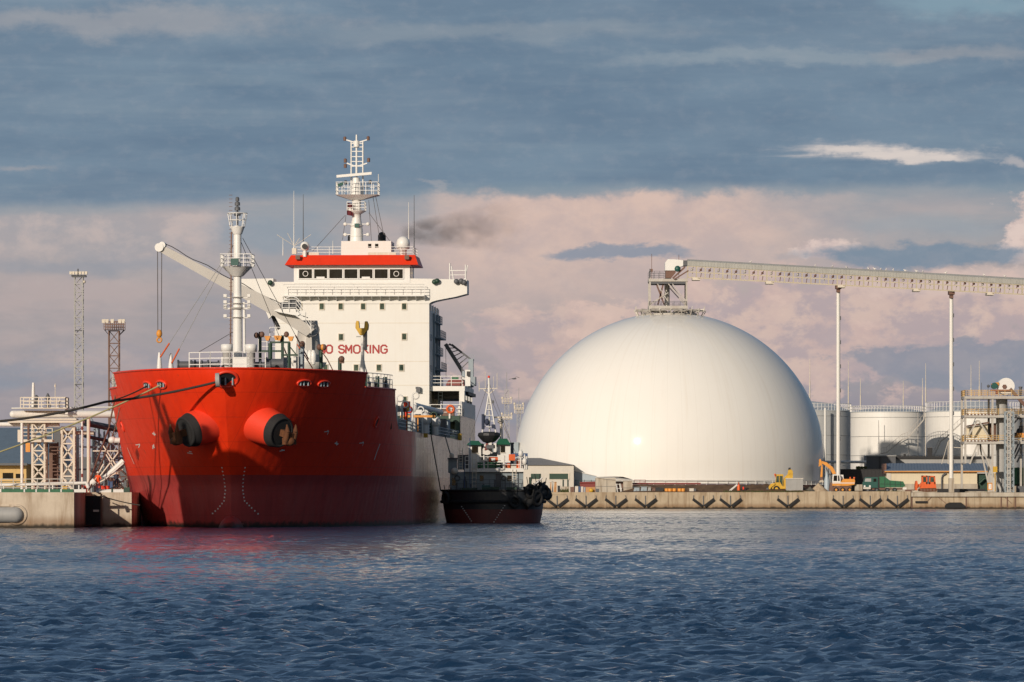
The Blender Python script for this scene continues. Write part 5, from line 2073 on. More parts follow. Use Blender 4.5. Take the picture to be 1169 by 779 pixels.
# ================================================================== TUG
TC, TF = -2.25, 604.0      # centre line, foremost point
tug = thing('tugboat', 'small dark tug in the shade of the tanker side, green roofs and tyre fenders', 'boat', (TC, TF + 8, 0))


def tplan(hw, yb, n=28, dep=7.0, ex=2.5):
    pts = []
    for i in range(n + 1):
        a = -1 + 2 * i / n
        a = math.sin(a * math.pi / 2)
        y = TF + dep - dep * (1 - abs(a) ** ex) ** (1 / ex)
        pts.append((TC + a * hw, y))
    return [(TC - hw * .9, yb)] + pts + [(TC + hw * .9, yb)]


def tz(x):
    k = clamp((x - 1.6) / 4.0)
    return 3.9 + 1.5 * k * k * (3 - 2 * k)


lv_ = [(-1.0, 5.2), (0.1, 5.65), (1.0, 5.85), (1.65, 5.95), (2.6, 6.1), (None, 6.2)]
b1, b2 = MB(), MB()
rings = []
for z, hw in lv_:
    rings.append([(x, y, z if z is not None else tz(x)) for x, y in tplan(hw, TF + 27)])
n = len(rings[0])
for r0, r1, (z0, _), mbx in zip(rings, rings[1:], lv_, (b1, b1, b1, b2, b2)):
    mbx.add(r0 + r1, [(i, (i + 1) % n, n + (i + 1) % n, n + i) for i in range(n)], True)
b2.add([(x, y, 3.0) for x, y in tplan(6.15, TF + 27)], [tuple(range(n))])
M['tugblack'] = paint('tug_black_paint', (0.020, 0.024, 0.030), .45, dirt=.6, dcol=(.055, .045, .04))
M['tugred'] = paint('tug_boot_paint', (0.17, 0.035, 0.03), .55, dirt=.6, dcol=(.05, .03, .025))
b2.build('hull', M['tugblack'], tug)
b1.build('boot_topping', M['tugred'], tug)
b = MB()
pl = tplan(6.25, TF + 27)
b.path([(x, y, tz(x)) for x, y in pl], .13, 6)
b.path([(x, y - .05, 2.55) for x, y in tplan(6.2, TF + 27)], .22, 6)
b.build('rubbing_strake', M['rubber'], tug)
b = MB()
for (xa, ya), (xb, yb) in (((527, 578.5), (538, 595)), ((576, 577.5), (564, 596))):
    for i in range(8):
        k = i / 7
        px, py = xa + (xb - xa) * k, ya + (yb - ya) * k
        x = X(px, TF + .4)
        z = Z(py, TF + .4)
        hw = 5.6 + .3 * clamp(z / 1.65) + .12
        a = (x - TC) / hw
        y = TF + 7 - 7 * (1 - abs(a) ** 2.5) ** .4
        b.box(x - .07, y - .13, z - .04, x + .07, y - .05, z + .05)
b.build('draught_lettering', M['white'], tug)
D = 611.0


def tb(mb, xa, ya, xb, yb, d0, d1):
    return mb.box(X(xa, D), d0, Z(yb, D), X(xb, D), d1, Z(ya, D))


b = tb(MB(), 513.5, 539, 597.5, 566, 611.5, 626)
M['tuggrey'] = paint('tug_house_grey', (0.24, 0.29, 0.32), .5, dirt=.45)
dh = b.build('deckhouse', M['tuggrey'], tug)
b = tb(MB(), 530, 535, 598, 538.9, 611.0, 626.4)
b.build('boat_deck_edge', M['white'], dh)
for xa, xb, ya, yb in ((516, 520, 546, 554), (529, 533, 549, 561), (548, 552, 543, 549), (566, 572, 541, 556), (579, 584, 543, 549)):
    b = tb(MB(), xa, ya, xb, yb, 611.42, 611.6)
    b.build('door' if yb - ya > 9 else 'window', M['glassd'] if yb - ya < 9 else M['greyd'], dh)
b = MB()
random.seed(5)
for i in range(22):
    px = 514 + random.random() * 82
    p = W(px, 566, 610.6)
    b.tube((p.x, 610.4 - random.random(), 3.1), (p.x, 610.4, 3.6 + random.random() * 2), .04 + random.random() * .07, n=6)
for zz in (4.2, 4.7, 5.2):
    b.beam((X(514, D), 610.2, zz), (X(597, D), 610.2, zz), .05)
for i in range(12):
    px = 514 + i * 7.5
    b.beam((X(px, D), 610.2, 3.0), (X(px, D), 610.2, 5.2), .05)
b.build('foredeck_railing', M['greyd'], tug)
b = MB()
for xa, xb, ya in ((527, 545, 557.5), (560, 570, 556), (578, 590, 556.5)):
    p, q = W(xa, 566, 608), W(xb, ya, 608)
    b.box(p.x, 607.6, 3.0, q.x, 608.6, q.z)
b.tube(W(550, 558, 607), W(560, 558, 607), .45, n=14)
b.build('towing_winch', M['greend'], tug)
# left tower with lamp
b = tb(MB(), 511.5, 524, 521.5, 540, 612, 615)
b.build('winch_tower', M['tuggrey'], tug)
b = tb(MB(), 510.8, 522.8, 522.3, 524.2, 611.6, 615.4)
tb(b, 521.8, 519, 536, 536, 617, 620)
b.build('locker', M['greyd'], tug)
b = MB()
b.ell(W(519, 538, 611), .42, .35, .42)
b.ell(W(515.8, 520.5, 612.5), .3, .3, .35)
b.build('searchlight', M['offwhite'], tug)
# twin wheelhouse towers
for xa, xb, y0, y1, wx0, wx1, roof, lab in ((534.5, 549, 507.5, 536, 538.5, 545.5, (532.5, 550.5, 503, 508), 'a'), (567.5, 582.5, 507, 528, 571.5, 576.5, (565.5, 583, 500.5, 507.5), 'b')):
    b = tb(MB(), xa, y0, xb, y1, 614, 619)
    wt = b.build('wheelhouse', M['white'], tug)
    b = tb(MB(), wx0, y0 + 2, wx1, y0 + 9.5, 613.94, 614.1)
    b.build('window', M['glassd'], wt)
    b = tb(MB(), wx0 - .7, y0 + 9.5, wx1 + .7, y0 + 10.2, 613.9, 614.1)
    tb(b, wx0 - .7, y0 + 1.3, wx1 + .7, y0 + 2, 613.9, 614.1)
    b.build('window_frame', M['offwhite'], wt)
    xa2, xb2, ya2, yb2 = roof
    b = MB()
    zl, zh = Z(yb2, D), Z(ya2, D)
    x0, x1 = X(xa2, D), X(xb2, D)
    cx_ = (x0 + x1) / 2
    b.add([(x0, 613.4, zl), (x1, 613.4, zl), (x1, 619.6, zl), (x0, 619.6, zl), (cx_ - .5, 615, zh), (cx_ + .5, 615, zh), (cx_ + .5, 617.5, zh), (cx_ - .5, 617.5, zh)],
          [(0, 1, 2, 3), (4, 5, 6, 7), (0, 1, 5, 4), (1, 2, 6, 5), (2, 3, 7, 6), (3, 0, 4, 7)])
    b.build('roof', M['green'], wt)
b = tb(MB(), 549, 506, 567.5, 536, 617, 618.5)
b.build('midship_casing', M['tuggrey'], tug)
b = MB()
b.prism([(X(px, D), Z(py, D)) for px, py in ((549, 518), (553, 507), (561, 505), (562.5, 517), (556, 519.5))], 614.4, 614.7)
b.build('canvas_cover', M['flagw'], tug)
b = MB()
b.prism([(X(px, D), Z(py, D)) for px, py in ((553, 514), (554.5, 506), (557, 506), (556, 513))], 614.25, 614.38)
b.build('canvas_stripe', M['darkred'], tug)
b = tb(MB(), 545, 528, 571, 534, 612.5, 614)
b.build('engine_skylight', M['green'], tug)
# dark bowl-shaped funnel top
b = MB()
c_ = W(558.2, 500, 615)
b.lathe((c_.x, 616, 0), [(.25, Z(506, D)), (.75, Z(504, D)), (1.15, Z(500, D)), (1.38, Z(497, D)), (1.30, Z(494, D)), (.8, Z(492.5, D))], 12, smooth=False)
b.build('funnel_top', M['black'], tug)
# blue lockers on the right
b = tb(MB(), 584, 517.5, 602.5, 521, 613.5, 616)
tb(b, 597, 520, 602.6, 536, 614, 616)
b.build('equipment_rack', M['blue'], tug)
b = MB()
pts = [(X(px, D), 611.2, Z(535, D)) for px in (531, 548, 566, 583, 602)]
b.rail(pts, Z(521.5, D) - Z(535, D), 1.1, .04)
b.build('railing', M['white'], tug)
b = MB()
for px, yt in ((599, 519), (594.5, 516), (601, 522), (575.5, 520), (537, 522), (552.5, 520)):
    b = MB()
    b.tube((X(px, D), 611.1, Z(536, D)), (X(px, D), 611.1, Z(yt, D)), .1, n=6)
    if px < 600 and px > 590:
        b.ell(W(px, 518 if px < 596 else 527, 611), .3, .3, .45)
    b.build('davit', M['white'], tug)
# extra gear on the tug front: ladders, hoses, life lines
for px, ya, yb in ((526, 512, 536), (541.5, 520, 560), (587, 536, 558)):
    b = MB()
    for dx in (-.22, .22):
        b.beam((X(px, D) + dx, 610.9, Z(yb, D)), (X(px, D) + dx, 610.9, Z(ya, D)), .07)
    for i in range(8):
        zz = Z(yb, D) + (Z(ya, D) - Z(yb, D)) * i / 8
        b.beam((X(px, D) - .22, 610.9, zz), (X(px, D) + .22, 610.9, zz), .05)
    b.build('ladder', M['offwhite'], tug)
for xa, xb, ya, yb, col_ in ((546, 551, 527, 534, 'white'), (553, 556, 522, 533, 'greyd'), (571, 575, 528, 535, 'greyd'), (523, 528, 528, 536, 'tuggrey'), (604, 607, 545, 556, 'greend'), (555, 565, 508, 512, 'greyd'), (563.5, 566.5, 506, 516, 'white')):
    b = tb(MB(), xa, ya, xb, yb, 613, 614)
    b.build('locker', M[col_], tug)
for px, r_ in ((522, .3), (575, .26)):
    b = MB()
    b.torus((X(px, D), 611.38, Z(546, D)), r_, .07, (0, 1, 0), 16, 6)
    b.build('hose_reel', M['greyd'], tug)
for xa, ya, xb, yb in ((558, 436, 536, 503), (558, 436, 582, 501), (558, 450, 590, 520)):
    b = MB()
    b.tube(W(xa, ya, 616), W(xb, yb, 615), .025, n=5)
    b.build('mast_stay', M['wire'], tug)
# mast
b = MB()
mt_top = W(558.3, 448, 616)
zb_ = Z(494, 616)
for px in (550.5, 566):
    b.tube((X(px, 616), 615.2, zb_), mt_top, .09, n=6)
b.tube((X(559, 616), 617.4, zb_), mt_top, .09, n=6)
for k in range(1, 7):
    t_ = k / 7
    p = [Vector((X(px, 616), yy_, zb_)).lerp(mt_top, t_) for px, yy_ in ((550.5, 615.2), (566, 615.2), (559, 617.4))]
    b.beam(p[0], p[1], .07)
    b.beam(p[1], p[2], .07)
    b.beam(p[2], p[0], .07)
b.tube(mt_top, W(558, 431, 616), .16, .1, 8)
b.tube((X(558.7, 616), 616, zb_), mt_top, .07, n=6)
ms_ = b.build('mast', M['white'], tug)
b = MB()
b.beam(W(546.5, 444, 616), W(568, 443.5, 616), .1)
b.beam(W(552, 445, 616), W(558, 450, 616), .1)
b.beam(W(564.5, 445, 616), W(558.5, 450, 616), .1)
b.tube(W(547, 447, 616), W(547, 436, 616), .05, n=5)
b.tube(W(567.5, 444, 616), W(567.5, 426, 616), .04, n=5)
b.tube(W(563.5, 444, 616), W(563.5, 430, 616), .03, n=5)
b.tube(W(554, 444, 616), W(554, 425, 616), .03, n=5)
b.build('yard', M['offwhite'], ms_)
b = MB()
b.ell(W(558, 430.5, 616), .15, .15, .17)
b.build('mast_lamp', M['red'], ms_)
b = MB()
b.cbox(W(562.7, 459, 615.6), .3, .3, .38)
b.build('lamp', M['greyd'], ms_)
b = MB()
b.tube(W(551.5, 473, 615), W(551.5, 490, 615), .18, n=8)
b.ell(W(556, 482, 615), .3, .3, .42)
b.cbox(W(563, 487, 615), .4, .3, .5)
b.build('lamp_cluster', M['navy'], ms_)
b = MB()
p0 = W(571.5, 505, 618)
b.tube(p0, W(571.5, 478, 618), .1, n=6)
b.tube(W(573.5, 505, 618.5), W(573, 480, 618), .07, n=6)
b.ell(W(571.5, 481, 618), .38, .34, .34)
b.cbox(W(574, 476.7, 618), 2.1, .35, .22)
b.build('radar_scanner', M['offwhite'], tug)
b = tb(MB(), 583, 505.5, 586.5, 529, 620, 622)
tb(b, 582, 504.5, 587, 506, 620, 622)
b.build('exhaust_casing', M['greyd'], tug)
b = MB()
b.box(X(551.5, D) - .05, 612.6, Z(566, D), X(551.5, D) + .05, 612.8, Z(540, D))
b.tube(W(536.5, 500, 609.5), W(536.5, 562, 609.5), .05, n=5)
b.tube(W(530, 528, 609.5), W(530, 562, 609.5), .05, n=5)
b.build('pole', M['blue'], tug)
# safety gear set about the tug: things of their own
b = MB()
b.box(X(580.8, D), 610.6, Z(526, D), X(588, D), 611.0, Z(518.8, D))
single('gear_box', b, M['orange'], 'square orange box hung on the upper rail of the tug', 'box')
for px, lab in ((592.7, 'tall orange cylinder standing at the right end of the tug upper deck'), (580, 'low orange cylinder below the square orange box on the tug')):
    b = MB()
    y0 = 524.5 if px > 590 else 529
    b.lathe((X(px, D), 612, 0), [(.34, Z(534.5, D)), (.36, Z(y0 + 1, D)), (.2, Z(y0, D))], 14)
    single('raft_canister', b, M['orange'], lab, 'canister')
b = MB()
b.tube(W(558, 525, 610.7), W(568.5, 524.5, 610.7), .28, n=12)
o = single('life_ring_case', b, M['orange'], 'orange cylinder with white patch hung on the tug front rail', 'canister')
b = MB()
b.cbox(W(563, 524.7, 610.42), .5, .06, .3)
p_ = b.build('patch', M['white'], None, o.location)
p_.location = (0, 0, 0)
p_.parent = o
# tyre fenders
TY = [(586, 573, .62, .2, 'tyre hung on chains at the right front of the tug hull'), (511.5, 569, .6, .2, 'tyre hung at the left front corner of the tug hull'), (603, 561, .7, .22, 'large tyre at the right bow of the tug, upper left of the cluster'),
      (610.5, 569, .8, .25, 'largest low tyre in the cluster at the right bow of the tug'), (619, 562, .7, .24, 'outermost tyre of the cluster at the right bow of the tug'), (612, 555.5, .5, .18, 'topmost tyre of the cluster at the right bow of the tug')]
for px, py, rr, r2, lab in TY:
    x = X(px, 606)
    a = clamp((x - TC) / 6.3, -.985, .985)
    y = TF + 7 - 7 * (1 - abs(a) ** 2.5) ** .4
    nn = Vector((a * 1.2, -1 + abs(a) * .35, 0)).normalized()
    b = MB()
    b.torus((x + nn.x * .35, y + nn.y * .35, Z(py, 606)), rr, r2, nn, 22, 9)
    for dx in (-.3, .3):
        q = Vector((x + nn.x * .2 + dx * .5, y + nn.y * .2, Z(py, 606) + rr))
        b.tube(q, q + Vector((dx * .6, .1, 1.0)), .045, n=5)
    single('tyre_fender', b, M['rubber'], 'black ' + lab, 'tyre', 'tyre fenders hung on the tug')
b = MB()
b.path([(X(599, 606), 604.9, 2.1), (X(608, 606), 605.6, 2.9), (X(617, 607), 607.0, 3.6), (X(624, 609), 609.5, 3.7), (X(625, 613), 613.5, 3.3)], .6, 12)
b.build('bow_fender', M['rubber'], tug)
b = MB()
b.path([(X(609, 605), 605.2, Z(554, 605)), (X(614, 605), 605.2, Z(550.5, 605)), (X(619, 606), 605.6, Z(545.5, 606))], .1, 7)
b.build('mooring_hose', M['flagw'], tug)
rope([(492, 497, SW((15.4, 78, 11)).y), (503, 560, 604)], .07, M['ropedk'], 'dark line hanging down the tanker side near the tug bow', .0)
rope([(508, 497, SW((15.4, 115, 11)).y), (515, 521, 612.4)], .07, M['ropedk'], 'short dark line from the tanker rail down to the tug lamp tower', .1)

# funnel smoke drifting to the right of the bridge
sm_ = MB()
sm_.ell((X(534, 705), 712, Z(258, 705)), 10.2, 6, 5.2, 24, 14)
ms2, g = new_mat('exhaust_smoke')
tc = g.n('ShaderNodeNewGeometry').outputs['Position']
x, y, z = g.sep(tc)
cx_, cz_ = X(470, 705), Z(263, 705)
L = g.m('SUBTRACT', x, cx_)
mid = g.m('ADD', cz_, g.m('MULTIPLY', L, 0.07))
wid = g.m('ADD', 1.7, g.m('MULTIPLY', L, 0.17))
off = g.m('DIVIDE', g.m('SUBTRACT', z, mid), wid)
core = g.m('SUBTRACT', 1.0, g.m('MULTIPLY', off, off), clamp=True)
ny_ = g.m('DIVIDE', g.m('SUBTRACT', y, 712.0), 4.5)
core = g.m('MULTIPLY', core, g.m('SUBTRACT', 1.0, g.m('MULTIPLY', ny_, ny_), clamp=True))
nz = g.noise(g.xyz(g.m('MULTIPLY', x, .7), y, g.m('MULTIPLY', z, 1.0)), .55, 5, .6, .8)
dens = g.m('MULTIPLY', g.m('MULTIPLY', core, g.step(nz, .36, .70)), g.step(L, -2.0, 12.5, 0.34, 0.11, 'LINEAR'))
dens = g.m('MULTIPLY', dens, g.step(L, 17.0, 10.0))
dens = g.m('MULTIPLY', dens, g.step(L, -2.2, -0.2))
vo = g.n('ShaderNodeVolumePrincipled')
vo.inputs['Color'].default_value = (.32, .27, .25, 1)
g.put(vo.inputs['Density'], dens)
o2 = g.n('ShaderNodeOutputMaterial')
g.t.links.new(vo.outputs[0], o2.inputs['Volume'])
single('exhaust_smoke', sm_, ms2, 'thin brownish exhaust smoke drifting right from the tanker funnel', 'smoke', kind='stuff')
# ================================================================== FAR QUAY
FD_ = 1130.0
xs0, xj = -70.0, X(1039.5, FD_)
b = MB()
b.box(xs0, FD_, -3, X(918, FD_), FD_ + 6, CAMZ - .02)
b.box(xs0, FD_ - .12, CAMZ - .55, X(647, FD_), FD_ + 2, CAMZ - .35)
qa = single('quay_wall', b, M['conc'], 'long tan concrete quay wall with V shaped fenders in front of the dome', 'quay')
b = MB()
b.box(X(918.15, FD_), FD_ - .02, -3, xj, FD_ + 6, CAMZ + .16)
qa2 = single('quay_wall', b, M['conc'], 'slightly taller tan quay wall section below the excavator and green truck', 'quay')
b = MB()
b.box(xj + .15, FD_ + .35, -3, 700, FD_ + 6, CAMZ - 1.0)
b.box(xj + .15, FD_ - .25, CAMZ - 1.0, 700, FD_ + 6, CAMZ - .08)
qb = thing('quay_wall', 'tan quay wall at right with overhanging pale top beam and black fenders', 'quay', (X(1110, FD_), FD_, 0))
b2 = MB()
b2.box(xj + .15, FD_ + .35, -3, 700, FD_ + 6, CAMZ - 1.01)
b2.build('wall', M['conc'], qb)
b2 = MB()
b2.box(xj + .15, FD_ - .25, CAMZ - 1.0, 700, FD_ + 6, CAMZ - .08)
b2.build('cap_beam', M['concb'], qb)
b2 = MB()
for px in (1041, 1103, 1143, 1150, 1159):
    b2.box(X(px, FD_) - .12, FD_ + .2, .2, X(px, FD_) + .12, FD_ + .36, CAMZ - 1.02)
for xa, xb in ((1056, 1064), (1070, 1080), (1146, 1155)):
    s_g = 1 if xa > 1066 else -1
    b2.beam(W(xa, 567 if s_g > 0 else 575, FD_ + .3), W(xb, 575 if s_g > 0 else 567, FD_ + .3), .12)
b2.build('rib', M['brown'], qb)
b2 = MB()
b2.box(X(1045, FD_), FD_ - .1, Z(574.3, FD_), X(1058.5, FD_), FD_ + .34, Z(572.2, FD_))
single('fender_log', b2, M['rubber'], 'short black fender bar on the quay wall below the orange bulldozer', 'fender')
b2 = MB()
b2.prism([(X(px, FD_), Z(py, FD_)) for px, py in ((1078.5, 578), (1080, 575.5), (1084, 573.8), (1097, 573.8), (1102, 577.8), (1102, 580), (1079, 580))], FD_ - .3, FD_ + .34)
single('fender_block', b2, M['rubber'], 'wide black fender block at the waterline under the conveyor leg', 'fender')

# V fenders: one built, the rest copied
vf = thing('v_fender', 'V fender half hidden by the tug bow, leftmost on the tan quay', 'fender', (X(636, FD_), FD_, 0), 'V shaped fenders on the tan quay wall')


def arm(sg):
    b = MB()
    c = X(636, FD_)
    p, q = Vector((c + sg * .25, FD_ - .28, .55)), Vector((c + sg * 2.35, FD_ - .28, 2.15))
    b.beam(p, q, .5, .62)
    return b


for sg in (-1, 1):
    arm(sg).build('arm', M['rubber'], vf)
    b = MB()
    c = X(636, FD_)
    b.beam((c + sg * 2.3, FD_ - .1, 2.1), (c + sg * 2.15, FD_ - .1, 3.0), .14)
    b.build('hanger_chain', M['greyd'], vf)
b = MB()
b.beam((c, FD_ - .08, .7), (c - .05, FD_ - .08, 2.9), .2)
b.build('middle_bar', M['greyd'], vf)
spots = [(669, 'V fender on the quay below the white hall annex'), (703, 'V fender on the quay below the concrete shed'), (737, 'V fender on the quay just right of the concrete shed'), (803, 'V fender on the quay below the orange litter, left of the orange barrier'), (834, 'V fender on the quay below the orange barrier and cart'),
         (899.5, 'V fender on the quay below the grey metal shed'), (962.5, 'V fender on the quay below the excavator'), (993.5, 'V fender on the quay below the green truck cab'), (1024.5, 'V fender on the quay below the green truck bed')]
for px, lab in spots:
    o = copy_tree(vf)
    o.location = (X(px, FD_), FD_, 0)
    o['label'] = lab
# quay edge weeds
b = MB()
random.seed(9)
for i in range(420):
    px = random.choice((random.uniform(825, 925), random.uniform(640, 650), random.uniform(825, 915), random.uniform(1000, 1030)))
    x, y = X(px, FD_) , FD_ + .6 + random.random() * 2
    h = .1 + random.random() * (.45 if px > 660 else .9)
    a = random.random() * 3
    b.add([(x - .1, y, CAMZ - .05), (x + .1, y + .05, CAMZ - .05), (x + .15 * math.cos(a), y, CAMZ + h)], [(0, 1, 2)])
tag(b.build('grass', M['weed']), kind='stuff')
# earth bank up to the dome
b = MB()
NXb, NYb = 90, 10
x0, x1 = X(705, 1140), X(935, 1140)
vs, fs = [], []
from mathutils import noise as mnoise
for j in range(NYb + 1):
    for i in range(NXb + 1):
        x, y = x0 + (x1 - x0) * i / NXb, 1133 + 20.0 * j / NYb
        h = 1.75 * clamp((y - 1134) / 9) ** .8 * clamp((i) / 8) * clamp((NXb - i) / 8)
        h *= .85 + .3 * mnoise.noise((x * .25, y * .3, 0)) + .15 * mnoise.noise((x * .9, y * .8, 3))
        vs.append((x, y, CAMZ - .04 + max(0, h)))
for j in range(NYb):
    for i in range(NXb):
        a = j * (NXb + 1) + i
        fs.append((a, a + 1, a + NXb + 2, a + NXb + 1))
b.add(vs, fs, True)
tag(b.build('earth_bank', M['earth']), kind='structure')

# ------------------------------------------------------------------ dome
DD = 1188.0
dx_, dr, dzb = X(764.8, DD), 177.2 * DD / F, Z(552.5, DD)
dh_ = Z(357, DD) - dzb
dome = thing('storage_dome', 'giant smooth white dome store with conveyor tower on its top', 'dome', (dx_, DD, dzb))
b = MB()
prof = []
for i in range(73):
    a = math.pi / 2 * i / 72
    zc = Z(531, DD) - dzb
    if i == 0:
        prof += [(dr, zc * k / 8) for k in range(8)]
    prof.append((max(.01, dr * math.cos(a)), zc + (dh_ - zc) * math.sin(a)))
b.lathe((dx_, DD, dzb), prof, 192, caps=False)
m, g = new_mat('dome_membrane')
tc = g.n('ShaderNodeTexCoord').outputs['Object']
x, y, z = g.sep(tc)
ang = g.m('ARCTAN2', g.m('ADD', y, 0.0), x)
n1 = g.noise(tc, .09, 6, .6)
mer = g.noise(g.xyz(g.m('MULTIPLY', ang, 26.0), g.m('MULTIPLY', z, 0.035), 1.0), 1.0, 5, .6)
c = g.mix(g.step(n1, .35, .7, 0, .10), (0.81, 0.795, 0.75), (0.72, 0.685, 0.62))
c = g.mix(g.step(mer, .5, .75, 0, .22), c, (0.66, 0.60, 0.51))
seam = g.m('ABSOLUTE', g.m('SUBTRACT', g.m('FRACT', g.m('DIVIDE', ang, 0.0982)), .5))
c = g.mix(g.step(seam, .03, .0, 0, .16), c, (0.55, 0.5, 0.43))
p = finish(g, c, .6, 0, g.m('ADD', g.m('MULTIPLY', mer, .4), g.noise(tc, .35, 4, .5)), .14, .12, bdist=.3)
p.inputs['Coat Weight'].default_value = .7
p.inputs['Coat Roughness'].default_value = .055
# the material reads the membrane in dome space, so its mesh is written round the dome axis
b.build('shell', m, dome)
b = MB()
b.lathe((dx_, DD, dzb - 2.2), [(dr + .35, 0), (dr + .35, 1.75), (dr + .25, 2.0), (dr - .1, 2.02)], 128, smooth=False, caps=False)
b.build('ring_beam', M['brown'], dome)
b = MB()
b.torus((dx_, DD, dzb + .75), dr + .6, .09, (0, 0, 1), 128, 6)
for i in range(96):
    a = math.pi * 2 * i / 96
    b.beam((dx_ + (dr + .6) * math.cos(a), DD + (dr + .6) * math.sin(a), dzb - .3), (dx_ + (dr + .6) * math.cos(a), DD + (dr + .6) * math.sin(a), dzb + .75), .09)
b.build('ring_railing', M['white'], dome)

# tower on the dome crown
tw = thing('conveyor_tower', 'rusty steel tower standing on the dome crown under the conveyor head', 'tower', (dx_, DD, Z(357, DD)))
L_, R_ = X(741.5, DD), X(783, DD)
F0, F1 = DD - 4.2, DD + 4.2
b = MB()
for xx in (L_, R_):
    for yy_ in (F0, F1):
        b.beam((xx, yy_, Z(362, DD)), (xx, yy_, Z(318, DD)), .38)
for yy_ in (F0, F1):
    b.beam((L_, yy_, Z(348, DD)), ((L_ + R_) / 2, yy_, Z(335, DD)), .18)
    b.beam((R_, yy_, Z(348, DD)), ((L_ + R_) / 2, yy_, Z(325, DD)), .22)
    b.beam((L_ + 1.5, yy_, Z(323, DD)), ((L_ + R_) / 2, yy_, Z(346, DD)), .18)
    b.beam((R_ - .3, yy_, Z(344, DD)), ((L_ + R_) / 2 + .5, yy_, Z(322, DD)), .18)
b.build('frame', M['steel'], tw)
b = MB()
b.box(L_ - .3, F0 - .4, Z(353.5, DD), R_ + .3, F1 + .4, Z(350, DD))
b.box(L_ - .3, F0 - .4, Z(322.5, DD), R_ + .3, F1 + .4, Z(319.3, DD))
b.build('deck', M['steel'], tw)
b = MB()
b.box(L_, F0 - .1, Z(325, DD), R_, F1 + .1, Z(322.7, DD))
b.build('deck_beam', M['greyd'], tw)
b = MB()
for zz, h in ((Z(319, DD), 1.7), (Z(350, DD), 1.0)):
    for yy_ in (F0 - .3, F1 + .3):
        b.rail([(L_ - .2, yy_, zz), (R_ - (5 if h > 1.2 else 0), yy_, zz)], h, 1.4, .05)
b.beam((L_, F0, Z(319, DD)), (L_, F0, Z(308, DD)), .25)
b.build('railing', M['greyd'], tw)
b = MB()
b.tube((X(761.5, DD), DD, Z(352, DD)), (X(761.5, DD), DD, Z(318, DD)), .62, n=14)
b.build('discharge_pipe', M['steel'], tw)
for xa, xb in ((748.5, 758), (757, 750.5)):
    b = MB()
    b.beam((X(xa, DD), F0 + 1, Z(324, DD)), (X(xb, DD), F0 + 1, Z(349, DD)), .35)
    b.build('stair', M['brown'], tw)
b = MB()
for px in (744, 775):
    b.tube((X(px, DD), DD, Z(319, DD)), (X(px, DD), DD, Z(290 if px == 744 else 291, DD)), .06, n=5)
b.cbox((X(744, DD), DD, Z(309, DD)), .5, .5, .7)
b.build('aerial', M['brown'], tw)
b = MB()
random.seed(4)
for i in range(20):
    a = math.pi * 2 * i / 20
    r0, r1 = 2.5, 8.4
    p0 = (dx_ + r0 * math.cos(a), DD + r0 * math.sin(a), Z(356.5, DD))
    p1 = (dx_ + r1 * math.cos(a), DD + r1 * math.sin(a), Z(355, DD) + random.uniform(-.1, .25))
    b.beam(p0, p1, .28)
    pd = (dx_ + 7.6 * math.cos(a), DD + 7.6 * math.sin(a), Z(362, DD) + random.uniform(-.2, .1))
    b.beam(p1, pd, .2)
    b.beam((dx_ + 5 * math.cos(a), DD + 5 * math.sin(a), Z(355.5, DD)), pd, .2)
    if i % 2:
        b.beam(p1, (p1[0], p1[1], p1[2] + .8), .16)
b.torus((dx_, DD, Z(359.5, DD)), 6.6, .22, (0, 0, 1), 40, 6)
b.torus((dx_, DD, Z(355.3, DD)), 8.0, .14, (0, 0, 1), 40, 6)
b.build('crown_ring', M['steel'], tw)

# ------------------------------------------------------------------ conveyor
cv = thing('conveyor_gallery', 'long steel truss conveyor gallery sloping down from the dome top to the right', 'conveyor', (X(960, 1158), 1158, Z(330, 1158)))


def cd(px):
    return DD - 2.0 - .14 * (px - 765)


def cy_t(px):
    return 297.5 + (px - 785) * (21.5 / 384)


def cy_b(px):
    return 316.8 + (px - 785) * (19.5 / 384)


PXS = [785 + 10.05 * i for i in range(48)]
b = MB()
for px0, px1 in zip(PXS, PXS[1:]):
    for dd in (0, 4.2):
        a0, a1 = cd(px0) + dd, cd(px1) + dd
        b.beam(W(px0, cy_b(px0), a0), W(px1, cy_b(px1), a1), .26, .28)
        b.beam(W(px0, cy_t(px0) + 6.6, a0), W(px1, cy_t(px1) + 6.6, a1), .2, .2)
        b.beam(W(px0, cy_b(px0) - 6.2, a0), W(px1, cy_b(px1) - 6.2, a1), .14, .24 if dd == 0 else .12)
        b.beam(W(px0, cy_b(px0), a0), W(px0, cy_t(px0) + 6.5, a0), .32 if dd == 0 else .14)
    b.beam(W(px0, cy_b(px0), cd(px0)), W(px0, cy_b(px0), cd(px0) + 4.2), .25)
b.build('truss', paint('cream_truss_paint', (0.47, 0.42, 0.32), .55, dirt=.4, dcol=(.26, .18, .1)), cv)
b = MB()
for px0, px1 in zip(PXS, PXS[1:]):
    a0, a1 = cd(px0) - .25, cd(px1) - .25
    p = [W(px0, cy_t(px0) + 6, a0), W(px1, cy_t(px1) + 6, a1)]
    q = [W(px0, cy_t(px0) + .6, a0), W(px1, cy_t(px1) + .6, a1)]
    up = [v + Vector((0, 1.0, .45)) for v in q]
    bk = [v + Vector((0, 4.6, 0)) for v in q]
    b.add([p[0], p[1], q[1], q[0]], [(0, 1, 2, 3)])
    b.add([q[0], q[1], up[1], up[0]], [(0, 1, 2, 3)])
    b.add([up[0], up[1], bk[1], bk[0]], [(0, 1, 2, 3)])
    b.add([bk[0], bk[1], bk[1] - Vector((0, 0, 1.1)), bk[0] - Vector((0, 0, 1.1))], [(0, 1, 2, 3)])
    for k in range(3):
        px = px0 + (px1 - px0) * k / 3
        b.beam(W(px, cy_t(px) + 6, cd(px) - .30), W(px, cy_t(px) + .3, cd(px) - .30), .14, .08)
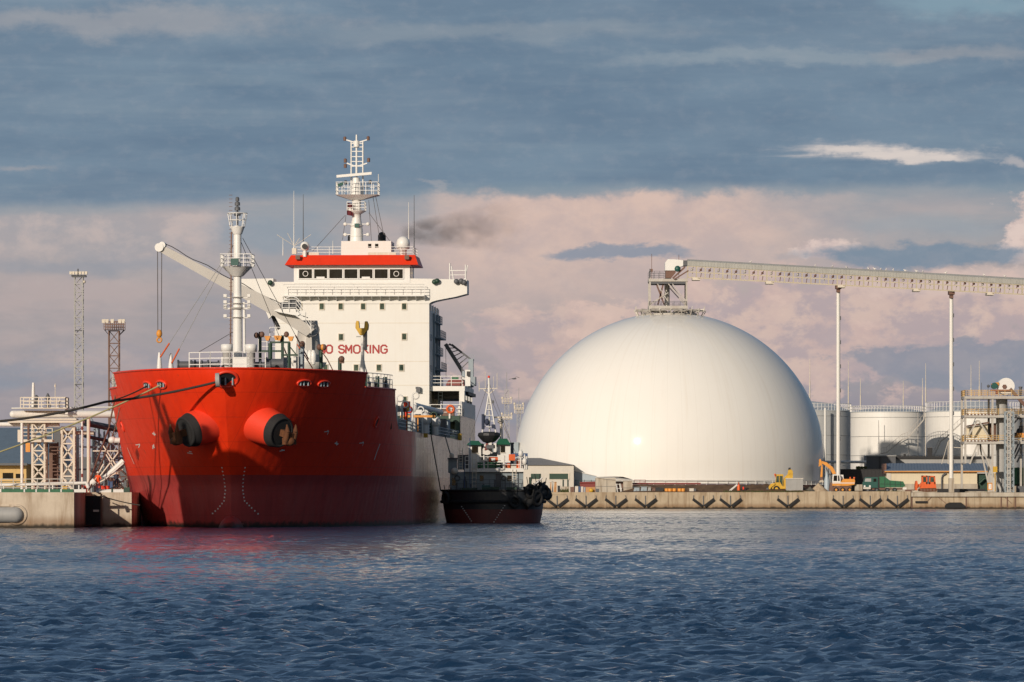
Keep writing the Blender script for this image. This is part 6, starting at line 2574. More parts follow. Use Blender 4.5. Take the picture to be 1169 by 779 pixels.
b.build('roof_cover', paint('ribbed_cover', (0.38, 0.38, 0.355), .5, .1, dirt=.45), cv)
b = MB()
for px0, px1 in zip(PXS, PXS[1:]):
    dd = 2.0
    b.beam(W(px0, cy_b(px0) - 6, cd(px0) + dd), W(px1, cy_b(px1) - 6, cd(px1) + dd), 1.3, .08)
b.build('belt', M['black'], cv)
for i, px0 in enumerate(PXS[:-1]):
    b = MB()
    px = px0 + 5
    c0 = W(px, cy_b(px) - 9.2, cd(px) + .8)
    b.ell(c0, .30, .3, .30, 8, 5)
    b.beam(W(px - 2.2, cy_b(px) - 6.3, cd(px) + .7), c0, .12)
    b.beam(c0, W(px + 1.6, cy_b(px) - 12, cd(px) + .7), .12)
    b.beam(W(px - .3, cy_b(px) - .6, cd(px) + .7), W(px + .6, cy_b(px) - 5.5, cd(px) + .7), .16)
    b.build('idler_roller', M['brown'] if i % 3 else M['steel'], cv)
for px, w_ in ((795, 9), (879, 9), (961, 9), (1047, 8), (1131, 8)):
    b = MB()
    p, q = W(px - w_ / 2, cy_b(px) + 2.6, cd(px) - .3), W(px + w_ / 2, cy_b(px) - .5, cd(px) - .3)
    b.box(p.x, p.y, p.z, q.x, p.y + 4.8, q.z)
    b.build('drip_tray', M['offwhite'], cv)
# head house
b = MB()
D = DD - 2.5
b.prism([(X(px, D), Z(py, D)) for px, py in ((759, 309.5), (759, 300.5), (762, 296.5), (772.5, 297), (779.5, 298), (779.5, 304), (772, 307), (771.5, 309.5))], D - 2.5, D + 2.5)
hh_ = b.build('head_house', M['white_clean'], cv)
b = MB()
b.prism([(X(px, D), Z(py, D)) for px, py in ((759.5, 318), (759.5, 309.5), (771, 309.5), (771, 312), (766, 318))], D - 2.2, D + 2.2)
b.beam(W(768, 318, D - 2.6), W(782, 305, D - 2.6), .4)
b.beam(W(770, 319, D - 2.4), W(786, 309, D - 2.4), .3)
b.build('head_chute', M['brown'], hh_)
b = MB()
b.ell(W(773.5, 307, D - 3), .72, .6, .72, 14, 8)
b.build('drive_motor', M['teal'], hh_)
b = MB()
b.box(X(778.5, D), D - 2.4, Z(304, D), X(784, D), D + 2.4, Z(298, D))
b.build('skirt', M['greyd'], hh_)
# legs
for px, yb, lab in ((957, 558, 'tall white conveyor leg behind the excavator'), (1086, 562.5, 'tall white conveyor leg on the quay edge with concrete foot')):
    D = cd(px) + 2.1
    sp_ = thing('conveyor_support', lab, 'support', (X(px, D), D, CAMZ - .05), 'legs of the conveyor')
    b = MB()
    zt = Z(cy_b(px) + 2, D)
    b.tube((X(px, D), D, CAMZ - .05), (X(px, D), D, zt - 1.2), .47, .42, 18)
    b.build('column', M['white'], sp_)
    b = MB()
    b.box(X(px - 3.3, D), D - 1.6, zt - .5, X(px + 3.3, D), D + 1.6, zt + .35)
    b.box(X(px - 2, D), D - 1.0, zt - 1.3, X(px + 2, D), D + 1.0, zt - .5)
    b.build('head_plate', M['brown'], sp_)
    if px > 1000:
        b = MB()
        b.box(X(px - 2.9, D), D - .8, CAMZ - .05, X(px + 2.9, D), D + .8, Z(546, D))
        b.build('foot', M['concb'], sp_)
    for zz in np.arange(10, zt - 3, 5.5):
        b = MB()
        b.box(X(px, D) + .3, D - .62, zz, X(px, D) + .58, D - .4, zz + .9)
        b.build('hand_grip', M['greyd'], sp_)
# gulls perched along the ridge
random.seed(21)
gm_ = M['flagw']
gull0 = None
for i, px in enumerate([950.5, 967, 992, 999, 1006, 1012, 1020, 1034, 1047, 1054, 1080, 1124, 1148, 857, 931]):
    p = W(px, cy_t(px) - 1.2, cd(px) + 1.2)
    p = W(px, cy_t(px) + .6, cd(px) - .25) + Vector((0, 1.1, .42))
    if gull0 is None:
        b = MB()
        b.ell((0, 0, .24), .30, .16, .17, 10, 6)
        b.ell((.26, 0, .46), .12, .1, .11, 8, 5)
        b.beam((.36, 0, .45), (.46, 0, .42), .05)
        b.beam((-.25, 0, .26), (-.5, 0, .22), .12, .05)
        b.beam((0, -.05, 0), (0, -.05, .12), .03)
        b.beam((0, .05, 0), (0, .05, .12), .03)
        gull0 = single('gull', b, gm_, 'white gull perched on the ridge of the conveyor roof', 'bird', 'gulls perched on the conveyor')
        o = gull0
    else:
        o = gull0.copy()
        COL.objects.link(o)
    o.location = p
    o.rotation_euler = (0, 0, random.uniform(0, 6))
b = MB()
p = W(587, 432.5, 900)
b.ell(p, .42, .14, .13, 10, 6)
for pts in (((0, 0, .05), (.35, 0, .35), (.9, .1, .18)), ((0, 0, .05), (-.45, 0, .02), (-.95, .1, -.15))):
    q = [p + Vector(v) for v in pts]
    for a_, c_ in zip(q, q[1:]):
        b.beam(a_, c_, .3, .05)
single('gull', b, M['greyd'], 'dark gull in flight above the tug, left of the dome', 'bird')

# ------------------------------------------------------------------ tanks
def tank(px, r_px, ytop, D, label, rise=5, rail0=6, seed=0, mat='tank'):
    x, r, zt = X(px, D), r_px * D / F, Z(ytop, D)
    t = thing('storage_tank', label, 'tank', (x, D, CAMZ), 'white oil tanks')
    b = MB()
    b.lathe((x, D, 0), [(r, CAMZ - .1), (r, zt)], 96, caps=False)
    b.build('shell', M[mat], t)
    b = MB()
    b.lathe((x, D, 0), [(r + .15, zt - .05), (r + .15, zt + .12), (r, zt + .14), (r * .5, zt + rise * D / F * .75), (.05, zt + rise * D / F)], 72, caps=False)
    b.build('roof', M['tankroof'], t)
    b = MB()
    h = rail0 * D / F
    for hh in (.5, 1.0):
        b.torus((x, D, zt + h * hh), r + .1, .06, (0, 0, 1), 72, 5)
    for i in range(72):
        a = math.pi * 2 * i / 72
        p = Vector((x + (r + .1) * math.cos(a), D + (r + .1) * math.sin(a), zt))
        b.beam(p, p + Vector((0, 0, h)), .09)
    b.build('roof_railing', M['white'], t)
    b = MB()
    for zz in np.arange(zt - 1.4, CAMZ + 2, -(zt - CAMZ) / 4.2):
        b.torus((x, D, zz), r + .02, .07, (0, 0, 1), 72, 5)
    b.build('stiffening_ring', M['grey'], t)
    return t


M['tank'] = paint('tank_white', (0.79, 0.77, 0.72), .4, dirt=.22, dcol=(.45, .40, .33), scale=.15)
M['tankgrey'] = paint('tank_grey', (0.45, 0.46, 0.455), .45, dirt=.25, scale=.15)
M['tankroof'] = paint('tank_roof_paint', (0.52, 0.55, 0.56), .5, dirt=.2)
T1 = tank(922, 49, 469.5, 1350, 'grey tank between the dome edge and the first conveyor leg', 12, 8, mat='tankgrey')
T2 = tank(1013.5, 42.5, 471, 1314, 'sunlit white tank behind the green truck with a diagonal stair', 6, 7)
T3 = tank(1113, 56, 470.5, 1347, 'sunlit white tank partly behind the steel tower at the right', 13, 11)


def stair(t, pts, D, dd):
    b = MB()
    q = [W(px, py, D) for px, py in pts]
    for a_, c_ in zip(q, q[1:]):
        for off in (0, 1.4):
            b.beam(a_ + Vector((0, 0, off)), c_ + Vector((0, 0, off)), .2, .3 if off == 0 else .1)
        n_ = max(2, int((c_ - a_).length / .9))
        for i in range(n_):
            v = a_.lerp(c_, i / n_)
            b.beam(v, v + Vector((0, 0, 1.4)), .07)
            b.box(v.x - .3, v.y, v.z - .05, v.x + .3, v.y + 1, v.z + .04)
    b.build('stair', M['steel'], t)


stair(T2, ((1006, 518), (1012, 517), (1030, 502), (1036, 500.5), (1054, 480), (1056, 471)), 1302, 0)
stair(T3, ((1066, 521), (1074, 504), (1081, 499), (1090, 490), (1100, 481), (1104, 471)), 1328, 0)
b = MB()
b.tube((X(1048, 1304), 1304, CAMZ), (X(1048, 1304), 1304, Z(471, 1304)), .1, n=6)
b.tube((X(1004, 1301), 1301, CAMZ), (X(1003, 1301), 1301, Z(480, 1301)), .08, n=6)
b.tube((X(1037.5, 1301), 1301, CAMZ), (X(1037.5, 1301), 1301, Z(503, 1301)), .1, n=6)
b.build('drain_pipe', M['steel'], T2)
b = MB()
b.tube((X(942, 1336), 1336, CAMZ), (X(942, 1336), 1336, Z(466, 1336)), .3, n=8)
b.build('riser_pipe', M['white'], T1)
for i, (px, yt, yb) in enumerate(((924.5, 410, 460), (968.5, 412, 470), (982.3, 432, 470), (1031.2, 435, 470), (1053.2, 432, 470), (1056.8, 415, 470), (1108.5, 417, 470), (1118, 412, 470))):
    D = 1375
    b = MB()
    b.tube((X(px, D), D, CAMZ), (X(px, D), D, Z((yt + yb) / 2, D)), .16, n=6)
    b.tube((X(px, D), D, Z((yt + yb) / 2, D)), (X(px, D), D, Z(yt, D)), .10, .06, n=6)
    single('lightning_rod', b, M['offwhite'], ['thin lightning rod right behind the dome edge', 'lightning rod just right of the first conveyor leg', 'short lightning rod over the left of the middle tank', 'short lightning rod over the right of the middle tank', 'lower of the two rods between the middle and right tanks', 'higher of the two rods between the middle and right tanks', 'lightning rod left of the pair over the right tank', 'tallest lightning rod over the right tank'][i], 'lightning rod', 'lightning rods among the tanks')

# ------------------------------------------------------------------ buildings along the far yard
def bx(px0, y0, px1, y1, D, dep, name, mat, label, cat, group=None):
    b = MB()
    b.box(X(px0, D), D, Z(y1, D), X(px1, D), D + dep, Z(y0, D))
    return single(name, b, mat, label, cat, group)


def bpart(par, name, mat, px0, y0, px1, y1, D, d0, d1):
    b = MB()
    b.box(X(px0, D), D + d0, Z(y1, D), X(px1, D), D + d1, Z(y0, D))
    return b.build(name, mat, par)


def building(name, label, px, D, cat):
    return thing(name, label, cat, (X(px, D), D, CAMZ - .05))


M['sheet'] = paint('pale_sheet_cladding', (0.60, 0.56, 0.49), .55, dirt=.2)
M['sheetb'] = paint('pale_blue_cladding', (0.40, 0.47, 0.52), .5, dirt=.2)
M['roofgr'] = paint('grey_roof_sheet', (0.20, 0.20, 0.20), .55, dirt=.3)
M['roofbl'] = paint('slate_blue_sheet', (0.16, 0.20, 0.255), .5, dirt=.25)
M['cream'] = paint('cream_render', (0.68, 0.60, 0.44), .7, dirt=.2)
# white hall by the tug
D = 1146
hl = building('site_hall', 'white clad hall with grey roof and dark gate opening right of the tug', 625, D, 'hall')
bpart(hl, 'wall', M['sheet'], 575, 531, 655, 563, D, 0, 14)
b = MB()
x0, x1, xr0, xr1 = X(574, D), X(656.5, D), X(590, D), X(617, D)
zl, zh = Z(531.2, D), Z(522.8, D)
b.add([(x0, D - .5, zl), (x1, D - .5, zl), (x1, D + 14.5, zl), (x0, D + 14.5, zl), (xr0, D + 6, zh), (xr1, D + 6, zh)], [(0, 1, 5, 4), (1, 2, 5), (2, 3, 4, 5), (3, 0, 4), (0, 3, 2, 1)])
b.build('roof', M['roofgr'], hl)
gt = bpart(hl, 'gate', M['greend'], 627.2, 541, 648.5, 547.2, D, -.06, .1)
for a in ((626.4, 540, 650.5, 540.9), (648.6, 540.9, 650.3, 547.5), (626.4, 547.3, 650.5, 547.9)):
    bpart(gt, 'frame', M['offwhite'], *a, D, -.12, .05)
bpart(hl, 'gate', M['greend'], 606, 541, 617.5, 547, D, -.06, .1)
for px in (642.6, 648):
    bpart(hl, 'post', M['greend'], px - .5, 547.5, px + .5, 556, D, -.3, -.1)
D = 1150
an = building('annex', 'pale blue lean-to annex with sloping top beside the white hall', 668, D, 'annex')
b = MB()
b.prism([(X(655.3, D), CAMZ - .05), (X(681, D), CAMZ - .05), (X(681, D), Z(544, D)), (X(655.3, D), Z(538, D))], D, D + 8)
b.build('wall', M['sheetb'], an)
b = MB()
b.beam((X(655, D), D - .1, Z(537.6, D)), (X(681.5, D), D - .1, Z(543.7, D)), .3, .16)
b.build('verge', M['white'], an)
b = MB()
for px in (657.5, 662, 667, 675):
    b.beam((X(px, D - 2), D - 2, CAMZ), (X(px, D - 2), D - 2, Z(548, D - 2)), .12)
b.beam((X(656, D - 2), D - 2, Z(549, D - 2)), (X(681, D - 2), D - 2, Z(549, D - 2)), .08)
b.beam((X(656, D - 2), D - 2, Z(553, D - 2)), (X(681, D - 2), D - 2, Z(553, D - 2)), .08)
single('mesh_fence', b, M['greend'], 'dark post fence in front of the pale blue annex', 'fence')
D = 1140
sh = building('concrete_shed', 'small grey concrete panel shed with doorway near the quay edge', 700, D, 'shed')
bpart(sh, 'wall', M['concb'], 680, 545.8, 703, 563, D, 0, 6)
bpart(sh, 'wall', M['concb'], 711.5, 549.5, 722, 563, D, -.3, 5.8)
bpart(sh, 'back_wall', M['brown'], 703.2, 550, 711.4, 563, D, 2, 5.5)
b = MB()
b.add([(X(680, D), D - .4, Z(545.2, D)), (X(693, D), D - .4, Z(547.3, D)), (X(722.5, D), D - .6, Z(549.2, D)), (X(722.5, D), D + 6.5, Z(548, D)), (X(712, D), D + 6.5, Z(545.0, D)), (X(697, D), D + 6.5, Z(544.6, D)),
       (X(680, D), D - .4, Z(544.8, D)), (X(693, D), D - .4, Z(546.7, D)), (X(722.5, D), D - .6, Z(548.5, D)), (X(722.5, D), D + 6.5, Z(547.4, D)), (X(712, D), D + 6.5, Z(544.4, D)), (X(697, D), D + 6.5, Z(544, D))],
      [(0, 1, 2, 3, 4, 5), (6, 7, 8, 9, 10, 11), (0, 1, 7, 6), (1, 2, 8, 7), (2, 3, 9, 8), (3, 4, 10, 9), (4, 5, 11, 10), (5, 0, 6, 11)])
b.build('roof', M['sheet'], sh)
for a in ((692.7, 547.5, 693.1, 562), (680.2, 555.3, 703, 555.7), (711.7, 557, 722, 557.4)):
    bpart(sh, 'panel_joint', M['greyd'], *a, D, -.36 if a[0] > 710 else -.04, -.28 if a[0] > 710 else .05)
b = MB()
for xa, xb in ((703.5, 706.5), (707.5, 710.5)):
    b.beam((X(xa + 1.5, D - 1), D - 1.2, CAMZ), (X(xa, D - 1), D - .8, Z(552.5, D)), .3, .1)
b.beam((X(704, D), D - 1.0, CAMZ + .8), (X(710, D), D - 1.0, CAMZ + .8), .25, .1)
b.beam((X(709.3, D), D - 1.2, CAMZ), (X(708, D), D - .8, Z(552.5, D)), .3, .1)
b.beam((X(703.5, D), D - .9, Z(553, D)), (X(708.5, D), D - .9, Z(553, D)), .3, .1)
single('leaning_frame', b, M['white'], 'pale frame leaning in the doorway of the concrete shed', 'frame')
# yard clutter
items = [(627.2, 551, 629.5, 'wood', 'leftmost upright timber panel beside the tug fender', 'panel'), (629.8, 550.3, 631.5, 'greyd', 'dark gap board between timber panels by the tug fender', 'panel'), (631.8, 550.6, 635.4, 'wood', 'broad upright timber panel right of the tug fender', 'panel'),
         (636.5, 555, 639.4, 'black', 'black drum right of the timber panels', 'drum'), (640, 556, 650, 'concb', 'pale concrete block below the hall gate', 'block'), (651, 556.4, 655.6, 'brown', 'brown crate under the right corner of the hall', 'crate'),
         (656.5, 555.6, 660, 'sheet', 'pale upright cabinet below the blue annex', 'cabinet'), (660.4, 555.8, 663, 'blue', 'dark blue cabinet between pale ones below the annex', 'cabinet'), (663.3, 556, 665.6, 'sheet', 'narrow pale cabinet right of the dark blue one', 'cabinet'),
         (666.3, 556.6, 668.3, 'greybl', 'narrow blue grey cabinet below the annex', 'cabinet'), (668.8, 556.5, 679.3, 'wood', 'timber crate carrying the yellow bag left of the concrete shed', 'crate'), (680.2, 558.5, 684, 'greyd', 'dark blue grey bin against the concrete shed', 'bin'),
         (723, 556.5, 730, 'greybl', 'blue grey sheet pile right of the concrete shed', 'sheets'), (731, 555.8, 738.5, 'greybl', 'leaning grey sheets right of the concrete shed', 'sheets'), (739, 556.2, 743, 'grey', 'grey upright frame stack left of the orange litter', 'frame'), (744, 557, 748, 'brown', 'brown upright frame stack in the yard', 'frame'),
         (748.5, 557, 757, 'black', 'black pile of frames left of the orange drums', 'pile'), (787, 558, 792, 'sheet', 'pale block near the orange drums', 'block'), (792.5, 558.3, 794.5, 'greyd', 'dark block right of the pale block in the yard', 'block'), (1000, 0, 0, None, None, None)]
for px0, y0, px1, mt_, lab, cat in items:
    if mt_ is None:
        continue
    D = 1135
    b = MB()
    x0, x1, z1 = X(px0, D), X(px1, D), Z(y0, D)
    lean = .25 if cat in ('sheets', 'panel', 'frame') else 0
    b.add([(x0, D, CAMZ - .05), (x1, D, CAMZ - .05), (x1, D + .9, CAMZ - .05), (x0, D + .9, CAMZ - .05), (x0 + lean, D + lean, z1), (x1, D + lean, z1), (x1, D + .9, z1), (x0 + lean, D + .9, z1)],
          [(0, 1, 2, 3), (4, 5, 6, 7), (0, 1, 5, 4), (1, 2, 6, 5), (2, 3, 7, 6), (3, 0, 4, 7)])
    b.box(x0 - .04, D - .04, z1, x1 + .04, D + .94, z1 + .07)
    b.box(x0 + (x1 - x0) * .4, D - .06, CAMZ, x0 + (x1 - x0) * .5, D - .005, z1 * .5 + CAMZ * .5)
    single({'panel': 'timber_panel', 'sheets': 'sheet_stack', 'frame': 'frame_stack', 'pile': 'scrap_pile'}.get(cat, cat), b, M[mt_], lab, cat, 'yard clutter by the quay')
b = MB()
b.ell(W(675, 560, 1134.4), .5, .35, .45, 12, 8)
single('bag', b, M['yellow'], 'yellow bag on the timber crate left of the concrete shed', 'bag')
for i, (px, rr) in enumerate(((761, .42), (765, .5), (770, .45), (776, .5), (780, .42))):
    b = MB()
    p = W(px, 562, 1135)
    b.lathe((p.x, 1135, CAMZ - .04), [(rr, 0), (rr * 1.05, .25), (rr, .5), (rr * 1.04, .8), (rr * .9, .86)], 12)
    single('drum', b, M['amber'], ['leftmost orange drum on the quay below the dome', 'second orange drum from the left below the dome', 'middle orange drum of five below the dome', 'fourth orange drum from the left below the dome', 'rightmost orange drum on the quay below the dome'][i], 'drum', 'orange drums on the quay')
b = MB()
b.box(X(715, 1147), 1147, Z(553, 1147), X(800, 1147), 1147.4, Z(551.3, 1147))
b.rail([(X(724, 1146), 1146, Z(553, 1146)), (X(737, 1146), 1146, Z(553, 1146))], 1.0, 1.5, .05)
single('pipe_stack', b, M['darkred'], 'maroon pipe stack lying at the dome foot behind the concrete shed', 'pipes')
b = MB()
b.box(X(662, 1148.5), 1146.5, CAMZ, X(681, 1148.5), 1147.4, Z(551, 1148.5))
b.tube((X(662, 1146), 1146.6, Z(551.5, 1146)), (X(681, 1146), 1146.6, Z(551, 1146)), .25, n=8)
single('pipe_stack', b, M['darkred'], 'maroon pipe stack in front of the pale blue annex', 'pipes')
# orange barrier board, white plank and the small black cart
b = MB()
p = W(843.3, 562, 1136)
b.lathe((p.x, 1136, CAMZ - .04), [(.34, 0), (.36, 1.6), (.34, 1.68)], 12)
b.lathe((p.x, 1136, CAMZ + 1.64), [(.1, 0), (.1, .35), (.2, .36), (.2, .5)], 10)
single('buoy_post', b, M['orange'], 'orange upright post on the quay left of the yellow loader', 'post')
b = MB()
b.beam(W(833, 560.5, 1135.5), W(841.5, 553.5, 1135.8), .16, .35)
single('plank', b, M['white'], 'white plank propped on the orange post', 'plank')
ct = thing('hand_cart', 'small black cart with red lamp right of the orange post', 'cart', W(848.5, 562, 1136.5))
b = MB()
b.prism([(X(px, 1136), Z(py, 1136)) for px, py in ((846.5, 559.5), (846.5, 554), (850.5, 553.5), (851, 559.5))], 1136, 1137)
b.build('body', M['black'], ct)
for px in (847.3, 850.3):
    b = MB()
    b.tube((X(px, 1136), 1135.8, CAMZ + .28), (X(px, 1136), 1137.2, CAMZ + .28), .3, n=12)
    b.build('wheel', M['rubber'], ct)
b = MB()
b.cbox(W(848.6, 557.5, 1135.9), .35, .12, .6)
b.build('lamp', M['red'], ct)
# grey metal shed
D = 1136
gs = building('metal_shed', 'grey metal shed beside the yellow loader on the quay', 907, D, 'shed')
bpart(gs, 'wall', M['grey'], 897.3, 547, 916.6, 562.6, D, 0, 3)
bpart(gs, 'roof', M['sheet'], 896.8, 546.1, 917, 546.9, D, -.15, 3.1)
b = MB()
for i in range(16):
    px = 897.8 + i * 1.2
    b.box(X(px, D), D - .04, CAMZ, X(px + .4, D), D + .02, Z(547.2, D))
b.build('rib', M['grey'], gs)
# gravel heaps
def heap(px, w, h, D, mat, name, label, sx=0):
    b = MB()
    n, m_ = 28, 9
    vs, fs = [], []
    for j in range(m_ + 1):
        r = 1 - j / m_
        for i in range(n):
            a = 2 * math.pi * i / n
            rr = w / 2 * r * (1 + .12 * mnoise.noise((math.cos(a) * 2, math.sin(a) * 2, px + r)))
            vs.append((X(px, D) + rr * math.cos(a) + sx * (1 - r), D + 2.5 + rr * .6 * math.sin(a), CAMZ - .1 + h * (1 - r) * (1.0 + .1 * mnoise.noise((a * 2, r * 4, px)))))
    for j in range(m_):
        for i in range(n):
            fs.append((j * n + i, j * n + (i + 1) % n, (j + 1) * n + (i + 1) % n, (j + 1) * n + i))
    b.add(vs, fs, True)
    return single(name, b, mat, label, 'heap', kind=None)


heap(935.5, 4.9, 2.15, 1136, M['gravel'], 'gravel_heap', 'pale gravel heap left of the excavator')
heap(925.5, 3.2, 1.35, 1135, M['graveld'], 'gravel_heap', 'dark gravel heap right of the grey metal shed')
# right side: long low building
D = 1178
lb_ = building('low_building', 'long cream building with blue grey roof and orange eaves board', 1068, D, 'building')
bpart(lb_, 'wall', M['cream'], 1013, 538, 1115.5, 552.5, D, 0, 9)
bpart(lb_, 'plinth', M['concb'], 1013, 552.5, 1116, 563, D, -.3, 9)
b = MB()
x0, x1 = X(1009.5, D), X(1129, D)
b.add([(x0, D - .8, Z(537.2, D)), (x1, D - .8, Z(537.2, D)), (x1, D + 9.5, Z(528.8, D)), (x0 + 1.2, D + 9.5, Z(528.8, D)), (x0, D - .8, Z(537.8, D)), (x1, D - .8, Z(537.8, D)), (x1, D + 9.5, Z(529.5, D)), (x0 + 1.2, D + 9.5, Z(529.5, D))],
      [(0, 1, 2, 3), (4, 5, 6, 7), (0, 1, 5, 4), (1, 2, 6, 5), (2, 3, 7, 6), (3, 0, 4, 7)])
for i in range(34):
    t_ = i / 33
    b.beam((x0 + .4 + (x1 - x0 - .4) * t_, D - .8, Z(537.0, D)), (x0 + 1.3 + (x1 - x0 - 1.3) * t_, D + 9.4, Z(528.6, D)), .10, .10)
b.build('roof', M['roofbl'], lb_)
bpart(lb_, 'fascia', paint('orange_timber', (0.62, 0.27, 0.06), .6), 1009.6, 537.9, 1129, 539.2, D, -.9, -.4)
bpart(lb_, 'side_board', M['brown'], 1009.8, 529.5, 1012, 541, D, 0, 9)
bpart(lb_, 'pilaster', M['sheet'], 1012, 539, 1017, 562, D, -.15, 0)
b = MB()
b.path([W(1080, 540.5, D - .5), W(1076, 543, D - .4), W(1075.2, 546, D - .4), W(1075.2, 560, D - .4)], .2, 8)
b.build('downpipe', M['greyd'], lb_)
# building with dark roof behind
D = 1236
db = building('office_block', 'grey block with black roof edge and dark chimney behind the cream building', 1080, D, 'building')
bpart(db, 'wall', M['grey'], 1022, 523.5, 1131, 562, D, 0, 12)
bpart(db, 'roof', M['black'], 1021, 521, 1132, 524, D, -.4, 12.4)
bpart(db, 'chimney', M['black'], 1059.2, 511.5, 1065, 521.5, D, 1, 2.4)
bpart(db, 'chimney', M['black'], 1032, 518.5, 1034.5, 521.5, D, 1, 1.6)
bpart(db, 'chimney_cap', M['greyd'], 1058.8, 510.6, 1065.4, 511.5, D, .9, 2.5)
D = 1230
eb = building('switch_house', 'flat roofed dark grey house left of the black roofed block', 1005, D, 'building')
bpart(eb, 'wall', M['greyd'], 989, 521, 1022.5, 562, D, 0, 8)
bpart(eb, 'roof', M['grey'], 988.4, 520, 1023, 521.2, D, -.3, 8.3)
bpart(eb, 'pipe', M['black'], 1004, 521.5, 1004.6, 540, D, -.3, -.1)
b = MB()
D = 1200
b.box(X(958, D), D, CAMZ - .05, X(1010.5, D), D + 4, Z(536.3, D))
for i in range(12):
    px = 960 + i * 4.3
    b.box(X(px, D), D - .08, CAMZ, X(px + .5, D), D + .01, Z(537, D))
b.box(X(957.5, D), D - .12, Z(536.3, D), X(1011, D), D + 4.1, Z(535.7, D))
single('wagon', b, M['black'], 'black railway wagon behind the green truck', 'wagon')
b = MB()
D = 1215
b.tube(W(941, 527.6, D), W(989, 527.6, D), .32, n=12)
for px in (946, 969):
    b.beam((X(px, D), D, CAMZ), W(px, 527.6, D), .2)
b.beam(W(962, 532, D), W(970, 530.5, D), .15)
single('pipeline', b, M['white'], 'white overhead pipe between the dome and the dark grey house', 'pipe')
b = MB()
random.seed(8)
for i in range(240):
    p = W(random.uniform(978, 989), random.uniform(534, 537), 1205 + random.random() * 3)
    a = random.random() * 6.28
    b.add([p, p + Vector((.35 * math.cos(a), .1, .25 * math.sin(a) + .2)), p + Vector((.3 * math.sin(a), 0, .3))], [(0, 1, 2)])
tag(b.build('shrubbery', M['weed']), kind='stuff')
b = MB()
D = 1178
b.box(X(1115.8, D), D + 1, CAMZ, X(1128, D), D + 6, Z(541, D))
b.tube(W(1118, 552, D), W(1124, 546.5, D), .28, n=8)
b.tube(W(1124, 546.5, D), W(1128, 547, D), .28, n=8)
single('pump_bay', b, M['greend'], 'dark green pump bay at the right end of the cream building', 'pump')
# black plate fence under the long building
bx(1070, 558.2, 1125, 562.8, 1150, .4, 'barrier_plate', M['black'], 'low black plate barrier in front of the cream building', 'barrier')
bx(1033.5, 559, 1044, 562.6, 1150, .4, 'barrier_plate', M['brown'], 'low brown plate left of the orange bulldozer', 'barrier')
bx(976, 553.3, 984.6, 560.5, 1139, 1.5, 'concrete_block', M['concb'], 'pale concrete block between excavator and green truck', 'block')
bx(1156.5, 555, 1160, 562.5, 1138, 1.4, 'concrete_block', M['concb'], 'pale concrete block at the foot of the scaffold tower', 'block')
bx(1160.3, 555.2, 1169.5, 562.5, 1140, 1.4, 'concrete_block', M['greyd'], 'dark grey block right of the pale block at far right', 'block')
b = MB()
b.box(X(1104, 1135), 1134, CAMZ - .06, X(1136, 1135), 1140, CAMZ + .16)
single('foundation_slab', b, M['concb'], 'pale slab under the steel tower legs', 'slab')
# ramp boards by the bulldozer
b = MB()
b.add([(X(1041, 1133), 1131.5, CAMZ + .35), (X(1063, 1133), 1131.5, CAMZ - .1), (X(1063, 1133), 1134, CAMZ - .1), (X(1041, 1133), 1134, CAMZ + .35), (X(1041, 1133), 1131.5, CAMZ - .1), (X(1041, 1133), 1134, CAMZ - .1)],
      [(0, 1, 2, 3), (0, 3, 5, 4), (4, 5, 2, 1), (0, 4, 1), (3, 2, 5)])
single('ramp', b, M['concb'], 'pale concrete ramp under the orange bulldozer', 'ramp')
# green goods wagon at the right edge
D = 1168
wg_ = building('goods_wagon', 'green goods wagon cut by the right edge of the picture', 1166, D, 'wagon')
bpart(wg_, 'body', M['green'], 1156, 534, 1200, 553, D, 0, 4)
for px in (1161.5, 1169.5, 1177):
    bpart(wg_, 'rib', M['greend'], px, 533.5, px + 1.2, 553.5, D, -.2, -.02)
bpart(wg_, 'underframe', M['black'], 1156, 553, 1200, 559, D, .3, 3.7)
for px in (1159, 1166, 1174):
    b = MB()
    b.tube((X(px, D), D - .05, CAMZ + .5), (X(px, D), D + .3, CAMZ + .5), .5, n=16)
    b.build('wheel', M['greyd'], wg_)
M['railyel'] = paint('faded_yellow_paint', (0.62, 0.40, 0.14), .55, dirt=.4)
# ------------------------------------------------------------------ steel transfer tower at the right
D = 1142.0
tt_ = building('transfer_tower', 'open steel tower with railed decks and white drum at the right edge', 1135, D, 'tower')
xa, xb, xc = X(1102, D), X(1133, D), X(1170, D)
b = MB()
for xx, yb in ((xa, 529), (xb, 563), (xc, 563)):
    for yy_ in (D, D + 9):
        b.beam((xx, yy_, Z(yb if yy_ == D else 563, D)), (xx, yy_, Z(452, D)), .46)
b.beam((xa, D, Z(529, D)), (xa, D + 9, Z(529, D)), .3)
b.build('column', M['steel'], tt_)
for yy_ in (452.5, 474, 504):
    b = MB()
    b.box(xa - .2, D - .5, Z(yy_ + 3.0, D), X(1185, D), D + 9.5, Z(yy_, D))
    dk = b.build('deck', M['steel'], tt_)
    b = MB()
    b.rail([(xa - .1, D - .4, Z(yy_, D)), (X(1185, D), D - .4, Z(yy_, D))], 1.35, 1.5, .055)
    b.rail([(xa - .1, D - .4, Z(yy_, D)), (xa - .1, D + 9.4, Z(yy_, D))], 1.35, 1.5, .055)
    b.rail([(xa - .1, D + 9.4, Z(yy_, D)), (X(1185, D), D + 9.4, Z(yy_, D))], 1.35, 1.5, .055)
    b.build('railing', M['railyel'], dk)
    if yy_ > 460:
        b = MB()
        for i in range(9):
            px = 1103.5 + i * 4
            b.box(X(px, D), D - .56, Z(yy_ + .3, D), X(px + 2.4, D), D - .51, Z(yy_ - 1.2, D))
        b.build('toe_board', M['brown'], dk)
b = MB()
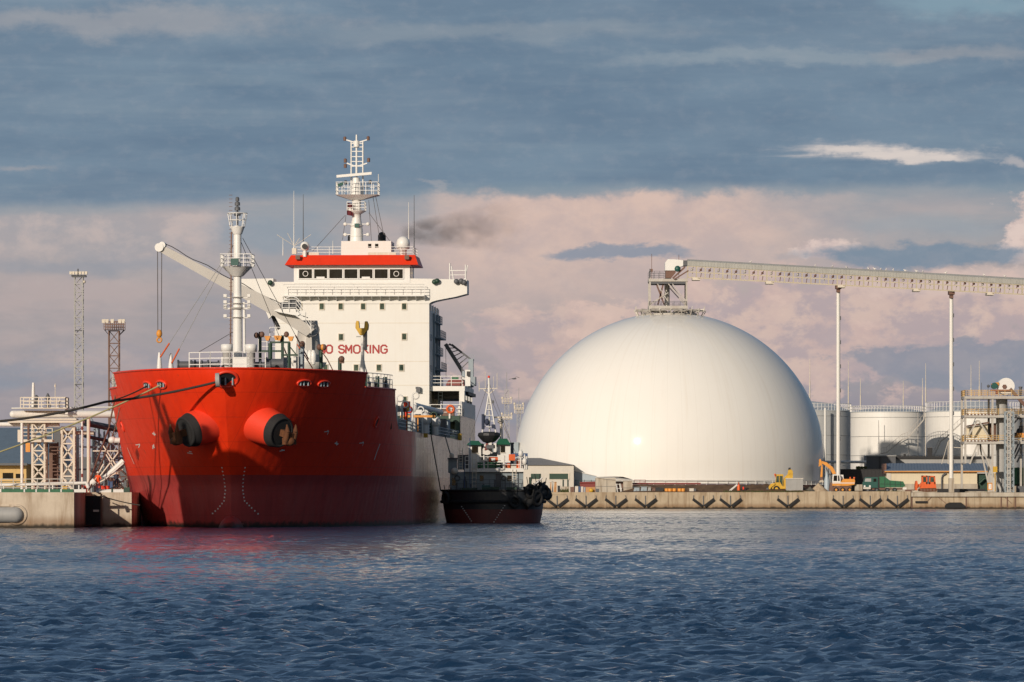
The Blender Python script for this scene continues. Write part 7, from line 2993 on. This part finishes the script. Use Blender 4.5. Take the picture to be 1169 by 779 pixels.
for (p0, p1) in (((1117, 505), (1107, 530)), ((1118, 507), (1130, 560)), ((1119, 507), (1142, 560)), ((1116, 480), (1104, 500)), ((1117, 480), (1131, 502)), ((1117, 505), (1117, 520)), ((1119, 505), (1120, 520))):
    b.beam(W(*p0, D + .2), W(*p1, D + .2), .34)
b.build('brace', M['steel'], tt_)
b = MB()
b.tube((X(1145.5, D), D + 4, CAMZ - .05), (X(1145.5, D), D + 4, Z(452.6, D)), 1.3, n=20)
b.build('chute', M['grey'], tt_)
b = MB()
b.tube((X(1136.5, D), D + 5, Z(505, D)), (X(1136.5, D), D + 5, Z(483, D)), .9, n=16)
b.prism([(X(px, D), Z(py, D)) for px, py in ((1104, 486), (1130, 481.5), (1130, 483.5), (1104, 487.6))], D + 2, D + 7)
b.build('hopper', M['brown'], tt_)
b = MB()
b.prism([(X(px, D), Z(py, D)) for px, py in ((1103.5, 500), (1103.5, 488), (1129, 484), (1129, 500))], D + 3, D + 7)
b.build('hopper_side', M['cream'], tt_)
b = MB()
b.tube((X(1149.5, D), D + 1.6, Z(441, D)), (X(1149.5, D), D + 5, Z(441, D)), 1.9, n=28)
b.prism([(X(1140.5, D), Z(446, D)), (X(1158.5, D), Z(446, D)), (X(1158.5, D), Z(440, D)), (X(1140.5, D), Z(440, D))], D + 1.7, D + 4.9)
b.build('belt_drum', M['white_clean'], tt_)
b = MB()
b.disc((X(1147.5, D), D + 1.55, Z(441.5, D)), .55, (0, -1, 0), .12, 6)
b.beam(W(1153, 444, D), W(1170, 463, D), .7)
b.build('drum_hub', M['brown'], tt_)
b = MB()
b.tube((X(1136, D), D + 1, Z(440.5, D)), (X(1136, D), D + 3, Z(440.5, D)), .72, n=16)
b.build('drive_motor', M['teal'], tt_)
b = MB()
b.cbox(W(1138.3, 438.5, D + 2), .7, 1.4, .7)
b.cbox(W(1133, 439.5, D + 2), .5, 1.2, .5)
b.build('motor_guard', M['amber'], tt_)
b = MB()
b.box(X(1131, D), D + .8, Z(446.5, D), X(1155, D), D + 1.2, Z(444.8, D))
b.box(X(1137, D), D + .7, Z(450, D), X(1140, D), D + 1.2, Z(444.8, D))
b.build('motor_bed', M['darkred'], tt_)
b = MB()
b.tube(W(1165, 452, D + 1), W(1165, 443, D + 1), .3, n=8)
b.tube(W(1165, 443.5, D + 1), W(1165, 441.5, D + 1), .42, n=8)
b.tube(W(1120.5, 452, D), W(1120.5, 437, D), .06, n=5)
b.tube(W(1128, 452, D), W(1128, 442, D), .06, n=5)
b.ell(W(1128.3, 441, D), .35, .3, .35)
b.build('deck_fitting', M['greyd'], tt_)
b = MB()
b.ell(W(1163.5, 494, D + 1), .7, .7, 1.0)
b.cbox(W(1161, 497, D + 1), 1.2, 1, 1.1)
b.cbox(W(1168, 490, D + 1), 1.8, 1, 1.5)
b.build('gearbox', M['black'], tt_)
b = MB()
b.box(X(1156, D), D, Z(500, D), X(1180, D), D + .6, Z(498, D))
b.box(X(1161, D), D + .2, Z(498, D), X(1180, D), D + 1, Z(494.5, D))
b.build('machine_bed', M['amber'], tt_)
for p0, p1 in (((1158, 524), (1167, 506)), ((1161, 528), (1172, 506)), ((1157, 520), (1163, 506)), ((1157, 484), (1163, 477)), ((1163, 477), (1170, 487))):
    b = MB()
    b.beam(W(*p0, D + .6), W(*p1, D + .6), .35)
    b.build('raker', M['greyd'], tt_)
# scaffold tower in front
D2 = 1139
sc2 = MB()
sc2.lattice((X(1152, D2), D2, 0), 1.9, 1.9, CAMZ - .05, Z(470, D2), 12, .10)
for i in range(12):
    zz = CAMZ + (Z(470, D2) - CAMZ) * (i + .5) / 12
    sc2.beam((X(1147.2, D2), D2 - 1, zz - .7), (X(1156.8, D2), D2 - 1, zz + .7), .12)
sct = single('scaffold_tower', sc2, M['greybl'], 'slim blue grey lattice scaffold tower before the steel tower', 'scaffold')
b = MB()
for px in (1150, 1153.5):
    b.beam((X(px, D2 - 1.3), D2 - 1.3, CAMZ), (X(px, D2 - 1.3), D2 - 1.3, Z(472, D2)), .22)
for i in range(30):
    zz = CAMZ + .5 + i * .55
    b.beam((X(1150, D2), D2 - 1.3, zz), (X(1153.5, D2), D2 - 1.3, zz), .1)
adopt(single('ladder', b, M['steel'], None, None), sct)
sg_ = thing('yellow_frame', 'yellow square sign frame at the foot of the steel tower', 'sign', W(1130, 562, 1136))
b = MB()
p = W(1130, 555.5, 1136)
for dx, dz, w_, h_ in ((0, .72, 1.1, .2), (0, -.72, 1.1, .2), (-.45, 0, .2, 1.3), (.45, 0, .2, 1.3)):
    b.box(p.x + dx - w_ / 2, 1135.8, p.z + dz - h_ / 2, p.x + dx + w_ / 2, 1136.1, p.z + dz + h_ / 2)
b.build('frame', M['amber'], sg_)
b = MB()
b.box(p.x - .36, 1135.95, p.z - .63, p.x + .36, 1136.05, p.z + .63)
b.box(p.x - .08, 1135.85, p.z - .35, p.x + .08, 1135.94, p.z + .3)
b.build('panel', M['white'], sg_)
b = MB()
b.cbox(W(1136, 536, 1141), .9, .8, 1.3)
b.tube(W(1136, 540, 1141), (X(1136, 1141), 1141, CAMZ - .05), .12, n=6)
single('control_box', b, M['yellow'], 'yellow control box on a post by the steel tower leg', 'box')
b = MB()
b.path([W(1075, 530, 1180), W(1082.5, 504, 1180), W(1083.5, 503, 1180), W(1086, 503, 1180)], .07, 6)
b.tube(W(1082.5, 504, 1180), W(1082.5, 530, 1180), .1, n=6)
b.tube(W(1089, 511, 1180), W(1101, 511.5, 1180), .1, n=6)
single('vent_pipe', b, M['offwhite'], 'thin bent vent pipe above the cream building roof', 'pipe')

# ------------------------------------------------------------------ machines
def poly(mb, pts, D, d0, d1):
    mb.prism([(X(px, D), Z(py, D)) for px, py in pts], D + d0, D + d1)
    return mb


def wheel(par, px, py, rpx, D, d0, d1, rim='amber'):
    c = W(px, py, D)
    r = rpx * D / F
    b = MB()
    b.tube((c.x, D + d0, c.z), (c.x, D + d1, c.z), r, n=18)
    w = b.build('wheel', M['rubber'], par)
    b = MB()
    b.tube((c.x, D + d0 - .04, c.z), (c.x, D + d0 + .1, c.z), r * .5, n=14)
    b.build('rim', M[rim], w)
    return w


# yellow backhoe loader
D = 1137.0
bl = building('backhoe_loader', 'yellow backhoe loader with raised arm beside the grey shed', 888, D, 'loader')
poly(MB(), ((878, 557), (880, 552.5), (886, 551), (891, 551), (893, 555), (898, 556), (904, 553), (904, 558), (880, 558.5)), D, .3, 1.7).build('body', M['yellow'], bl)
cb = poly(MB(), ((885.3, 552), (886.3, 543.5), (893.6, 543.5), (894.3, 555), (888, 555)), D, .35, 1.65).build('cab', M['glassg'], bl)
poly(MB(), ((885.2, 543.6), (885.6, 541.6), (894, 541.6), (894.6, 543.6)), D, .2, 1.8).build('roof', M['yellow'], cb)
b = MB()
for p0, p1 in (((885.4, 552), (886.2, 543.5)), ((894, 555), (893.8, 543.5)), ((889.6, 555), (889.7, 543.5))):
    b.beam(W(*p0, D + .3), W(*p1, D + .3), .12)
b.build('cab_pillar', M['yellow'], cb)
poly(MB(), ((876, 558.8), (878.5, 554), (881, 553.3), (884, 551.5), (885, 553), (880, 557), (879, 560)), D, 0, .3).build('loader_arm', M['yellow'], bl)
poly(MB(), ((875, 561.5), (874.8, 557.5), (877, 556.5), (878, 561.5)), D, -.2, 2.2).build('bucket', M['greyd'], bl)
poly(MB(), ((894, 556), (895, 546), (899, 542), (902, 540), (905.5, 540.5), (905, 547), (898, 551), (897, 560)), D, .6, 1.2).build('backhoe_boom', M['yellow'], bl)
poly(MB(), ((899, 543), (900.3, 536), (902, 534.5), (905.2, 538), (905.3, 542), (902.5, 541)), D, .5, 1.3).build('dipper_arm', M['yellow'], bl)
poly(MB(), ((900, 536.5), (900.5, 534.3), (902.5, 533.8), (903, 536)), D, .4, 1.4).build('knuckle', M['black'], bl)
wheel(bl, 878, 558.5, 3.2, D, .1, .6, 'yellow')
wheel(bl, 886.5, 558.3, 3.6, D, 0, .6, 'yellow')
b = MB()
b.tube(W(885, 545, D), W(885, 541, D), .1, n=6)
b.ell(W(884.8, 542, D), .2, .2, .25)
b.build('beacon', M['orange'], bl)
# wheeled excavator
D = 1138.0
ex = building('excavator', 'orange excavator with white cab and raised folded arm on the quay', 958, D, 'excavator')
poly(MB(), ((950.2, 554.8), (950.2, 551), (960, 550.4), (962.5, 547), (975.5, 547), (976.2, 549.5), (975.5, 553.5), (968, 554.8)), D, 0, 2.4).build('body', M['amber'], ex)
poly(MB(), ((950.2, 552.2), (950.2, 551.2), (975.6, 551.2), (975.6, 552)), D, -.04, -.01).build('body_stripe', M['white'], ex)
cb = poly(MB(), ((950, 551), (950.6, 541.8), (958.5, 541.8), (959.6, 546), (959.6, 551)), D, -.05, 1.4).build('cab', M['white'], ex)
poly(MB(), ((951.4, 549.3), (951.8, 543), (955.6, 543), (955.6, 549.3)), D, -.1, 0).build('window', M['glassd'], cb)
poly(MB(), ((956.6, 549.3), (956.6, 543), (958, 543), (958.6, 549.3)), D, -.1, 0).build('window', M['glassd'], cb)
poly(MB(), ((959.5, 548), (959.6, 542.2), (963.2, 542.2), (963.8, 548)), D, 1.5, 2.3).build('engine_hood', M['white'], ex)
poly(MB(), ((951, 541.5), (948, 536), (941, 530.5), (937, 528.3), (938.5, 526.5), (944, 528), (951, 533.5), (955, 540.8)), D, 1.0, 1.6).build('boom', M['amber'], ex)
poly(MB(), ((938, 531), (935, 533), (935.5, 524.5), (937, 524), (938.3, 527.5), (939.5, 534), (939.3, 545), (936.8, 545)), D, .9, 1.7).build('stick', M['amber'], ex)
poly(MB(), ((936.6, 545), (939.4, 544.5), (939.8, 549), (937, 549)), D, .9, 1.7).build('linkage', M['brown'], ex)
poly(MB(), ((936.5, 548.5), (935.2, 551), (941, 550.8), (939.6, 548)), D, .6, 2.0).build('bucket', M['concb'], ex)
b = MB()
b.tube(W(946, 541, D + .8), W(943, 534, D + .8), .12, n=8)
b.tube(W(950, 544, D + .8), W(946, 541, D + .8), .17, n=8)
b.build('hydraulic_ram', M['greyd'], ex)
poly(MB(), ((951, 561), (950, 558), (952, 555), (972, 555), (972, 559), (966, 561)), D, .3, 2.1).build('undercarriage', M['brown'], ex)
for px in (954.5, 962, 970):
    wheel(ex, px, 559.3, 2.7, D, .0, .6, 'amber')
poly(MB(), ((946.5, 560.5), (948.3, 551), (950.5, 551), (951.3, 560.5)), D, .2, 2.2).build('dozer_plate', M['brown'], ex)
b = MB()
b.cbox(W(970.5, 546, D + 1), .25, .25, .5)
b.cbox(W(975, 545.7, D + .6), .35, .3, .35)
b.build('beacon', M['orange'], ex)
# white sack / cone behind the excavator arm
b = MB()
p = W(944, 553, 1150)
b.lathe((p.x, 1150, 0), [(.65, CAMZ), (.6, Z(548, 1150)), (.12, Z(539, 1150)), (.05, Z(538, 1150))], 12)
single('big_bag', b, M['sheetb'], 'pale conical bag standing behind the excavator arm', 'bag')
# green dump truck
D = 1138.5
tk = building('dump_truck', 'green dump truck with cab to the left parked on the quay', 1010, D, 'truck')
cb = poly(MB(), ((985.5, 557), (985, 552), (986.5, 549.5), (987.5, 545.8), (989, 544.9), (1002, 544.9), (1002.3, 557)), D, 0, 2.3).build('cab', M['teal'], tk)
poly(MB(), ((987, 550), (988, 546.4), (994.5, 546.4), (994.5, 550.2)), D, -.04, .02).build('windscreen', M['grey'], cb)
poly(MB(), ((997, 550.2), (997.2, 546.6), (1000.5, 546.6), (1000.5, 550.2)), D, -.04, .02).build('side_window', M['glassd'], cb)
poly(MB(), ((985.5, 558.5), (985.5, 556.3), (994, 556.3), (994, 558.5)), D, -.1, .1).build('bumper', M['sheet'], cb)
b = MB()
for px in (987, 993):
    b.disc((X(px, D), D - .11, Z(555.2, D)), .22, (0, -1, 0), .08, 12)
b.build('headlight', M['white_clean'], cb)
poly(MB(), ((1002.4, 556), (1002.4, 548), (1004.2, 548), (1004.2, 556)), D, .2, 2.1).build('air_intake', M['black'], tk)
bd_ = poly(MB(), ((1004.4, 556.5), (1004, 544.3), (1010, 544.3), (1016, 548.6), (1031.2, 549.8), (1033.6, 555), (1030.5, 556.4)), D, 0, 2.4).build('dump_bed', M['green'], tk)
b = MB()
for px in (1010, 1016, 1022, 1028):
    b.beam(W(px, 556, D - .05), W(px, 549.4 if px > 1012 else 546, D - .05), .14, .1)
b.beam(W(1005, 552.5, D - .05), W(1032, 553.5, D - .05), .14, .1)
b.build('bed_rib', M['greend'], bd_)
poly(MB(), ((988, 559.5), (988, 557.3), (1031, 557.3), (1031, 559.3)), D, .5, 1.8).build('chassis', M['brown'], tk)
for px in (990.5, 1001, 1013, 1021.5):
    wheel(tk, px, 559.6, 2.7, D, .05, .5, 'greyd')
poly(MB(), ((1030.6, 559), (1030.6, 556.6), (1035, 556.6), (1035, 559)), D, .2, 2.0).build('rear_flap', M['white'], tk)
# orange bulldozer
D = 1137.0
bz = building('bulldozer', 'orange tracked bulldozer with glazed cab on the quay ramp', 1058, D, 'bulldozer')
poly(MB(), ((1050.5, 558), (1051, 552.5), (1053, 549.5), (1054, 553), (1068.5, 553), (1069, 558), (1058, 559)), D, .2, 2.0).build('body', M['orange'], bz)
cb = MB()
for pts in (((1052.6, 553), (1052.4, 543), (1054, 543), (1054, 553)), ((1057.4, 553), (1057.4, 543), (1058.8, 543), (1058.8, 553)), ((1060.6, 553), (1061, 543.6), (1062.3, 543.6), (1062.2, 553)), ((1066.8, 553), (1066.2, 544), (1067.6, 544), (1068.6, 553)), ((1052.4, 544.4), (1052.6, 543), (1067.5, 543.6), (1067.6, 544.9)), ((1054, 553), (1054, 550.5), (1068, 550.5), (1068, 553))):
    poly(cb, pts, D, .3, 1.9)
cb = cb.build('cab', M['orange'], bz)
poly(MB(), ((1054, 550.6), (1054, 544.4), (1066.5, 544.8), (1067.2, 550.6)), D, .5, 1.7).build('window', M['glassg'], cb)
poly(MB(), ((1058.7, 552.5), (1058.8, 543.4), (1060.8, 543.4), (1060.8, 552.5)), D, .25, 1.0).build('exhaust', M['greyd'], bz)
b = poly(MB(), ((1049.5, 561.2), (1048.8, 559), (1051.5, 557.6), (1068, 557.2), (1070, 559), (1069, 561.4), (1052, 562.2)), D, 0, .5)
poly(b, ((1049.5, 561.2), (1048.8, 559), (1051.5, 557.6), (1068, 557.2), (1070, 559), (1069, 561.4), (1052, 562.2)), D, 1.8, 2.3)
b.build('track', M['rust'], bz)
for px in (1052, 1055.5, 1059, 1062.5, 1066.5):
    b = MB()
    b.tube((X(px, D), D - .06, Z(559.6, D)), (X(px, D), D + .02, Z(559.6, D)), .28, n=12)
    b.build('track_roller', M['brown'], bz)
poly(MB(), ((1045, 559.8), (1044.8, 554.5), (1045.6, 549.5), (1047, 549), (1047.8, 553), (1047, 560)), D, -.3, 2.6).build('blade', M['orange'], bz)
poly(MB(), ((1046.8, 558), (1047.2, 553.4), (1051.5, 552.4), (1051.5, 554.5), (1049, 556.5)), D, .1, .4).build('blade_arm', M['orange'], bz)

# ------------------------------------------------------------------ far masts and shore behind the tug
def far_mast(px, yt, D, plats, label, w=1.5):
    r = thing('signal_mast', label, 'mast', (X(px, D), D, CAMZ), 'far masts beyond the tug')
    b = MB()
    b.lattice((X(px, D), D, 0), w * 1.2, w * .7, CAMZ - .05, Z(yt, D), 18, .08, cross=False)
    b.build('lattice', M['grey'], r)
    for y_, hw in plats:
        b = MB()
        b.box(X(px - hw, D), D - hw * .2, Z(y_ + .5, D), X(px + hw, D), D + hw * .2, Z(y_, D))
        b.rail([(X(px - hw, D), D - hw * .2, Z(y_, D)), (X(px + hw, D), D - hw * .2, Z(y_, D))], 1.3, 1.0, .06)
        for dx in (-hw + .5, hw - .5):
            b.ell(W(px + dx, y_ - 6, D), .35, .35, .4, 8, 5)
            b.beam(W(px + dx, y_, D), W(px + dx, y_ - 6, D), .12)
        b.build('gallery', M['offwhite'], r)
    b = MB()
    b.tube(W(px, yt, D), W(px, yt - 20, D), .08, n=5)
    b.build('aerial', M['grey'], r)
    return r


far_mast(578.5, 445, 1420, ((460.5, 5.5), (478.5, 6)), 'taller far lattice mast with two railed galleries behind the tug', 1.5)
far_mast(592.3, 463, 1450, ((467, 5.5), (471.5, 5)), 'shorter far lattice mast with twin galleries at the left dome edge', 1.3)
bx(580, 505, 592, 562, 1180, 6, 'silo', M['greybl'], 'narrow blue grey silo block between the tug and the dome', 'silo')
# low wooded shore and sheds beyond the ship, closing the horizon
b = MB()
random.seed(12)
b.box(-420, 1900, CAMZ - .1, 560, 1930, Z(558.5, 1900))
single('far_shed', b, M['greybl'], 'long low grey shed on the horizon far behind the tank farm', 'shed')
# ================================================================== unseen ship added up-sun of the berth for its shadow
# (it stands outside this view on the left and throws the broken shade over the tanker bow)
cs = thing('shade_ship', 'unseen grey ship with a tall white block, added to shade the tanker bow', 'ship', (-90, 484, 0))
b = MB()
hullp = [(-150, 479), (-146, 478), (-52, 477), (-49.9, 480), (-49.9, 488), (-52, 491), (-146, 490), (-150, 489)]
b.prism(hullp, -1, 5.2, 'xy')
b.build('hull', M['greyd'], cs)
b = MB()
b.box(-63.0, 478.5, 5.2, -50.4, 483.5, 23.6)
b.box(-62.8, 479, 23.6, -59.6, 483, 28.0)
hs = b.build('deckhouse', M['white'], cs)
for k in range(5):
    for z_ in (8, 11, 14, 17.5, 21):
        b = MB()
        b.box(-59.8 + k * 1.8, 478.42, z_, -58.9 + k * 1.8, 478.52, z_ + 1)
        b.build('window', M['glassd'], hs)
for x_, z_, r_ in ((-62.2, 31.5, .5), (-61.0, 30.2, .4), (-59.0, 28, .4), (-56.5, 26.6, .5), (-54, 26.2, .4)):
    b = MB()
    b.tube((x_, 481, 23.5), (x_, 481, z_), r_, r_ * .8, 10)
    b.build('mast', M['white'], cs)
b = MB()
b.tube((-58.0, 481.5, 23.5), (-58.0, 481.5, 26.0), 1.1, 1.0, 14)
b.build('funnel', M['greyd'], cs)
